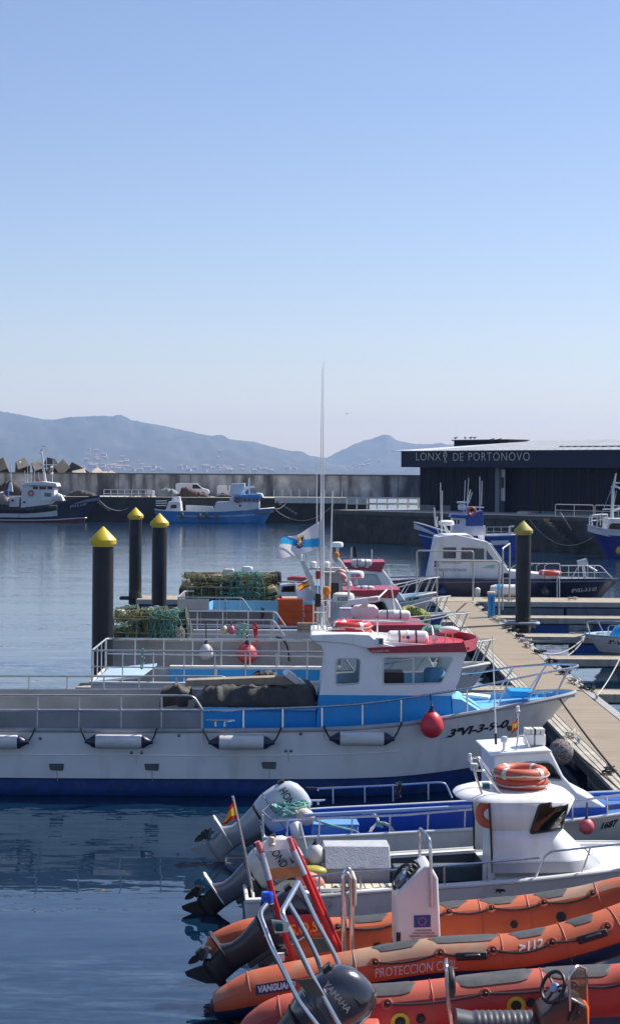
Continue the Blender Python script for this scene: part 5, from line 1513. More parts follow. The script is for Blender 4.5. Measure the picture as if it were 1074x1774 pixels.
MB().tube([gq(513, 960), gq(528, 984), gq(540, 1000)], .03, 6).tube([gq(531, 955), gq(531, 975)], .03, 6).lathe([(.05, 0), (.08, .04), (.08, .16), (.04, .2)], 10, Matrix.Translation(gq(520, 965))).build('lamp_arm', M_galv, t)
for a, b in (((560, 986), (560, 1040)), ((598, 986), (600, 1040))): MB().tube([gq(*a), gq(*b)], .03, 6).build('leg', M_greyhouse, t)
# bundles of pinkish floats hung on the grey wheelhouse
M_float_pink = mat('faded_pink_float', (.62, .36, .32), .6, var=.15)
k = 0
for px, py, Y in ((592, 990, 54.5), (594, 997, 54.4), (595, 1004, 54.5), (606, 1013, 54.3), (607, 1020, 54.2), (611, 1026, 54.3)):
    k += 1
    o = MB().ell((0, 0, 0), (.15, .11, .075), 14, 8, Matrix.Rotation(.3 * k, 3, 'Y')).tube([(-.2, 0, .0), (-.12, 0, 0)], .03, 6).build('net_float', M_float_pink, None, smooth=80)
    o.location = at(px, py, Y); tag(o, 'faded pink oval float hung on the grey wheelhouse', 'float', 'pink floats on the grey wheelhouse')
def equip(name, px, py, Y, d, m, label, cat='equipment box'):
    t = thing(name, label, cat, at(px, py, Y))
    MB().bb((-d[0] / 2, -d[1] / 2, 0), (d[0] / 2, d[1] / 2, d[2])).build('case', m, t, bevel=.02)
    MB().bb((-d[0] / 2 - .01, -d[1] / 2 - .01, d[2] + .002), (d[0] / 2 + .01, d[1] / 2 + .01, d[2] + .03)).build('lid', m, t, bevel=.01)
    return t
equip('cool_box', 601, 1070, 42.5, (.34, .3, .2), mat('dull_blue_white', (.45, .5, .62), .5), 'small bluish box with a cream lid below the lower lettered radome', 'box')
equip('winch_box', 560, 1078, 48, (.4, .3, .4), M_greyhouse, 'grey winch housing behind the aerials')
t = thing('nav_light', 'red and dark navigation lamp stack behind the aerials', 'lamp', at(564, 1050, 43))
MB().lathe([(.07, 0), (.07, .12), (.05, .14), (.05, .2), (.08, .22), (.08, .36), (0, .37)], 14).build('lamp_body', mat('dark_wine', (.12, .01, .05), .4), t)
# white rounded tank, flag of Spain and blue board behind the orange boxes
t = thing('water_tank', 'white round topped tank behind the orange boxes', 'tank', at(531, 1042, 57.0))
MB().lathe([(.28, 0), (.3, .03), (.3, .4), (.26, .48), (.12, .53), (0, .54)], 24).build('body', mat('pinkish_white_plastic', (.74, .66, .66), .4), t)
MB().bb((.2, -.2, 0), (.42, .15, .52)).build('board', M_blue, t)
t = thing('life_ring_rack', 'dark red folded liferaft roll left of the aerials', 'roll', at(513, 1003, 60.0))
MB().tube([(-.3, 0, 0), (-.1, 0, .02), (.2, 0, .0), (.34, 0, .03)], [.06, .085, .09, .05], 12).build('roll', mat('faded_wine_cloth', (.34, .08, .09), .8, var=.2), t)
MB().tube([(-.7, 0, -.1), (.35, 0, -.12)], .02, 6).build('pole', M_black, t)
t = thing('parked_tender', 'small grey windowed box behind the orange boxes', 'cabin', at(498, 1032, 60.0))
MB().prism([(-.3, -.3, 0), (-.24, -.3, .38), (.3, -.3, .45), (.34, -.3, 0)], (0, .6, 0)).build('body', M_greyhull, t, bevel=.02)
MB().prism([(-.2, -.302, .14), (-.17, -.302, .32), (.24, -.302, .36), (.26, -.302, .14)], (0, -.01, 0)).build('window', M_glassdark, t)
# orange fish boxes
def crate(label):
    t = thing('fish_box', label, 'crate', (0, 0, 0), 0, 'orange fish boxes stacked on the blue boat')
    mb = MB(); L, W, Hh = .39, .30, .185
    def rr(a, b, z): return [V((x, y, z)) for x, y in ((-a, -b), (a, -b), (a, b), (-a, b))]
    mb.loft([rr(L - .02, W - .02, 0), rr(L - .005, W - .005, Hh - .03), rr(L, W, Hh - .03), rr(L, W, Hh), rr(L - .03, W - .03, Hh), rr(L - .045, W - .045, .02)], caps=True)
    mb.build('tub', M_orangep, t, smooth=0, bevel=.008)
    m2 = MB()
    for z in (.05, .10): m2.bb((-L + .01, -W + .002, z), (L - .01, -W + .012, z + .014))
    for x in (-.3, 0, .3): m2.bb((x - .02, -W + .0, .02), (x + .02, -W + .012, Hh - .035))
    m2.build('rib', M_orangep, t, smooth=0)
    return t
c0 = crate('orange fish box at the foot of the taller stack')
p = at(503.5, 1090, 54.9); zc = p.z - .02
names = ['second lowest orange fish box of the taller stack', 'middle orange fish box of the taller stack', 'second from top orange fish box of the taller stack', 'topmost orange fish box of the taller stack']
c0.location = (p.x, 54.9, zc)
for k in range(4): copy_thing(c0, (p.x + random.uniform(-.012, .012), 54.9, zc + .19 * (k + 1)), random.uniform(-.03, .03), names[k])
p = at(549, 1090, 55.1)
names = ['lowest orange fish box of the shorter stack', 'second orange fish box up of the shorter stack', 'third orange fish box up of the shorter stack', 'topmost orange fish box of the shorter stack']
for k in range(4): copy_thing(c0, (p.x + random.uniform(-.012, .012), 55.15, zc - .02 + .19 * k), random.uniform(-.03, .03), names[k])
t = MB()
for k in range(3): t.bb((-.26, -.08, k * .09), (.26, .08, k * .09 + .075))
tag(t.build('timber_stack', M_wood, None, smooth=0, bevel=.01), 'short pale timbers stacked below the orange boxes', 'timber').location = at(532, 1096, 47.0)

# pots
def pot(m, hoopm, label, group):
    t = thing('lobster_pot', label, 'pot', (0, 0, 0), 0, group)
    rows = []
    for i in range(9):
        x = -.34 + .68 * i / 8; q = 1 - .10 * abs(sin(pi * i / 2 * 1.0))
        rows.append([V((x, cos(w) * .24 * q, .20 + (sin(w) * (.20 if sin(w) > 0 else .19)) * q)) for w in [2 * pi * k / 14 for k in range(14)]])
    MB().loft(rows).build('netting', m, t, smooth=60)
    for x in (-.34, -.11, .12, .34): MB().tube([V((x, cos(2 * pi * k / 14) * .25, .20 + sin(2 * pi * k / 14) * .205)) for k in range(14)], .014, 5, closed=True).build('hoop', hoopm, t)
    mb = MB()
    for w in (.2, .9, 1.57, 2.3, 3.0, 3.9, 5.4): mb.tube([(-.35, cos(w) * .25, .2 + sin(w) * .205), (.35, cos(w) * .25, .2 + sin(w) * .205)], .009, 5)
    for k in range(9):
        x = -.3 + .07 * k; mb.tube([V((x + .05 * sin(w * 2), cos(w) * .248, .20 + sin(w) * .203)) for w in [.1 + 2.9 * q / 8 for q in range(9)]], .005, 4)
    mb.build('lacing', M_ropeg if m is M_net else mat('khaki_twine', (.16, .14, .10), .9, var=.4), t, smooth=0)
    MB().torus((0, -.12, .375), .085, .018, 14, 6, Matrix.Rotation(.6, 3, 'X')).build('entrance_ring', M_ropew, t)
    return t
potA = pot(M_net, mat('dark_hoop', (.07, .065, .05), .8, var=.3), 'dark green netted pot in the stack at the stern of the grey sided boat', 'pots on the grey sided boat')
potB = pot(M_net2, mat('dark_hoop', (.07, .065, .05), .8, var=.3), 'brown netted pot in the high heap on the farthest boat', 'pots on the farthest boat')
rp_ = random.Random(9)
def stack(proto, xs, ys, z0, layers, dz, skip=0, first=[True]):
    n = 0
    for lz in range(layers):
        for y in ys:
            for x in xs:
                if lz == layers - 1 and rp_.random() < skip: continue
                loc = (x + rp_.uniform(-.09, .09), y + rp_.uniform(-.06, .06), z0 + lz * dz + rp_.uniform(-.03, .03))
                yaw = rp_.uniform(-.14, .14) + (pi if rp_.random() < .5 else 0)
                if proto.get('placed') is None: proto.location = loc; proto.rotation_euler = (0, 0, yaw); proto['placed'] = 1
                else:
                    c = copy_thing(proto, loc, yaw, scale=(rp_.uniform(.8, 1.0), rp_.uniform(.9, 1.1), rp_.uniform(.85, 1.12))); c.rotation_euler = (rp_.uniform(-.35, .35), rp_.uniform(-.18, .18), yaw + rp_.uniform(-.2, .2))
                    if 'placed' in c: del c['placed']
                n += 1
    return n
x0 = at(200, 1090, 47.8).x
stack(potA, [x0 + .32 + k * .66 for k in range(3)], (47.85, 48.4, 48.95), 1.48, 2, .40, .25)
x0 = at(318, 1030, 62.2).x
stack(potB, [x0 + .3 + k * .67 for k in range(5)], (62.0, 62.6, 63.2), 1.3, 3, .385, .3)
for k in ('placed',):
    for o in (potA, potB):
        if k in o: del o[k]
def strands(c, d, n, m, label, seed):
    rg = random.Random(seed); mb = MB()
    for k in range(n):
        x = rg.uniform(-1, 1) * d[0]; y = -d[1]; pts = []
        for j in range(7):
            pts.append(V(c) + V((x + .12 * sin(j * 1.3 + k), y + d[1] * .28 * j, d[2] * (1 - (1 - j / 3) ** 2 * (1 if j < 3 else .3)) + rg.uniform(-.05, .05))))
        mb.tube(smooth_line(pts, 3), rg.uniform(.006, .013), 4)
    for k in range(n // 2):
        y = rg.uniform(-.9, .3) * d[1]; z0 = d[2] * rg.uniform(.1, 1.0)
        mb.tube(smooth_line([V(c) + V((-d[0] + 2 * d[0] * j / 8, y - .05, z0 + rg.uniform(-.07, .07))) for j in range(9)], 3), .008, 4)
    return tag(mb.build('draped_net', m, None), label, 'net', None)
strands(at(252, 1105, 47.6), (.85, .35, .72), 34, mat('olive_twine', (.21, .21, .09), .9, var=.5, vscale=10), 'olive net strands draped over the nearer pots', 71)
strands(at(285, 1105, 47.5), (.4, .3, .7), 22, M_ropeg, 'green net strands hanging over the right of the nearer pots', 72)
strands(at(395, 1044, 61.7), (1.5, .4, .95), 44, mat('olive_twine', (.21, .21, .09), .9, var=.5, vscale=10), 'olive net strands draped over the farthest pots', 73)
strands(at(420, 1040, 61.6), (.7, .35, .95), 26, M_ropeg, 'green net strands in the middle of the farthest pots', 74)
# loose floats on the pots
def jerry(px, py, Y, m, label, yaw=0, s=1.0):
    t = thing('plastic_float', label, 'float', at(px, py, Y), yaw)
    MB().bb((-.17 * s, -.12 * s, -.1 * s), (.17 * s, .12 * s, .12 * s)).build('body', m, t, bevel=.045, seg=3)
    MB().lathe([(.035, 0), (.035, .05), (0, .05)], 10, Matrix.Translation((.1 * s, 0, .12 * s))).tube(fillet([V((-.12 * s, 0, .11 * s)), V((-.1 * s, 0, .17 * s)), V((.02 * s, 0, .17 * s)), V((.04 * s, 0, .11 * s))], .03), .015, 6).build('handle', m, t)
    return t
M_tan = mat('faded_tan_plastic', (.58, .42, .22), .55, var=.15, dirt=.3)
jerry(377, 1002, 61.7, M_tan, 'tan plastic can, left of the three on top of the farthest pots', .1, 1.05)
jerry(399, 1001, 61.7, M_tan, 'tan plastic can in the middle of the farthest pots', -.1, 1.1)
jerry(424, 1000, 61.8, M_tan, 'tan plastic can right of centre on the farthest pots', .15, 1.1)
jerry(322, 1009, 61.8, M_cream, 'pale can at the left end of the farthest pots', .3, .8)
jerry(470, 1022, 61.5, M_tan, 'tilted tan can at the right end of the farthest pots', .4, .9).rotation_euler = (.2, -.35, .4)
jerry(396, 992, 62.8, M_whitedull, 'white can behind the tan cans on the farthest pots', 0, 1.1)
for px, py, lab in ((211, 1063, 'cream oval float lying on the left of the nearer pots'), (283, 1066, 'cream oval float lying on the right of the nearer pots')):
    o = MB().ell((0, 0, 0), (.17, .12, .11), 16, 10, Matrix.Rotation(.3, 3, 'Y')).tube([(.15, 0, .05), (.2, 0, .07)], .03, 6).build('oval_float', M_cream, None, smooth=80); o.location = at(px, py, 48.0); tag(o, lab, 'float')
t = thing('outboard_cowl', 'white topped dark motor head sticking up behind the farthest pots', 'motor', at(428, 990, 64.5))
MB().loft([[V((a * cos(2 * pi * k / 18), b_ * sin(2 * pi * k / 18), z)) for k in range(18)] for a, b_, z in ((.16, .12, .0), (.20, .14, .04), (.21, .15, .12), (.18, .13, .17), (.05, .04, .19))]).build('cowl', M_whiteclean, t)
MB().bb((-.2, -.1, -.08), (.14, .1, .0)).tube([(-.2, 0, -.05), (-.32, 0, -.22)], .04, 8).build('leg', M_black, t)
# rope and floats hung on the rail of the grey sided boat
for px, py, Y, r, m, lab in ((428, 1133, 47.25, .27, M_redfender, 'coral red ball fender against the grey sided boat'),): ball_fender(at(px, py, Y), r, at(px, 1092, 47.3), mat('coral_red_vinyl', (.72, .10, .08), .5, var=.12, dirt=.3, dirtcol=(.4, .15, .15)), lab, tall=1.05)
ball_fender(at(357, 1133, 47.25), .19, at(357, 1078, 47.4), M_whitedull, 'grey white pear fender left of the coral red ball', tall=1.5)
ball_fender(at(388, 1093, 47.2), .10, at(388, 1077, 47.4), M_cream, 'small cream float hung on the rail beside a rope bundle', tall=1.5)
ball_fender(at(401, 1093, 47.2), .10, at(401, 1077, 47.4), mat('faded_pink_red', (.6, .16, .2), .5, var=.15), 'small faded red float hung on the rail beside a rope bundle', tall=1.5)
def bundle(c, d, n, r, m, label, seed=0):
    rg = random.Random(seed); pts = []
    for k in range(n):
        pts.append(V(c) + V((rg.uniform(-1, 1) * d[0], rg.uniform(-1, 1) * d[1], rg.uniform(-1, 1) * d[2])))
    return tag(MB().tube(smooth_line(pts, 4), r, 5).build('rope_bundle', m, None), label, 'rope')
bundle(at(419, 1094, 47.25), (.17, .06, .22), 36, .012, M_ropeaqua, 'aqua rope bundle tied on the rail of the grey sided boat', 5)
bundle(at(443, 1096, 47.25), (.08, .06, .26), 26, .012, M_redfender, 'faded red cord bundle at the end of the rail', 6)
bundle(at(248, 1143, 39.7), (.05, .04, .22), 14, .014, M_ropeaqua, 'aqua rope tied to the nearer rail of the second boat', 7)
bundle(at(312, 1098, 47.25), (.12, .08, .2), 40, .01, M_ropew, 'frayed pale netting hanging off the right end of the nearer pots', 8)
bundle(at(455, 1063, 54.3), (.05, .05, .22), 18, .012, M_roped, 'dark rope loop on the rail left of the orange boxes', 9)
bundle(at(390, 1050, 54.3), (.04, .04, .22), 12, .012, M_ropeaqua, 'aqua rope on the rail of the blue hulled boat', 10)
rope('hose', smooth_line([at(478, 1104, 46), at(490, 1108, 46), at(498, 1122, 46), at(501, 1146, 46)], 5), .03, M_black, 'black hose arching over the bulwark right of the coral ball')
# gear at the bows: yellow net and green net
heap('net_heap', Frame(0, 53.2), [(690, 1062), (698, 1054), (712, 1052), (728, 1056), (744, 1064)], -.5, .5, 1.25, mat('yellow_green_netting', (.30, .30, .05), .9, var=.5, vscale=10, bump=.8, col2=(.06, .14, .08), c2scale=6), 'yellow green net heaped on the bow of the blue hulled boat', 'net', 4, .06)
heap('net_heap', Frame(0, 48.6), [(728, 1094), (738, 1086), (752, 1084), (768, 1088), (778, 1096)], -.4, .4, 1.5, mat('aqua_netting', (.12, .30, .24), .9, var=.5, vscale=10, bump=.8), 'aqua green net on the bow of the third boat', 'net', 9, .04)

# ---- flags
def flag(name, p, pole_top, pts_grid, mats, label, cat='flag'):
    pass
fl = thing('galician_flag', 'white flag with a blue diagonal and a shield, flying from the aerials', 'flag', FB.w(yv(553, 906, 0)))
fo = yv(553, 906, 0)
corners = [yv(553, 903, 0) - fo, yv(553, 948, 0) - fo, yv(477, 967, -.5) - fo, yv(487, 934, -.6) - fo]   # hoist top, hoist bottom, fly bottom, fly top
def fpnt(u, v):
    a = corners[0].lerp(corners[3], u); b_ = corners[1].lerp(corners[2], u)
    p = a.lerp(b_, v)
    return p + V((0, .10 * sin(u * 7 + v * 2.2) * u, .03 * sin(u * 9 + v * 3) * u - .05 * sin(pi * u)))
nu, nv = 36, 20
def cellpart(test, m, name):
    mb = MB(); idx = {}
    def vid(i, j):
        if (i, j) not in idx: idx[(i, j)] = len(mb.v); mb.v.append(fpnt(i / nu, j / nv))
        return idx[(i, j)]
    for i in range(nu):
        for j in range(nv):
            if test((i + .5) / nu, (j + .5) / nv): mb.f.append((vid(i, j), vid(i + 1, j), vid(i + 1, j + 1), vid(i, j + 1)))
    return mb.build(name, m, fl, smooth=180)
band = lambda u, v: abs(v - (.82 - .74 * u)) < .17
M_tw = bpy.data.materials.new('flag_cloth_white'); M_tw.use_nodes = True
def cloth(name, col):
    m = bpy.data.materials.new(name); m.use_nodes = True; nt = m.node_tree; nt.nodes.clear()
    o = nd(nt, 'ShaderNodeOutputMaterial'); d = nd(nt, 'ShaderNodeBsdfDiffuse'); t_ = nd(nt, 'ShaderNodeBsdfTranslucent'); mx = nd(nt, 'ShaderNodeMixShader')
    d.inputs[0].default_value = (*col, 1); t_.inputs[0].default_value = (*col, 1); mx.inputs[0].default_value = .45
    nt.links.new(d.outputs[0], mx.inputs[1]); nt.links.new(t_.outputs[0], mx.inputs[2]); nt.links.new(mx.outputs[0], o.inputs[0]); return m
C_w, C_b, C_y, C_r, C_n = cloth('cloth_white', (.78, .78, .78)), cloth('cloth_blue', (.04, .38, .72)), cloth('cloth_yellow', (.8, .5, .06)), cloth('cloth_red', (.6, .04, .04)), cloth('cloth_navy', (.03, .08, .42))
cellpart(lambda u, v: not band(u, v), C_w, 'white_field'); cellpart(band, C_b, 'blue_diagonal')
def onflag(pts, off, m, name, mid=(.47, .47)):
    mb = MB(); n = len(pts)
    mb.v = [fpnt(mid[0] + a, mid[1] + b_) + V((0, -off, 0)) for a, b_ in pts] + [fpnt(*mid) + V((0, -off, 0))]
    mb.f = [(i, (i + 1) % n, n) for i in range(n)]
    return mb.build(name, m, fl, smooth=180)
shield = [(.115 * cos(w) * (1 if sin(w) < 0 else 1 - .25 * sin(w)), .25 * sin(w)) for w in [2 * pi * k / 24 for k in range(24)]]
onflag(shield, .012, C_n, 'shield')
onflag([(-.04, -.05), (.04, -.05), (.03, .03), (.012, .06), (.012, .12), (.04, .15), (-.04, .15), (-.012, .12), (-.012, .06), (-.03, .03)], .02, C_y, 'chalice')
onflag([(.025 * cos(2 * pi * k / 10), .045 * sin(2 * pi * k / 10) - .11) for k in range(10)], .02, C_w, 'host')
for a, b_ in ((-.07, -.14), (-.085, -.03), (-.07, .08), (.07, -.14), (.085, -.03), (.07, .08), (0, -.2)): onflag([(a - .016, b_), (a, b_ - .03), (a + .016, b_), (a, b_ + .03)], .02, C_w, 'cross')
onflag([(-.09, -.24), (-.11, -.36), (-.05, -.31), (0, -.38), (.05, -.31), (.11, -.36), (.09, -.24)], .016, mat('crown_gold', (.5, .3, .08), .6), 'crown')
MB().tube([yv(557, 900, .05) - fo, yv(556, 1085, .05) - fo], .012, 6).build('halyard', M_whitedull, fl)

def spain(F, hoist, fly, label, ph=0, pole=None):
    """hoist: two px points top, bottom; fly: two px points"""
    Ft, c = F
    o = Ft.p(*hoist[0], c); t = thing('spanish_flag', label, 'flag', Ft.w(o), Ft.yaw)
    cs = [Ft.p(*hoist[0], c) - o, Ft.p(*hoist[1], c) - o, Ft.p(*fly[1], c - .12) - o, Ft.p(*fly[0], c - .12) - o]
    def fp_(u, v): return cs[0].lerp(cs[3], u).lerp(cs[1].lerp(cs[2], u), v) + V((0, .05 * sin(u * 6 + ph) * u, .015 * sin(u * 8 + v * 2 + ph)))
    for a, b_, m, nm in ((0, .25, C_r, 'red_stripe'), (.25, .75, C_y, 'yellow_stripe'), (.75, 1, C_r, 'red_stripe')):
        MB().loft([[fp_(i / 14, a + (b_ - a) * j / 4) for i in range(15)] for j in range(5)], caps=False, closed=False).build(nm, m, t, smooth=180)
    if pole: MB().tube([Ft.p(*q, c + .01) - o for q in pole], .02, 7).build('staff', M_wood if len(pole) == 2 else M_steel, t)
    return t
spain((Frame(0, 55.0), -1.0), ((541, 1000), (545, 1012)), ((515, 1016), (519, 1024)), 'sagging Spanish flag above the orange boxes', 1)
# ================================================================== nearest berths: open boat, cabin boat, two inflatables
YAW = radians(4)
# ------------------------------------------------ blue open boat with a white wheelhouse
FS = Frame(0, 27.5, 0, YAW)
SK = thingF('open_boat', 'blue and white open boat with a low white wheelhouse and a tilted silver outboard', 'boat', FS)
gt = [(458, 1452, .95), (500, 1452, 1.04), (600, 1448, 1.1), (700, 1443, 1.1), (850, 1434, 1.08), (993, 1421, 1.0), (1074, 1410, .9), (1150, 1399, .70), (1210, 1390, .42), (1245, 1384, .15), (1256, 1381, .01)]
st = []
for px, py, h in gt:
    g = FS.p(px, py, -h); k = max(0, (g.x - 1.5) / 4.2)
    st.append((g.x, h, g.z, g.x - .75 * k ** 1.5, max(.01, h * (.9 - .45 * min(1, k)))))
HS = Hull(st, flare=1.3)
M_skin = mat('open_boat_white', (.72, .72, .70), .4, var=.06, dirt=.45, dirtcol=(.38, .34, .28), dscale=3, dstretch=(1.5, 1.5, .4))
HS.band(0, .75).build('hull', M_skin, SK, smooth=60)
HS.band(.75, 1.3).build('bottom_paint', M_antifoul, SK, smooth=60)
HS.rubrail(.025, .0, -.01).build('rub_rail', M_whitedull, SK)
kf = [i for i in range(HS.n) if HS.g[i].x > FS.p(985, 1420, -1).x][0]
M_sblue = mat('royal_blue_paint', (.012, .075, .36), .42, var=.12, dirt=.25, dirtcol=(.1, .15, .3), dscale=4)
HS.inner(.38, .10, 0, kf + 1).build('deck', M_sblue, SK, smooth=30)
HS.inner(.05, .10, kf, None).build('foredeck', mat('sparkly_blue_deck', (.06, .16, .46), .55, var=.35, vscale=30, bump=.4, bscale=90), SK, smooth=30)
bvS = HS.bvh()
decal('1687', M_inkblack, SK, bvS, FS, (1040, 1438), (1070, 1431), 12, shear=.3, bold=.04, up=(.08, -1))
# inner coaming
MB().tube(smooth_line([FS.p(528, 1413, -.75), FS.p(700, 1404, -.75), FS.p(850, 1396, -.75)], 4), .028, 8).build('coaming', mat('pale_blue_tube', (.35, .48, .68), .4), SK)
def sp(px, py, c): return FS.p(px, py, c)
def rail3(pts, r, parent, m=M_steel, name='rail', fil=.0): return MB().tube(fillet(pts, fil) if fil else pts, r, 8).build(name, m, parent)
rail3([sp(457, 1452, -.9), sp(455, 1406, -.9), sp(471, 1422, -1.06), sp(700, 1413, -1.08), sp(847, 1401, -1.06), sp(985, 1390, -1.0), sp(1074, 1378, -.9), sp(1160, 1367, -.65)], .017, SK)
rail3([sp(455, 1406, -.9), sp(466, 1396, -.2), sp(485, 1385, .6)], .017, SK)
for a, b, c in (((497, 1452), (499, 1421), -1.06), ((553, 1450), (554, 1418), -1.08), ((609, 1448), (610, 1416), -1.08), ((675, 1445), (676, 1413), -1.08), ((741, 1441), (742, 1409), -1.07), ((805, 1437), (806, 1404), -1.06), ((992, 1421), (992, 1389), -1.0), ((1052, 1413), (1052, 1381), -.93)):
    rail3([sp(*a, c), sp(*b, c)], .013, SK, name='post')
rail3([sp(551, 1371, 1.05), sp(551, 1367, 1.05), sp(682, 1361, 1.05), sp(760, 1356, 1.05), sp(772, 1358, 1.05), sp(783, 1383, 1.05)], .016, SK, fil=.08)
for px in (577, 632, 681, 742): rail3([sp(px, 1393 - (px - 577) * .04, 1.05), sp(px, 1366 - (px - 577) * .055, 1.05)], .013, SK, name='post')
MB().tube([sp(530, 1366, 1.07), sp(555, 1367, 1.07), sp(590, 1365, 1.07)], .022, 8).build('padding', M_roped, SK)
cleat(SK, sp(545, 1395, 1.03), 0, .9, M_whitedull)
# blue fish tub, ropes
t = thing('blue_box', 'pale blue lidded box on the floor of the blue open boat', 'box', FS.w(sp(580, 1447, -.45)), YAW)
MB().bb((-.34, -.2, -.1), (.34, .2, .17)).build('body', mat('pale_blue_plastic', (.12, .30, .62), .5, var=.1), t, bevel=.02)
MB().bb((-.35, -.21, .172), (.35, .21, .2)).build('lid', mat('pale_blue_plastic', (.12, .30, .62), .5, var=.1), t, bevel=.01)
def lc(F, px, py, c): return F.w(F.p(px, py, c))
coil(lc(FS, 502, 1416, -.3), .27, 10, M_ropeaqua, 'aqua rope coiled high at the stern of the blue open boat', .018, .17, 12)
coil(lc(FS, 512, 1408, -.15), .2, 7, M_ropeg, 'green rope strands mixed into the stern coil', .013, .16, 13)
rope('mooring_rope', smooth_line([lc(FS, 535, 1418, -.6), lc(FS, 575, 1431, -.7), lc(FS, 612, 1440, -.7), lc(FS, 622, 1446, -.75)], 5), .018, M_ropeaqua, 'aqua rope running forward from the cream buoy')
rope('mooring_rope', smooth_line([lc(FS, 628, 1410, -.2), lc(FS, 645, 1410, -.2), lc(FS, 655, 1424, -.4), lc(FS, 642, 1438, -.6)], 6), .022, M_ropew, 'pale rope looped over the coaming of the blue open boat')
rope('mooring_rope', smooth_line([lc(FS, 684, 1444, -.9), lc(FS, 672, 1430, -.8), lc(FS, 655, 1427, -.6), lc(FS, 640, 1443, -.7)], 6), .022, M_ropew, 'pale rope arched between two posts of the blue open boat')
bundle(lc(FS, 656, 1428, -.8), (.05, .04, .05), 14, .012, M_ropeaqua, 'aqua knot where two pale ropes meet', 31)
bundle(lc(FS, 690, 1369, 1.05), (.05, .05, .14), 26, .012, M_roped, 'dark rope bunch tied on the far rail of the blue open boat', 32)
o = MB().ell((0, 0, 0), (.15, .12, .125), 18, 12, Matrix.Rotation(.5, 3, 'Y')).torus((-.12, -.02, .06), .04, .018, 12, 6, Matrix.Rotation(.9, 3, 'Y')).build('cream_buoy', mat('cream_buoy', (.66, .57, .45), .5, var=.1, dirt=.3), None, smooth=60)
o.location = lc(FS, 529, 1416, -.6); tag(o, 'cream coloured buoy beside the aqua rope coil at the stern', 'buoy')
t = thing('white_board', 'curved white board tilted over the stern of the cabin boat', 'board', lc(FS, 512, 1441, -1.3), YAW)
q0 = sp(512, 1441, -1.3)
MB().loft([[sp(501, 1429, -1.3) - q0, sp(511, 1424.5, -1.34) - q0, sp(518, 1424, -1.3) - q0], [sp(506, 1457, -1.3) - q0, sp(515, 1453, -1.36) - q0, sp(524, 1449, -1.3) - q0]], caps=False, closed=False).build('sheet', M_whiteclean, t, smooth=60).modifiers.new('s', 'SOLIDIFY').thickness = .012
MB().tube([sp(519, 1425, -1.28) - q0, sp(538, 1503, -1.35) - q0], .02, 8).build('pole', M_whitedull, t)
# wheelhouse
def wh(px, py, c=-.62): return FS.p(px, py, c)
prof = [wh(857, 1440), wh(857, 1309), wh(955, 1303), wh(976, 1345), wh(1000, 1372), wh(1050, 1398), wh(1046, 1420)]
MB().prism(prof, (0, 1.24, 0)).build('wheelhouse', M_white, SK, bevel=.03)
MB().prism([wh(848, 1311, -.68), wh(848, 1306, -.68), wh(952, 1299, -.68), wh(958, 1304, -.68)], (0, 1.36, 0)).build('roof', M_white, SK, bevel=.02)
window(SK, [wh(902, 1322), wh(954, 1320), wh(976, 1353), wh(948, 1350), wh(915, 1350)], (0, -1, 0), M_glassdark, M_galv, .03)
MB().prism([wh(950, 1418, -.66), wh(950, 1403, -.66), wh(1052, 1399, -.66), wh(1052, 1413, -.66)], (0, 1.3, 0)).build('blue_band', M_sblue, SK, smooth=0)
MB().bb(sp(1050, 1388, -.3), sp(1100, 1378, .1)).build('deck_hatch', M_sblue, SK, bevel=.02)
# roof gear
t = thing('whip_aerial', 'tall thin white aerial with a black foot on the white wheelhouse roof', 'aerial', lc(FS, 859, 1290, -.45))
a0 = V((0, 0, 0)); top = lc(FS, 853, 1100, -.45) - lc(FS, 859, 1290, -.45)
MB().tube([a0 + V((0, 0, .05)), top * .5, top], [.014, .011, .007], 7).build('whip', M_whiteclean, t)
MB().tube([a0, top * .1], .02, 7).build('foot', M_black, t)
t = thing('small_aerial', 'white mushroom shaped aerial on the white wheelhouse roof', 'aerial', lc(FS, 873, 1303, -.55))
MB().lathe([(.05, 0), (.045, .02), (.022, .03), (.022, .14), (.05, .15), (.055, .21), (.04, .235), (0, .24)], 16).build('body', M_whiteclean, t)
t = thing('battery_box', 'white slatted box on the white wheelhouse roof', 'box', lc(FS, 926, 1290, -.2), YAW)
MB().bb((-.16, -.12, 0), (.15, .12, .17)).build('case', M_white, t, bevel=.015)
for k in range(4): MB().bb((-.15 + k * .075, -.125, .175), (-.09 + k * .075, .12, .25)).build('cell', M_whitedull, t, smooth=0)
MB().bb((-.03, -.13, .0), (-.015, .125, .255)).build('strap', M_black, t, smooth=0)
t = thing('lamp_mast', 'short steel mast with a lamp and a folded flag on the white wheelhouse roof', 'mast', lc(FS, 897, 1275, -.5), YAW)
q0 = sp(897, 1275, -.5)
MB().tube([sp(897, 1276, -.5) - q0, sp(897, 1236, -.5) - q0], .014, 7).build('pole', M_steel, t)
MB().lathe([(.035, 0), (.035, .015), (.025, .02), (.028, .08), (.0, .09)], 14, Matrix.Translation(sp(897, 1233, -.5) - q0)).build('lamp', M_whiteclean, t)
MB().tube(fillet([sp(895, 1276, -.5) - q0, sp(908, 1273, -.45) - q0, sp(920, 1303, -.4) - q0], .03), .013, 7).tube([sp(897, 1278, -.5) - q0, sp(888, 1335, -.65) - q0], .011, 7).build('stay', M_steel, t)
MB().bb(sp(879, 1268, -.5) - q0, sp(892, 1256, -.4) - q0).build('horn', M_black, t, bevel=.02)
spain((FS, -.5), ((896, 1245), (896, 1262)), ((889, 1254), (886, 1272)), 'small drooping Spanish flag on the mast of the white wheelhouse', 2)
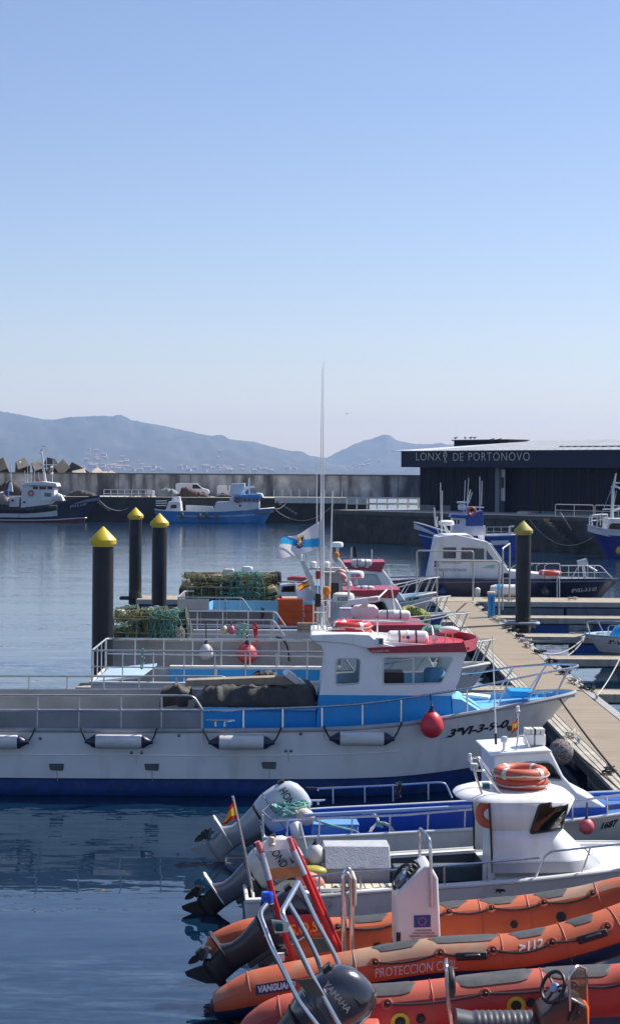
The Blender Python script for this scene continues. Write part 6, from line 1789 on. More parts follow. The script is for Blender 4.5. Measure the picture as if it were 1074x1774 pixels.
outboard(FS, sp(352, 1487, .1), radians(57), 1.05, mat('silver_white_cowl', (.52, .56, .60), .3, var=.05, coat=.3), mat('silver_leg', (.30, .33, .36), .35, .3, var=.1), mat('silver_gearcase', (.36, .39, .42), .4, .3, var=.15), 'silver white tilted outboard on the blue open boat, the farthest of the outboards', ('HONDA', .12, M_inkblack, .44), (-.25, -.194, 1.46), yaw=YAW, band=M_whitedull)
ball_fender(lc(FS, 1016, 1433, -1.12), .115, lc(FS, 1017, 1391, -1.0), mat('pink_red_vinyl', (.62, .10, .12), .5, var=.15, dirt=.3), 'small pinkish red ball fender at the bow of the blue open boat', tall=1.1)
# big shaggy fender hanging between pontoon and bow
fb = P(972, 1303, 31.0)
t = thing('rope_fender', 'round shaggy rope fender hanging at the pontoon edge', 'fender', fb)
rows = []
for i in range(17):
    a = pi * i / 16; rows.append([V((sin(a) * .21 * cos(2 * pi * k / 26), sin(a) * .21 * sin(2 * pi * k / 26), -cos(a) * .22)) * (1 + .10 * mnoise.noise(V((i * 1.3, k * 1.7, 1)))) for k in range(26)])
MB().loft(rows, caps=False).build('ball', mat('shaggy_rope_cover', (.30, .26, .24), .95, var=.6, vscale=35, bump=1.0, bscale=70, col2=(.10, .085, .08), c2scale=28), t, smooth=30)
MB().tube([(0, 0, .2), V((XL + .1, 31.2, ZP)) - fb], .014, 6).build('rope', M_roped, t)

# ------------------------------------------------ white cabin boat
FW = Frame(0, 24.2, 0, YAW)
CB = thingF('cabin_boat', 'small white cabin boat with two lifebuoys on its roof and a tinted window', 'boat', FW)
def wp(px, py, c): return FW.p(px, py, c)
gt = [(428, 1562, .85), (470, 1560, .95), (560, 1553, 1.05), (650, 1545, 1.08), (800, 1535, 1.08), (926, 1525, 1.05), (1030, 1513, .96), (1110, 1502, .78), (1180, 1492, .52), (1230, 1484, .2), (1246, 1481, .01)]
st = []
for px, py, h in gt:
    g = FW.p(px, py, -h); k = max(0, (g.x - 1.5) / 4.0)
    st.append((g.x, h, g.z, g.x - .6 * k ** 1.5, max(.01, h * (.9 - .4 * min(1, k)))))
HW = Hull(st, flare=1.2)
HW.band(0, .8).build('hull', M_skin, CB, smooth=60)
HW.band(.8, 1.3).build('bottom_paint', M_antifoul, CB, smooth=60)
HW.rubrail(.028, .0, -.005).build('rub_rail', M_whitedull, CB)
kf = [i for i in range(HW.n) if HW.g[i].x > FW.p(850, 1530, -1.06).x][0]
M_sole = mat('dark_grey_green_sole', (.045, .055, .06), .7, var=.25, vscale=4, dirt=.4, dirtcol=(.12, .12, .11))
HW.inner(.03, .16, 0, kf + 1, False).build('side_deck', M_skin, CB, smooth=30)
HW.inner(.34, .165, 0, kf + 1).build('deck', mat('slate_cockpit', (.045, .06, .078), .6, var=.2, dirt=.3, dirtcol=(.12, .13, .13)), CB, smooth=30)
HW.inner(.03, .12, kf, None).build('foredeck', M_skin, CB, smooth=30)
ga = HW.g
MB().bb((wp(460, 1550, -.7).x, -.84, .25), (wp(850, 1530, -.7).x, .84, .30)).build('cockpit_sole', M_sole, CB, smooth=0)
MB().bb((wp(680, 1480, .7).x, .55, .3), (wp(850, 1480, .7).x, .8, .52)).build('side_bench', mat('slate_bench', (.10, .125, .14), .6, var=.15), CB, bevel=.02)
t = MB()
for k in range(14): t.bb((wp(548, 1560, -.7).x + k * .105, -.92, .555), (wp(548, 1560, -.7).x + k * .105 + .09, -.66, .575))
t.build('slatted_side_deck', mat('bleached_slat', (.52, .48, .38), .8, var=.2, dirt=.3), CB, smooth=0)
rail3([wp(532, 1549, -.98), wp(533, 1520, -.98), wp(595, 1513, -1.0), wp(700, 1507, -1.02), wp(934, 1487, -1.0)], .015, CB, fil=.05)
for a, b in (((553, 1552), (553, 1518)), ((625, 1546), (625, 1511)), ((770, 1536), (770, 1502)), ((843, 1530), (843, 1496))): rail3([wp(*a, -1.01), wp(*b, -1.01)], .013, CB, name='post')
rail3([wp(926, 1525, -1.0), wp(946, 1477, -.98), wp(1074, 1463, -.86), wp(1180, 1452, -.5), wp(1236, 1446, 0)], .015, CB, fil=.12)
for a, b, c in (((1007, 1516), (1023, 1468), -.93), ((1090, 1505), (1106, 1460), -.75)): rail3([wp(*a, c), wp(*b, c)], .012, CB, name='post')
# cabin with rounded front, hollow aft end
def cbp(px, py, c=-.72): return FW.p(px, py, c)
xa0, xa1 = cbp(848, 1396).x, cbp(853, 1514).x
zt2, zb2 = cbp(900, 1392).z, cbp(900, 1512).z
def plan(xa, xf, hw, rnd, z, n=10):
    """U-shaped plan outline from the near aft corner round the front to the far aft corner"""
    pts = [V((xa, -hw, z))]
    for i in range(n + 1):
        w = -pi / 2 + pi * i / n
        pts.append(V((xf - rnd + rnd * cos(w) ** .8 if cos(w) > 0 else xf - rnd, hw * sin(w) if abs(sin(w)) > .999 else hw * (1 if sin(w) > 0 else -1) * abs(sin(w)) ** .8, z)))
    pts.append(V((xa, hw, z)))
    return pts
xf_top = cbp(990, 1380, -.3).x; xf_mid = cbp(968, 1440, -.3).x
zm = cbp(930, 1440).z
rings = [plan(xa0, xf_top + .05, .70, .26, zt2), plan(xa0, xf_mid + .14, .71, .30, (zt2 + zm) / 2), plan((xa0 + xa1) / 2, xf_mid, .72, .36, zm)]
shell = MB().loft(rings, caps=False, closed=False)
low = [plan((xa0 + xa1) / 2, xf_mid, .72, .36, zm), plan(xa1, xf_mid + .12, .73, .55, zm - .12), plan(xa1, xf_mid + .42, .75, .7, zb2 + .14), plan(xa1, xf_mid + .62, .76, .85, zb2)]
shell.loft(low, caps=False, closed=False)
cabo = shell.build('cabin', M_white, CB, smooth=50)
cabo.modifiers.new('s', 'SOLIDIFY').thickness = .03
for sg in (-1, 1): MB().tube([V((xa0 - .004, .71 * sg, zt2)), V(((xa0 + xa1) / 2 - .004, .725 * sg, zm)), V((xa1 - .004, .74 * sg, zb2))], .014, 6).build('edge_seal', M_black, CB)
MB().loft([plan(xa1 - .01, xf_mid + .64, .775, .85, zb2), plan(xa1 - .01, xf_mid + .46, .768, .74, zb2 + .13)], caps=False, closed=False).build('grey_base_band', mat('grey_band_colour', (.30, .31, .35), .5, var=.1), CB, smooth=50)  # plain grey band laid round the foot of the cabin
# roof, crowned, with an overhang aft
roofp = []
for sc_, dz in ((1.0, -.015), (1.01, .0), (.97, .035), (.82, .07), (.4, .09)):
    xs = cbp(797, 1356, -.3).x
    r_ = []
    for i in range(40):
        w = 2 * pi * i / 40
        cxm = (xs + xf_top) / 2; hx = (xf_top + .06 - xs) / 2
        px_ = 3.2 if cos(w) < 0 else 3.2
        x = cxm + hx * sc_ * abs(cos(w)) ** (2 / px_) * (1 if cos(w) > 0 else -1)
        y = .715 * sc_ * abs(sin(w)) ** (2 / 2.8) * (1 if sin(w) > 0 else -1)
        if x < xa0: y *= 1 - .12 * (xa0 - x) / max(.01, xa0 - xs)
        r_.append(V((x, y, zt2 + dz)))
    roofp.append(r_)
MB().loft(roofp).build('roof', M_white, CB, smooth=50)
# window wrapping round the corner
bvC = BVHTree.FromPolygons([tuple(v) for v in shell.v], shell.f)
def glue(pxs, m, name, off, parent, F=FW, bv=bvC, nu=10, nvv=6):
    """a pane that follows the shell: pxs are its four surveyed corners tl, tr, br, bl"""
    a, b_, c, d = [V((p[0], p[1])) for p in pxs]
    rows = []
    for j in range(nvv + 1):
        r_ = []
        for i in range(nu + 1):
            u, v = i / nu, j / nvv
            q = a.lerp(b_, u).lerp(d.lerp(c, u), v)
            l, n_ = hit(bv, F, q.x, q.y)
            if l is None: l = F.p(q.x, q.y, -.6); n_ = V((0, -1, 0))
            if n_.dot(F.c - l) < 0: n_ = -n_
            r_.append(l + n_ * off)
        rows.append(r_)
    o = MB().loft(rows, caps=False, closed=False).build(name, m, parent, smooth=60)
    edge = rows[0] + [r_[-1] for r_ in rows[1:]] + rows[-1][::-1][1:] + [r_[0] for r_ in rows[::-1][1:-1]]
    return o, edge
wn_o, edge = glue([(934, 1396), (984, 1386), (972, 1437), (919, 1444)], mat('tinted_window', (.012, .014, .013), .06, var=0, rvar=0), 'window', .012, CB)
MB().tube(fillet(edge, .05, 3, True), .017, 6, closed=True).build('window_seal', M_black, wn_o)
for k in range(0, len(edge), 3): MB().ell(edge[k], (.006, .006, .006), 6, 4).build('rivet', M_whitedull, wn_o) if k < 30 else None
MB().bb((xa0 + .05, -.68, .3), (xa0 + .08, .1, zt2 - .05)).build('bulkhead', M_skin, CB, smooth=0)
l1 = ring_buoy(lc(FW, 848, 1411, -.45), .135, .06, M_lifebuoy, 'orange lifebuoy hung inside the open back of the white cabin', rot=(radians(90), 0, 0), rope_=False)
zr_ = zt2 + .10
ring_buoy(lc(FW, 903, 1354, .0), .29, .08, mat('red_orange_lifebuoy', (.5, .075, .04), .55, var=.12, dirt=.3, dirtcol=(.4, .2, .12)), 'lower red orange lifebuoy of the two lying on the white cabin roof', yaw=.2)
ring_buoy(lc(FW, 902, 1338, .0), .29, .083, M_lifebuoy, 'upper faded brown orange lifebuoy with white bands on the white cabin roof', bands=M_whitedull, yaw=.0)
rk = thing('roof_rack', 'small steel roof frame with a white lamp at the back of the white cabin', 'rack', lc(FW, 840, 1365, -.4), YAW)
q0 = wp(840, 1365, -.4)
def rp2(px, py, c): return wp(px, py, c) - q0
for c in (-.45, .1):
    dx = 0 if c < 0 else -8; dy = 0 if c < 0 else -22
    MB().tube(fillet([rp2(835 + dx, 1378 + dy, c), rp2(822 + dx, 1335 + dy, c), rp2(838 + dx, 1335 + dy, c), rp2(868 + dx, 1376 + dy, c)], .03), .014, 7).build('hoop', M_steel, rk)
MB().tube([rp2(822, 1337, -.45), rp2(812, 1316, .1)], .014, 7).tube([rp2(838, 1337, -.45), rp2(828, 1316, .1)], .014, 7).build('crossbar', M_steel, rk)
MB().lathe([(.03, 0), (.03, .02), (.022, .03), (.024, .09), (0, .1)], 14, Matrix.Translation(rp2(814, 1318, -.2))).build('lamp', M_whiteclean, rk)
MB().bb(rp2(816, 1336, -.3), rp2(826, 1322, -.2)).build('lamp_housing', M_whitedull, rk, bevel=.01)
MB().bb(rp2(836, 1366, -.1), rp2(846, 1356, 0)).build('side_light', M_greenlens, rk)
# engine box in the cockpit
EB = thing('engine_box', 'grey textured engine box with a sloping lid in the cockpit of the cabin boat', 'engine box', FW.w(wp(620, 1540, -.45)), YAW)
q0 = wp(620, 1540, -.45)
def eb(px, py, c): return wp(px, py, c) - q0
xl, xr = eb(563, 1500, -.55).x, eb(677, 1500, -.55).x
zA, zB, zC = eb(620, 1466, -.38).z, eb(620, 1507, -.58).z, eb(620, 1548, -.58).z
M_ebox = mat('grey_textured_gelcoat', (.43, .45, .48), .6, var=.12, vscale=8, bump=.3, bscale=40, dirt=.3)
yo = .45
MB().prism([(xl, -.58 + yo, zB), (xl, -.40 + yo, zA), (xl, -.05 + yo, zA + .01), (xl, .12 + yo, zB)], (xr - xl, 0, 0)).build('lid', M_ebox, EB, bevel=.015)
MB().bb((xl + .015, -.56 + yo, zC), (xr - .015, .1 + yo, zB - .006)).build('case', mat('grey_gelcoat', (.24, .26, .31), .5, var=.1), EB, smooth=0)
MB().box(((xl + xr) / 2 + .05, -.585 + yo, zB + .02), (.05, .015, .03)).build('latch', M_steel, EB)
ball_fender(lc(FW, 546, 1484, -.35), .135, None, mat('dull_white_vinyl', (.66, .64, .60), .5, var=.08, dirt=.3), 'big dull white ball fender beside the grey engine box', tall=1.25)
ball_fender(lc(FW, 524, 1500, -.45), .09, None, M_orangep, 'orange float lying behind the dull white ball fender', tall=1.1)
o = MB().ell((0, 0, 0), (.2, .13, .075), 16, 10).build('yellow_float', mat('mustard_plastic', (.42, .36, .05), .5, var=.15), None, smooth=80); o.location = lc(FW, 541, 1510, -.55); tag(o, 'mustard yellow float under the dull white ball fender', 'float')
o = MB().ell((0, 0, 0), (.2, .12, .11), 16, 10, Matrix.Rotation(.3, 3, 'Y')).build('pink_float', mat('salmon_vinyl', (.66, .22, .18), .5, var=.15), None, smooth=80); o.location = lc(FW, 537, 1526, -.7); tag(o, 'salmon pink float at the rail of the cabin boat', 'float')
cleat(CB, wp(565, 1556, -.98), 0, 1.3, M_whitedull)
coil(lc(FW, 560, 1570, -.92), .16, 6, M_ropew, 'pale rope coil on the stern quarter of the cabin boat', .012, .08, 41)
bundle(lc(FW, 588, 1543, -.9), (.14, .1, .05), 34, .009, M_roped, 'black cord tangle on the side deck of the cabin boat', 42)
bundle(lc(FW, 867, 1545, -1.1), (.07, .03, .03), 16, .008, M_roped, 'dark cord tied at the rub rail of the cabin boat', 43)
outboard(FW, wp(336, 1588, .15), radians(56), .95, mat('pearl_white_cowl', (.62, .62, .60), .3, var=.04, coat=.3), mat('graphite_leg', (.13, .14, .17), .3, .4, var=.1), M_black, 'dark legged tilted outboard with a pearl white cowl on the cabin boat', ('HONDA', .12, M_inkblack, .44), (-.25, -.194, 1.42), yaw=YAW, band=M_whitedull)
rail3([wp(438, 1548, -.5), wp(440, 1572, -.7), wp(462, 1577, -.9), wp(530, 1572, -.95)], .02, CB, m=M_whitedull, name='stern_rail', fil=.05)
spain((FW, -.5), ((404, 1386), (411, 1418)), ((393, 1412), (385, 1431)), 'Spanish flag on a slanting staff at the stern of the cabin boat', 3, pole=[(403, 1380), (413, 1425), (424, 1475), (438, 1548)])

# ------------------------------------------------ inflatables
class Tube:
    def __init__(s, F, pts, sub=6):
        """pts: (px, py, c, r)"""
        path = smooth_line([F.p(a, b, c) for a, b, c, r in pts], sub)
        s.p = path; s.F = F
        rs = []
        for i in range(len(path)):
            u = i / sub; k = min(int(u), len(pts) - 2); f = u - k
            rs.append(pts[k][3] * (1 - f) + pts[k + 1][3] * f)
        s.r = rs
    def frame(s, i):
        t = (s.p[min(i + 1, len(s.p) - 1)] - s.p[max(i - 1, 0)]).normalized()
        side = t.cross(V((0, 0, 1))).normalized()      # to the right of travel: -y for +x travel
        up = side.cross(t).normalized()
        return t, side, up
    def pt(s, i, w, off=0.0):
        """w: angle from the top towards the near side"""
        t, sd_, up = s.frame(i)
        return s.p[i] + (up * cos(w) + sd_ * sin(w)) * (s.r[i] + off)
    def shell(s, i0, i1, w0, w1, off, n=10):
        return MB().loft([[s.pt(i, w0 + (w1 - w0) * k / n, off) for k in range(n + 1)] for i in range(i0, i1 + 1)], caps=False, closed=False)
    def at_x(s, x):
        return min(range(len(s.p)), key=lambda i: abs(s.p[i].x - x))
    def at_px(s, px):
        c = s.p[0].y
        best = min(range(len(s.p)), key=lambda i: abs(CX + FPX * (s.F.w(s.p[i]).x / s.F.w(s.p[i]).y) - px))
        return best
def patch(T, pxa, pxb, w0, w1, m, parent, off=.007, name='wear_patch'):
    """oval ended patch on the tube"""
    i0, i1 = T.at_px(pxa), T.at_px(pxb); n = i1 - i0
    rows = []
    for i in range(i0, i1 + 1):
        u = (i - i0) / max(1, n); k = min(1, 1.0 * (1 - abs(2 * u - 1) ** 6)) ** .5
        wm, hw = (w0 + w1) / 2, (w1 - w0) / 2 * max(k, .05)
        rows.append([T.pt(i, wm - hw + 2 * hw * j / 8, off) for j in range(9)])
    return MB().loft(rows, caps=False, closed=False).build(name, m, parent, smooth=80)
def seam(T, px, m, parent):
    i = T.at_px(px)
    pts = [T.pt(i, 2 * pi * k / 24, .004) for k in range(24)]
    MB().tube(pts, .006, 5, closed=True).build('seam_tape', m, parent)
def grabline(T, pxs, w, parent, sagd=.05, ring_m=None, r=.013):
    pts = []
    idx = [T.at_px(p) for p in pxs]
    for a, b in zip(idx, idx[1:]):
        for i in range(a, b):
            u = (i - a) / (b - a)
            pts.append(T.pt(i, w + sagd / T.r[i] * 4 * u * (1 - u), .012))
    pts.append(T.pt(idx[-1], w, .012))
    MB().tube(pts, r, 6).build('grab_line', M_roped, parent)
    for i in idx:
        t_, sd_, up = T.frame(i); n_ = up * cos(w) + sd_ * sin(w)
        q = n_.to_track_quat('Z', 'Y').to_matrix()
        MB().torus(T.pt(i, w, .004), .045, .016, 16, 6, q).build('eyelet_ring', ring_m or M_rust, parent)
        MB().ell(T.pt(i, w, .015), (.022, .022, .018), 8, 6).build('eyelet', M_black, parent)
def valve(T, px, w, r, parent, ring=None):
    i = T.at_px(px); t_, sd_, up = T.frame(i); n_ = up * cos(w) + sd_ * sin(w)
    M = Matrix.Translation(T.pt(i, w, -.004)) @ n_.to_track_quat('Z', 'Y').to_matrix().to_4x4()
    v = MB().lathe([(r, 0), (r, .012), (r * .8, .018), (r * .55, .014), (r * .5, .022), (0, .022)], 20, M).build('valve', M_black, parent)
    if ring: MB().lathe([(r * 1.75, .0), (r * 1.75, .008), (r * 1.02, .009), (r * 1.02, 0)], 24, M).build('valve_ring', ring, v)
def lift_handle(T, px, w, parent, L=.17):
    i = T.at_px(px); t_, sd_, up = T.frame(i); n_ = up * cos(w) + sd_ * sin(w); q = T.pt(i, w, 0)
    R_ = Matrix((t_, n_.cross(t_), n_)).transposed()
    h_ = MB().box(q + n_ * .018, (L * 2, .085, .035), R_).build('carry_handle', M_black, parent, bevel=.015)
    MB().tube(fillet([q + t_ * (-L * .5), q + t_ * (-L * .5) + n_ * .065, q + t_ * (L * .5) + n_ * .065, q + t_ * (L * .5)], .03), .014, 6).build('grip', M_darkgrey, h_)

# ---- second inflatable from the front (lettered)
F2 = Frame(0, 20.35, 0, radians(3))
R2 = thingF('inflatable_boat', 'orange inflatable rescue boat with a white console and lettered tube', 'boat', F2)
T2n = Tube(F2, [(371, 1744, -.85, .10), (376, 1743, -.85, .15), (400, 1737, -.85, .20), (445, 1724, -.85, .262), (520, 1708, -.85, .265), (650, 1684, -.85, .265), (760, 1668, -.85, .265), (900, 1659, -.85, .265), (1000, 1636, -.83, .265), (1074, 1611, -.78, .265), (1150, 1578, -.62, .25), (1210, 1548, -.3, .22), (1228, 1537, 0, .2)], 8)
T2f = Tube(F2, [(362, 1642, .85, .08), (367, 1641, .85, .13), (395, 1636, .85, .2), (440, 1630, .85, .262), (520, 1631, .85, .265), (650, 1626, .85, .265), (760, 1605, .85, .265), (900, 1592, .85, .265), (1000, 1577, .83, .265), (1074, 1560, .78, .265), (1150, 1548, .6, .25), (1210, 1540, .3, .22), (1228, 1537, 0, .2)], 8)
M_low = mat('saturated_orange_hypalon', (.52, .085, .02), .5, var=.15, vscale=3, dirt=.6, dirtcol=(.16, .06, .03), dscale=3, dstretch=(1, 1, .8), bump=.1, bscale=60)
for T, rc in ((T2n, M_orange), (T2f, M_rust)):
    n = len(T.p) - 1
    wt = .75 if T is T2f else 1.0
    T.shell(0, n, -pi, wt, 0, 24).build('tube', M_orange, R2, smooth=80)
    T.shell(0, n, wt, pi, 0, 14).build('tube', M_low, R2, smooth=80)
    q = MB().lathe([(T.r[0] * 1.0, 0), (T.r[0] * .6, -.04), (0, -.05)], 20, Matrix.Translation(T.p[0]) @ Matrix.Rotation(pi / 2, 4, 'Y')).build('end_cap', M_black if T is T2n else rc, R2)
i8 = T2n.at_px(372)
T2n.shell(i8, len(T2n.p) - 1, radians(98), radians(156), .007, 8).build('rubbing_strake', M_navy, R2, smooth=80)
T2f.shell(i8, len(T2f.p) - 1, -radians(158), -radians(100), .007, 8).build('rubbing_strake', M_navy, R2, smooth=80)
for a, b in ((650, 738), (757, 865), (883, 955), (993, 1043)): patch(T2n, a, b, -.40, .50, M_patch, R2)
for a, b in ((613, 690), (760, 820), (840, 906), (940, 994)): patch(T2f, a, b, -.40, .55, M_patch, R2)
for px in (447, 628, 876, 985, 1066): seam(T2n, px, M_orange, R2)
for px in (610, 830, 918, 1040): seam(T2f, px, M_rust, R2)
grabline(T2n, (655, 770, 862, 958, 1050), .95, R2, .05)
grabline(T2f, (585, 712, 778, 850, 945, 1030), .75, R2, .05)
for px in (595, 822, 1021): lift_handle(T2n, px, 1.15, R2)
valve(T2f, 648, 1.75, .062, R2); valve(T2f, 680, 1.7, .04, R2); valve(T2f, 896, 1.55, .045, R2); valve(T2f, 975, 1.5, .06, R2)
mbT = T2n.shell(0, len(T2n.p) - 1, -pi, pi, 0, 48); bvT = BVHTree.FromPolygons([tuple(v) for v in mbT.v], mbT.f)
decal('PROTECCION CIVIL', M_inkgrey, R2, bvT, F2, (650, 1695), (792, 1679), 16, bold=.0, up=(.03, -1))
decal('>112', M_inkgrey, R2, bvT, F2, (899, 1652), (941, 1643), 17, bold=.035, up=(.05, -1))
def band_(q): return None
lb, _e = glue([(443, 1708), (511, 1697), (511, 1715), (443, 1726)], M_navy, 'maker_label', .006, R2, F2, bvT)
decal('VANGUARD', M_inkwhite, R2, bvT, F2, (446, 1722), (512, 1712), 12, bold=.045, out=.011, up=(.03, -1))
# floor and hull between the tubes
MB().bb((T2n.p[T2n.at_px(462)].x, -.62, -.1), (T2n.p[-20].x, .72, .16)).build('floor', M_greyhull, R2, smooth=0)
MB().loft([[V((T2n.p[T2n.at_px(462)].x, y * .6, z)) for y, z in ((-1, -.05), (0, -.35), (1, -.05))], [V((T2n.p[-22].x, y * .6, z)) for y, z in ((-1, .1), (0, -.2), (1, .1))], [V((T2n.p[-6].x, y * .2, z)) for y, z in ((-1, .5), (0, .35), (1, .5))]], caps=False, closed=False).build('keel', M_white, R2)
MB().bb((T2n.p[T2n.at_px(456)].x, -.62, -.2), (T2n.p[T2n.at_px(456)].x + .06, .62, .42)).build('transom', M_darkgrey, R2)
# console
def c2(px, py, c=-.28): return F2.p(px, py, c)
pc = [c2(690, 1660), c2(687, 1645), c2(686, 1551), c2(701, 1535), c2(735, 1503), c2(745, 1500), c2(759, 1523), c2(764, 1642), c2(765, 1660)]
con = MB().prism(pc, (0, .56, 0)).build('console', mat('console_white', (.74, .72, .72), .32, var=.04, dirt=.15), R2, bevel=.025)
nrm = (c2(735, 1503) - c2(701, 1535)).cross(V((0, 1, 0))).normalized()
if nrm.z < 0: nrm = -nrm
def dash(u, v, off=.01):
    a = c2(688, 1549); b = c2(735, 1503)
    return a.lerp(b, u) + V((0, .56 * v, 0)) + nrm * off
MB().prism([dash(.08, .12), dash(.38, .12), dash(.38, .88), dash(.08, .88)], nrm * .02).build('dash_panel', M_darkgrey, con, smooth=0)
MB().prism([dash(.5, .15), dash(.92, .15), dash(.92, .8), dash(.5, .8)], nrm * .012).build('dash_panel', M_darkgrey, con, smooth=0)
for u, v in ((.55, .2), (.66, .25), (.8, .3), (.86, .5)): MB().lathe([(.025, 0), (.025, .04), (.015, .055), (0, .055)], 10, Matrix.Translation(dash(u, v, .02)) @ nrm.to_track_quat('Z', 'Y').to_matrix().to_4x4()).build('switch', M_black, con)
def wheel(c, axis, R_, parent, name='steering_wheel'):
    q = V(axis).normalized().to_track_quat('Z', 'Y').to_matrix()
    w_ = MB().torus(c, R_, .019, 32, 8, q)
    for k in range(3):
        a = 2 * pi * k / 3 + .4
        w_.tube([V(c) + q @ V((0, 0, -.03)), V(c) + q @ V((R_ * cos(a), R_ * sin(a), 0))], .013, 6)
    o = w_.build(name, M_black, parent)
    MB().lathe([(.05, -.04), (.05, 0), (.03, .015), (0, .015)], 14, Matrix.Translation(V(c)) @ q.to_4x4()).build('hub', mat('pale_blue_hub', (.3, .4, .6), .4), o)
    MB().tube([V(c), V(c) + q @ V((0, 0, -.2))], .025, 8).build('column', M_darkgrey, o)
wheel(c2(697, 1521, -.05), V((-.80, -.35, .50)), .155, con)
rail3([c2(748, 1573, -.30), c2(745, 1455, -.30), c2(728, 1436, .0), c2(727, 1440, .25), c2(727, 1540, .25)], .019, con, M_steel, 'grab_hoop', .08)
ef = c2(717, 1608, -.283); e1 = c2(746, 1607, -.283); e2 = c2(717, 1587, -.283)
uvx, uvz = (e1 - ef), (e2 - ef)
fl_ = MB().prism([ef, ef + uvx, ef + uvx + uvz, ef + uvz], (0, -.003, 0)).build('blue_plate', M_inknavy, con, smooth=0)
mb = MB()
for k in range(12):
    a = 2 * pi * k / 12; cc = ef + uvx * .5 + uvz * .5 + V((sin(a) * .042, -.006, cos(a) * .042))
    s5 = []
    for j in range(10):
        rr = .0085 if j % 2 == 0 else .0036; b_ = 2 * pi * j / 10
        s5.append(cc + V((sin(b_) * rr, 0, cos(b_) * rr)))
    mb.prism(s5, (0, -.001, 0))
mb.build('star_ring', M_inkyellow, fl_, smooth=0)
for k, (tx, wpx) in enumerate((('UNION EUROPEA', 28), ('FONDO EUROPEO DE', 36), ('DESARROLLO REGIONAL', 48), ('"Una manera de hacer Europa"', 40))):
    yb = 1614.5 + k * 5
    a = c2(733 - wpx / 2, yb, -.284)
    text(tx, M_inkblack, con, a, (1, 0, 0), (0, 0, 1), wpx / 148, .021 if k < 3 else .022, bold=.015, thick=.004)
MB().box(c2(690, 1632, -.285), (.05, .008, .2)).build('access_hatch', M_black, con)
# leaning post with a cushion
lp = thing('leaning_post', 'tall steel hoop with a beige cushion standing behind the white console', 'seat post', F2.w(F2.p(600, 1655, -.1)), F2.yaw)
q0 = F2.p(600, 1655, -.1)
for dx, c in ((0, -.3), (8, .1)):
    MB().tube(fillet([F2.p(594 + dx * .3, 1670, c) - q0, F2.p(594 + dx * .3, 1520 - dx, c) - q0, F2.p(600 + dx * .3, 1512 - dx, c) - q0, F2.p(607 + dx * .3, 1520 - dx, c) - q0, F2.p(609 + dx * .3, 1670, c) - q0], .06), .021, 8).build('hoop', M_steel, lp)
MB().box(F2.p(612, 1540, -.1) - q0, (.045, .42, .32)).build('cushion', M_cream, lp, bevel=.02)
# light mast: red and silver A-frame
am = thing('light_mast', 'red and silver raked mast with a red SOS banner on the lettered inflatable', 'mast', F2.w(F2.p(540, 1660, 0)), F2.yaw)
q0 = F2.p(540, 1660, 0)
def ap(px, py, c): return F2.p(px, py, c) - q0
M_silver = mat('silver_tape', (.6, .62, .66), .35, .6, var=.1)
M_pinkr = mat('faded_red_tube', (.60, .16, .17), .5, var=.1)
for pts, c in ((((445, 1459), (453, 1478), (466, 1525), (475, 1560), (510, 1672)), -.48), (((500, 1452), (508, 1474), (527, 1516), (537, 1540), (590, 1662)), -.30)):
    P_ = [ap(a, b, c) for a, b in pts]
    for m, i0, i1 in ((M_pinkr, 0, 1), (M_silver, 1, 2), (M_redbright, 2, 4)):
        MB().tube([P_[k] for k in range(i0, i1 + 1)], .035 if m is not M_silver else .037, 10).build('leg', m, am)
MB().tube([ap(506, 1455, -.22), ap(545, 1540, -.22), ap(597, 1660, -.22)], .026, 8).build('leg', M_redbright, am)
MB().prism([ap(447, 1461, -.47), ap(500, 1455, -.31), ap(505, 1471, -.31), ap(452, 1478, -.47)], (0, -.012, .006)).build('top_plate', M_whiteclean, am, smooth=0)
MB().lathe([(.035, 0), (.04, .02), (.03, .03), (.032, .09), (.022, .10), (0, .10)], 14, Matrix.Translation(ap(471, 1466, -.42))).build('white_light', M_cream, am)
MB().prism([ap(461, 1506, -.47), ap(522, 1500, -.31), ap(530, 1518, -.31), ap(466, 1526, -.47)], (0, -.01, 0)).build('amber_panel', mat('amber_panel', (.42, .16, .06), .35, .4, var=.3, vscale=6), am, smooth=0)
MB().prism([ap(481, 1588, -.50), ap(551, 1584, -.32), ap(562, 1616, -.32), ap(492, 1625, -.50)], (0, -.01, 0)).build('banner', M_redbright, am, smooth=0)
a_, b_ = ap(502, 1621, -.50), ap(555, 1612, -.34)
text('S.O.S.', M_inkyellow, am, a_ + V((0, -.03, 0)), b_ - a_, (0, 0, 1), (b_ - a_).length * .98, .125, bold=.02, thick=.012)
MB().lathe([(.075, 0), (.08, .03), (.075, .035)], 18, Matrix.Translation(ap(463, 1570, -.60))).build('beacon_base', M_black, am)
MB().lathe([(.07, .037), (.074, .05), (.068, .07), (.072, .10), (.068, .13), (.06, .15), (0, .155)], 20, Matrix.Translation(ap(463, 1570, -.60))).build('blue_beacon', M_bluelens, am)
# clutter at the stern
t = thing('orange_canister', 'orange folded lifejackets between the mast legs', 'lifejacket', F2.w(F2.p(530, 1560, .4)))
MB().ell((0, 0, 0), (.18, .13, .16), 14, 10).tube(arc((0, -.13, .0), .06, 0, 5, 10, (1, 0, 0), (0, 0, 1)), .016, 6).build('jacket', M_lifebuoy, t)
outboard(F2, F2.p(346, 1704, .05), radians(54), .93, mat('dark_graphite_cowl', (.065, .062, .08), .22, .3, var=.08, coat=.5), mat('graphite_leg2', (.05, .05, .058), .35, .3, var=.1), mat('black_gearcase', (.022, .022, .028), .4, var=.15), 'dark graphite tilted outboard with a raised black propeller on the lettered inflatable', yaw=F2.yaw)
MB().box(F2.p(485, 1659, -.45), (.1, .1, .07)).build('white_block', M_whiteclean, R2)

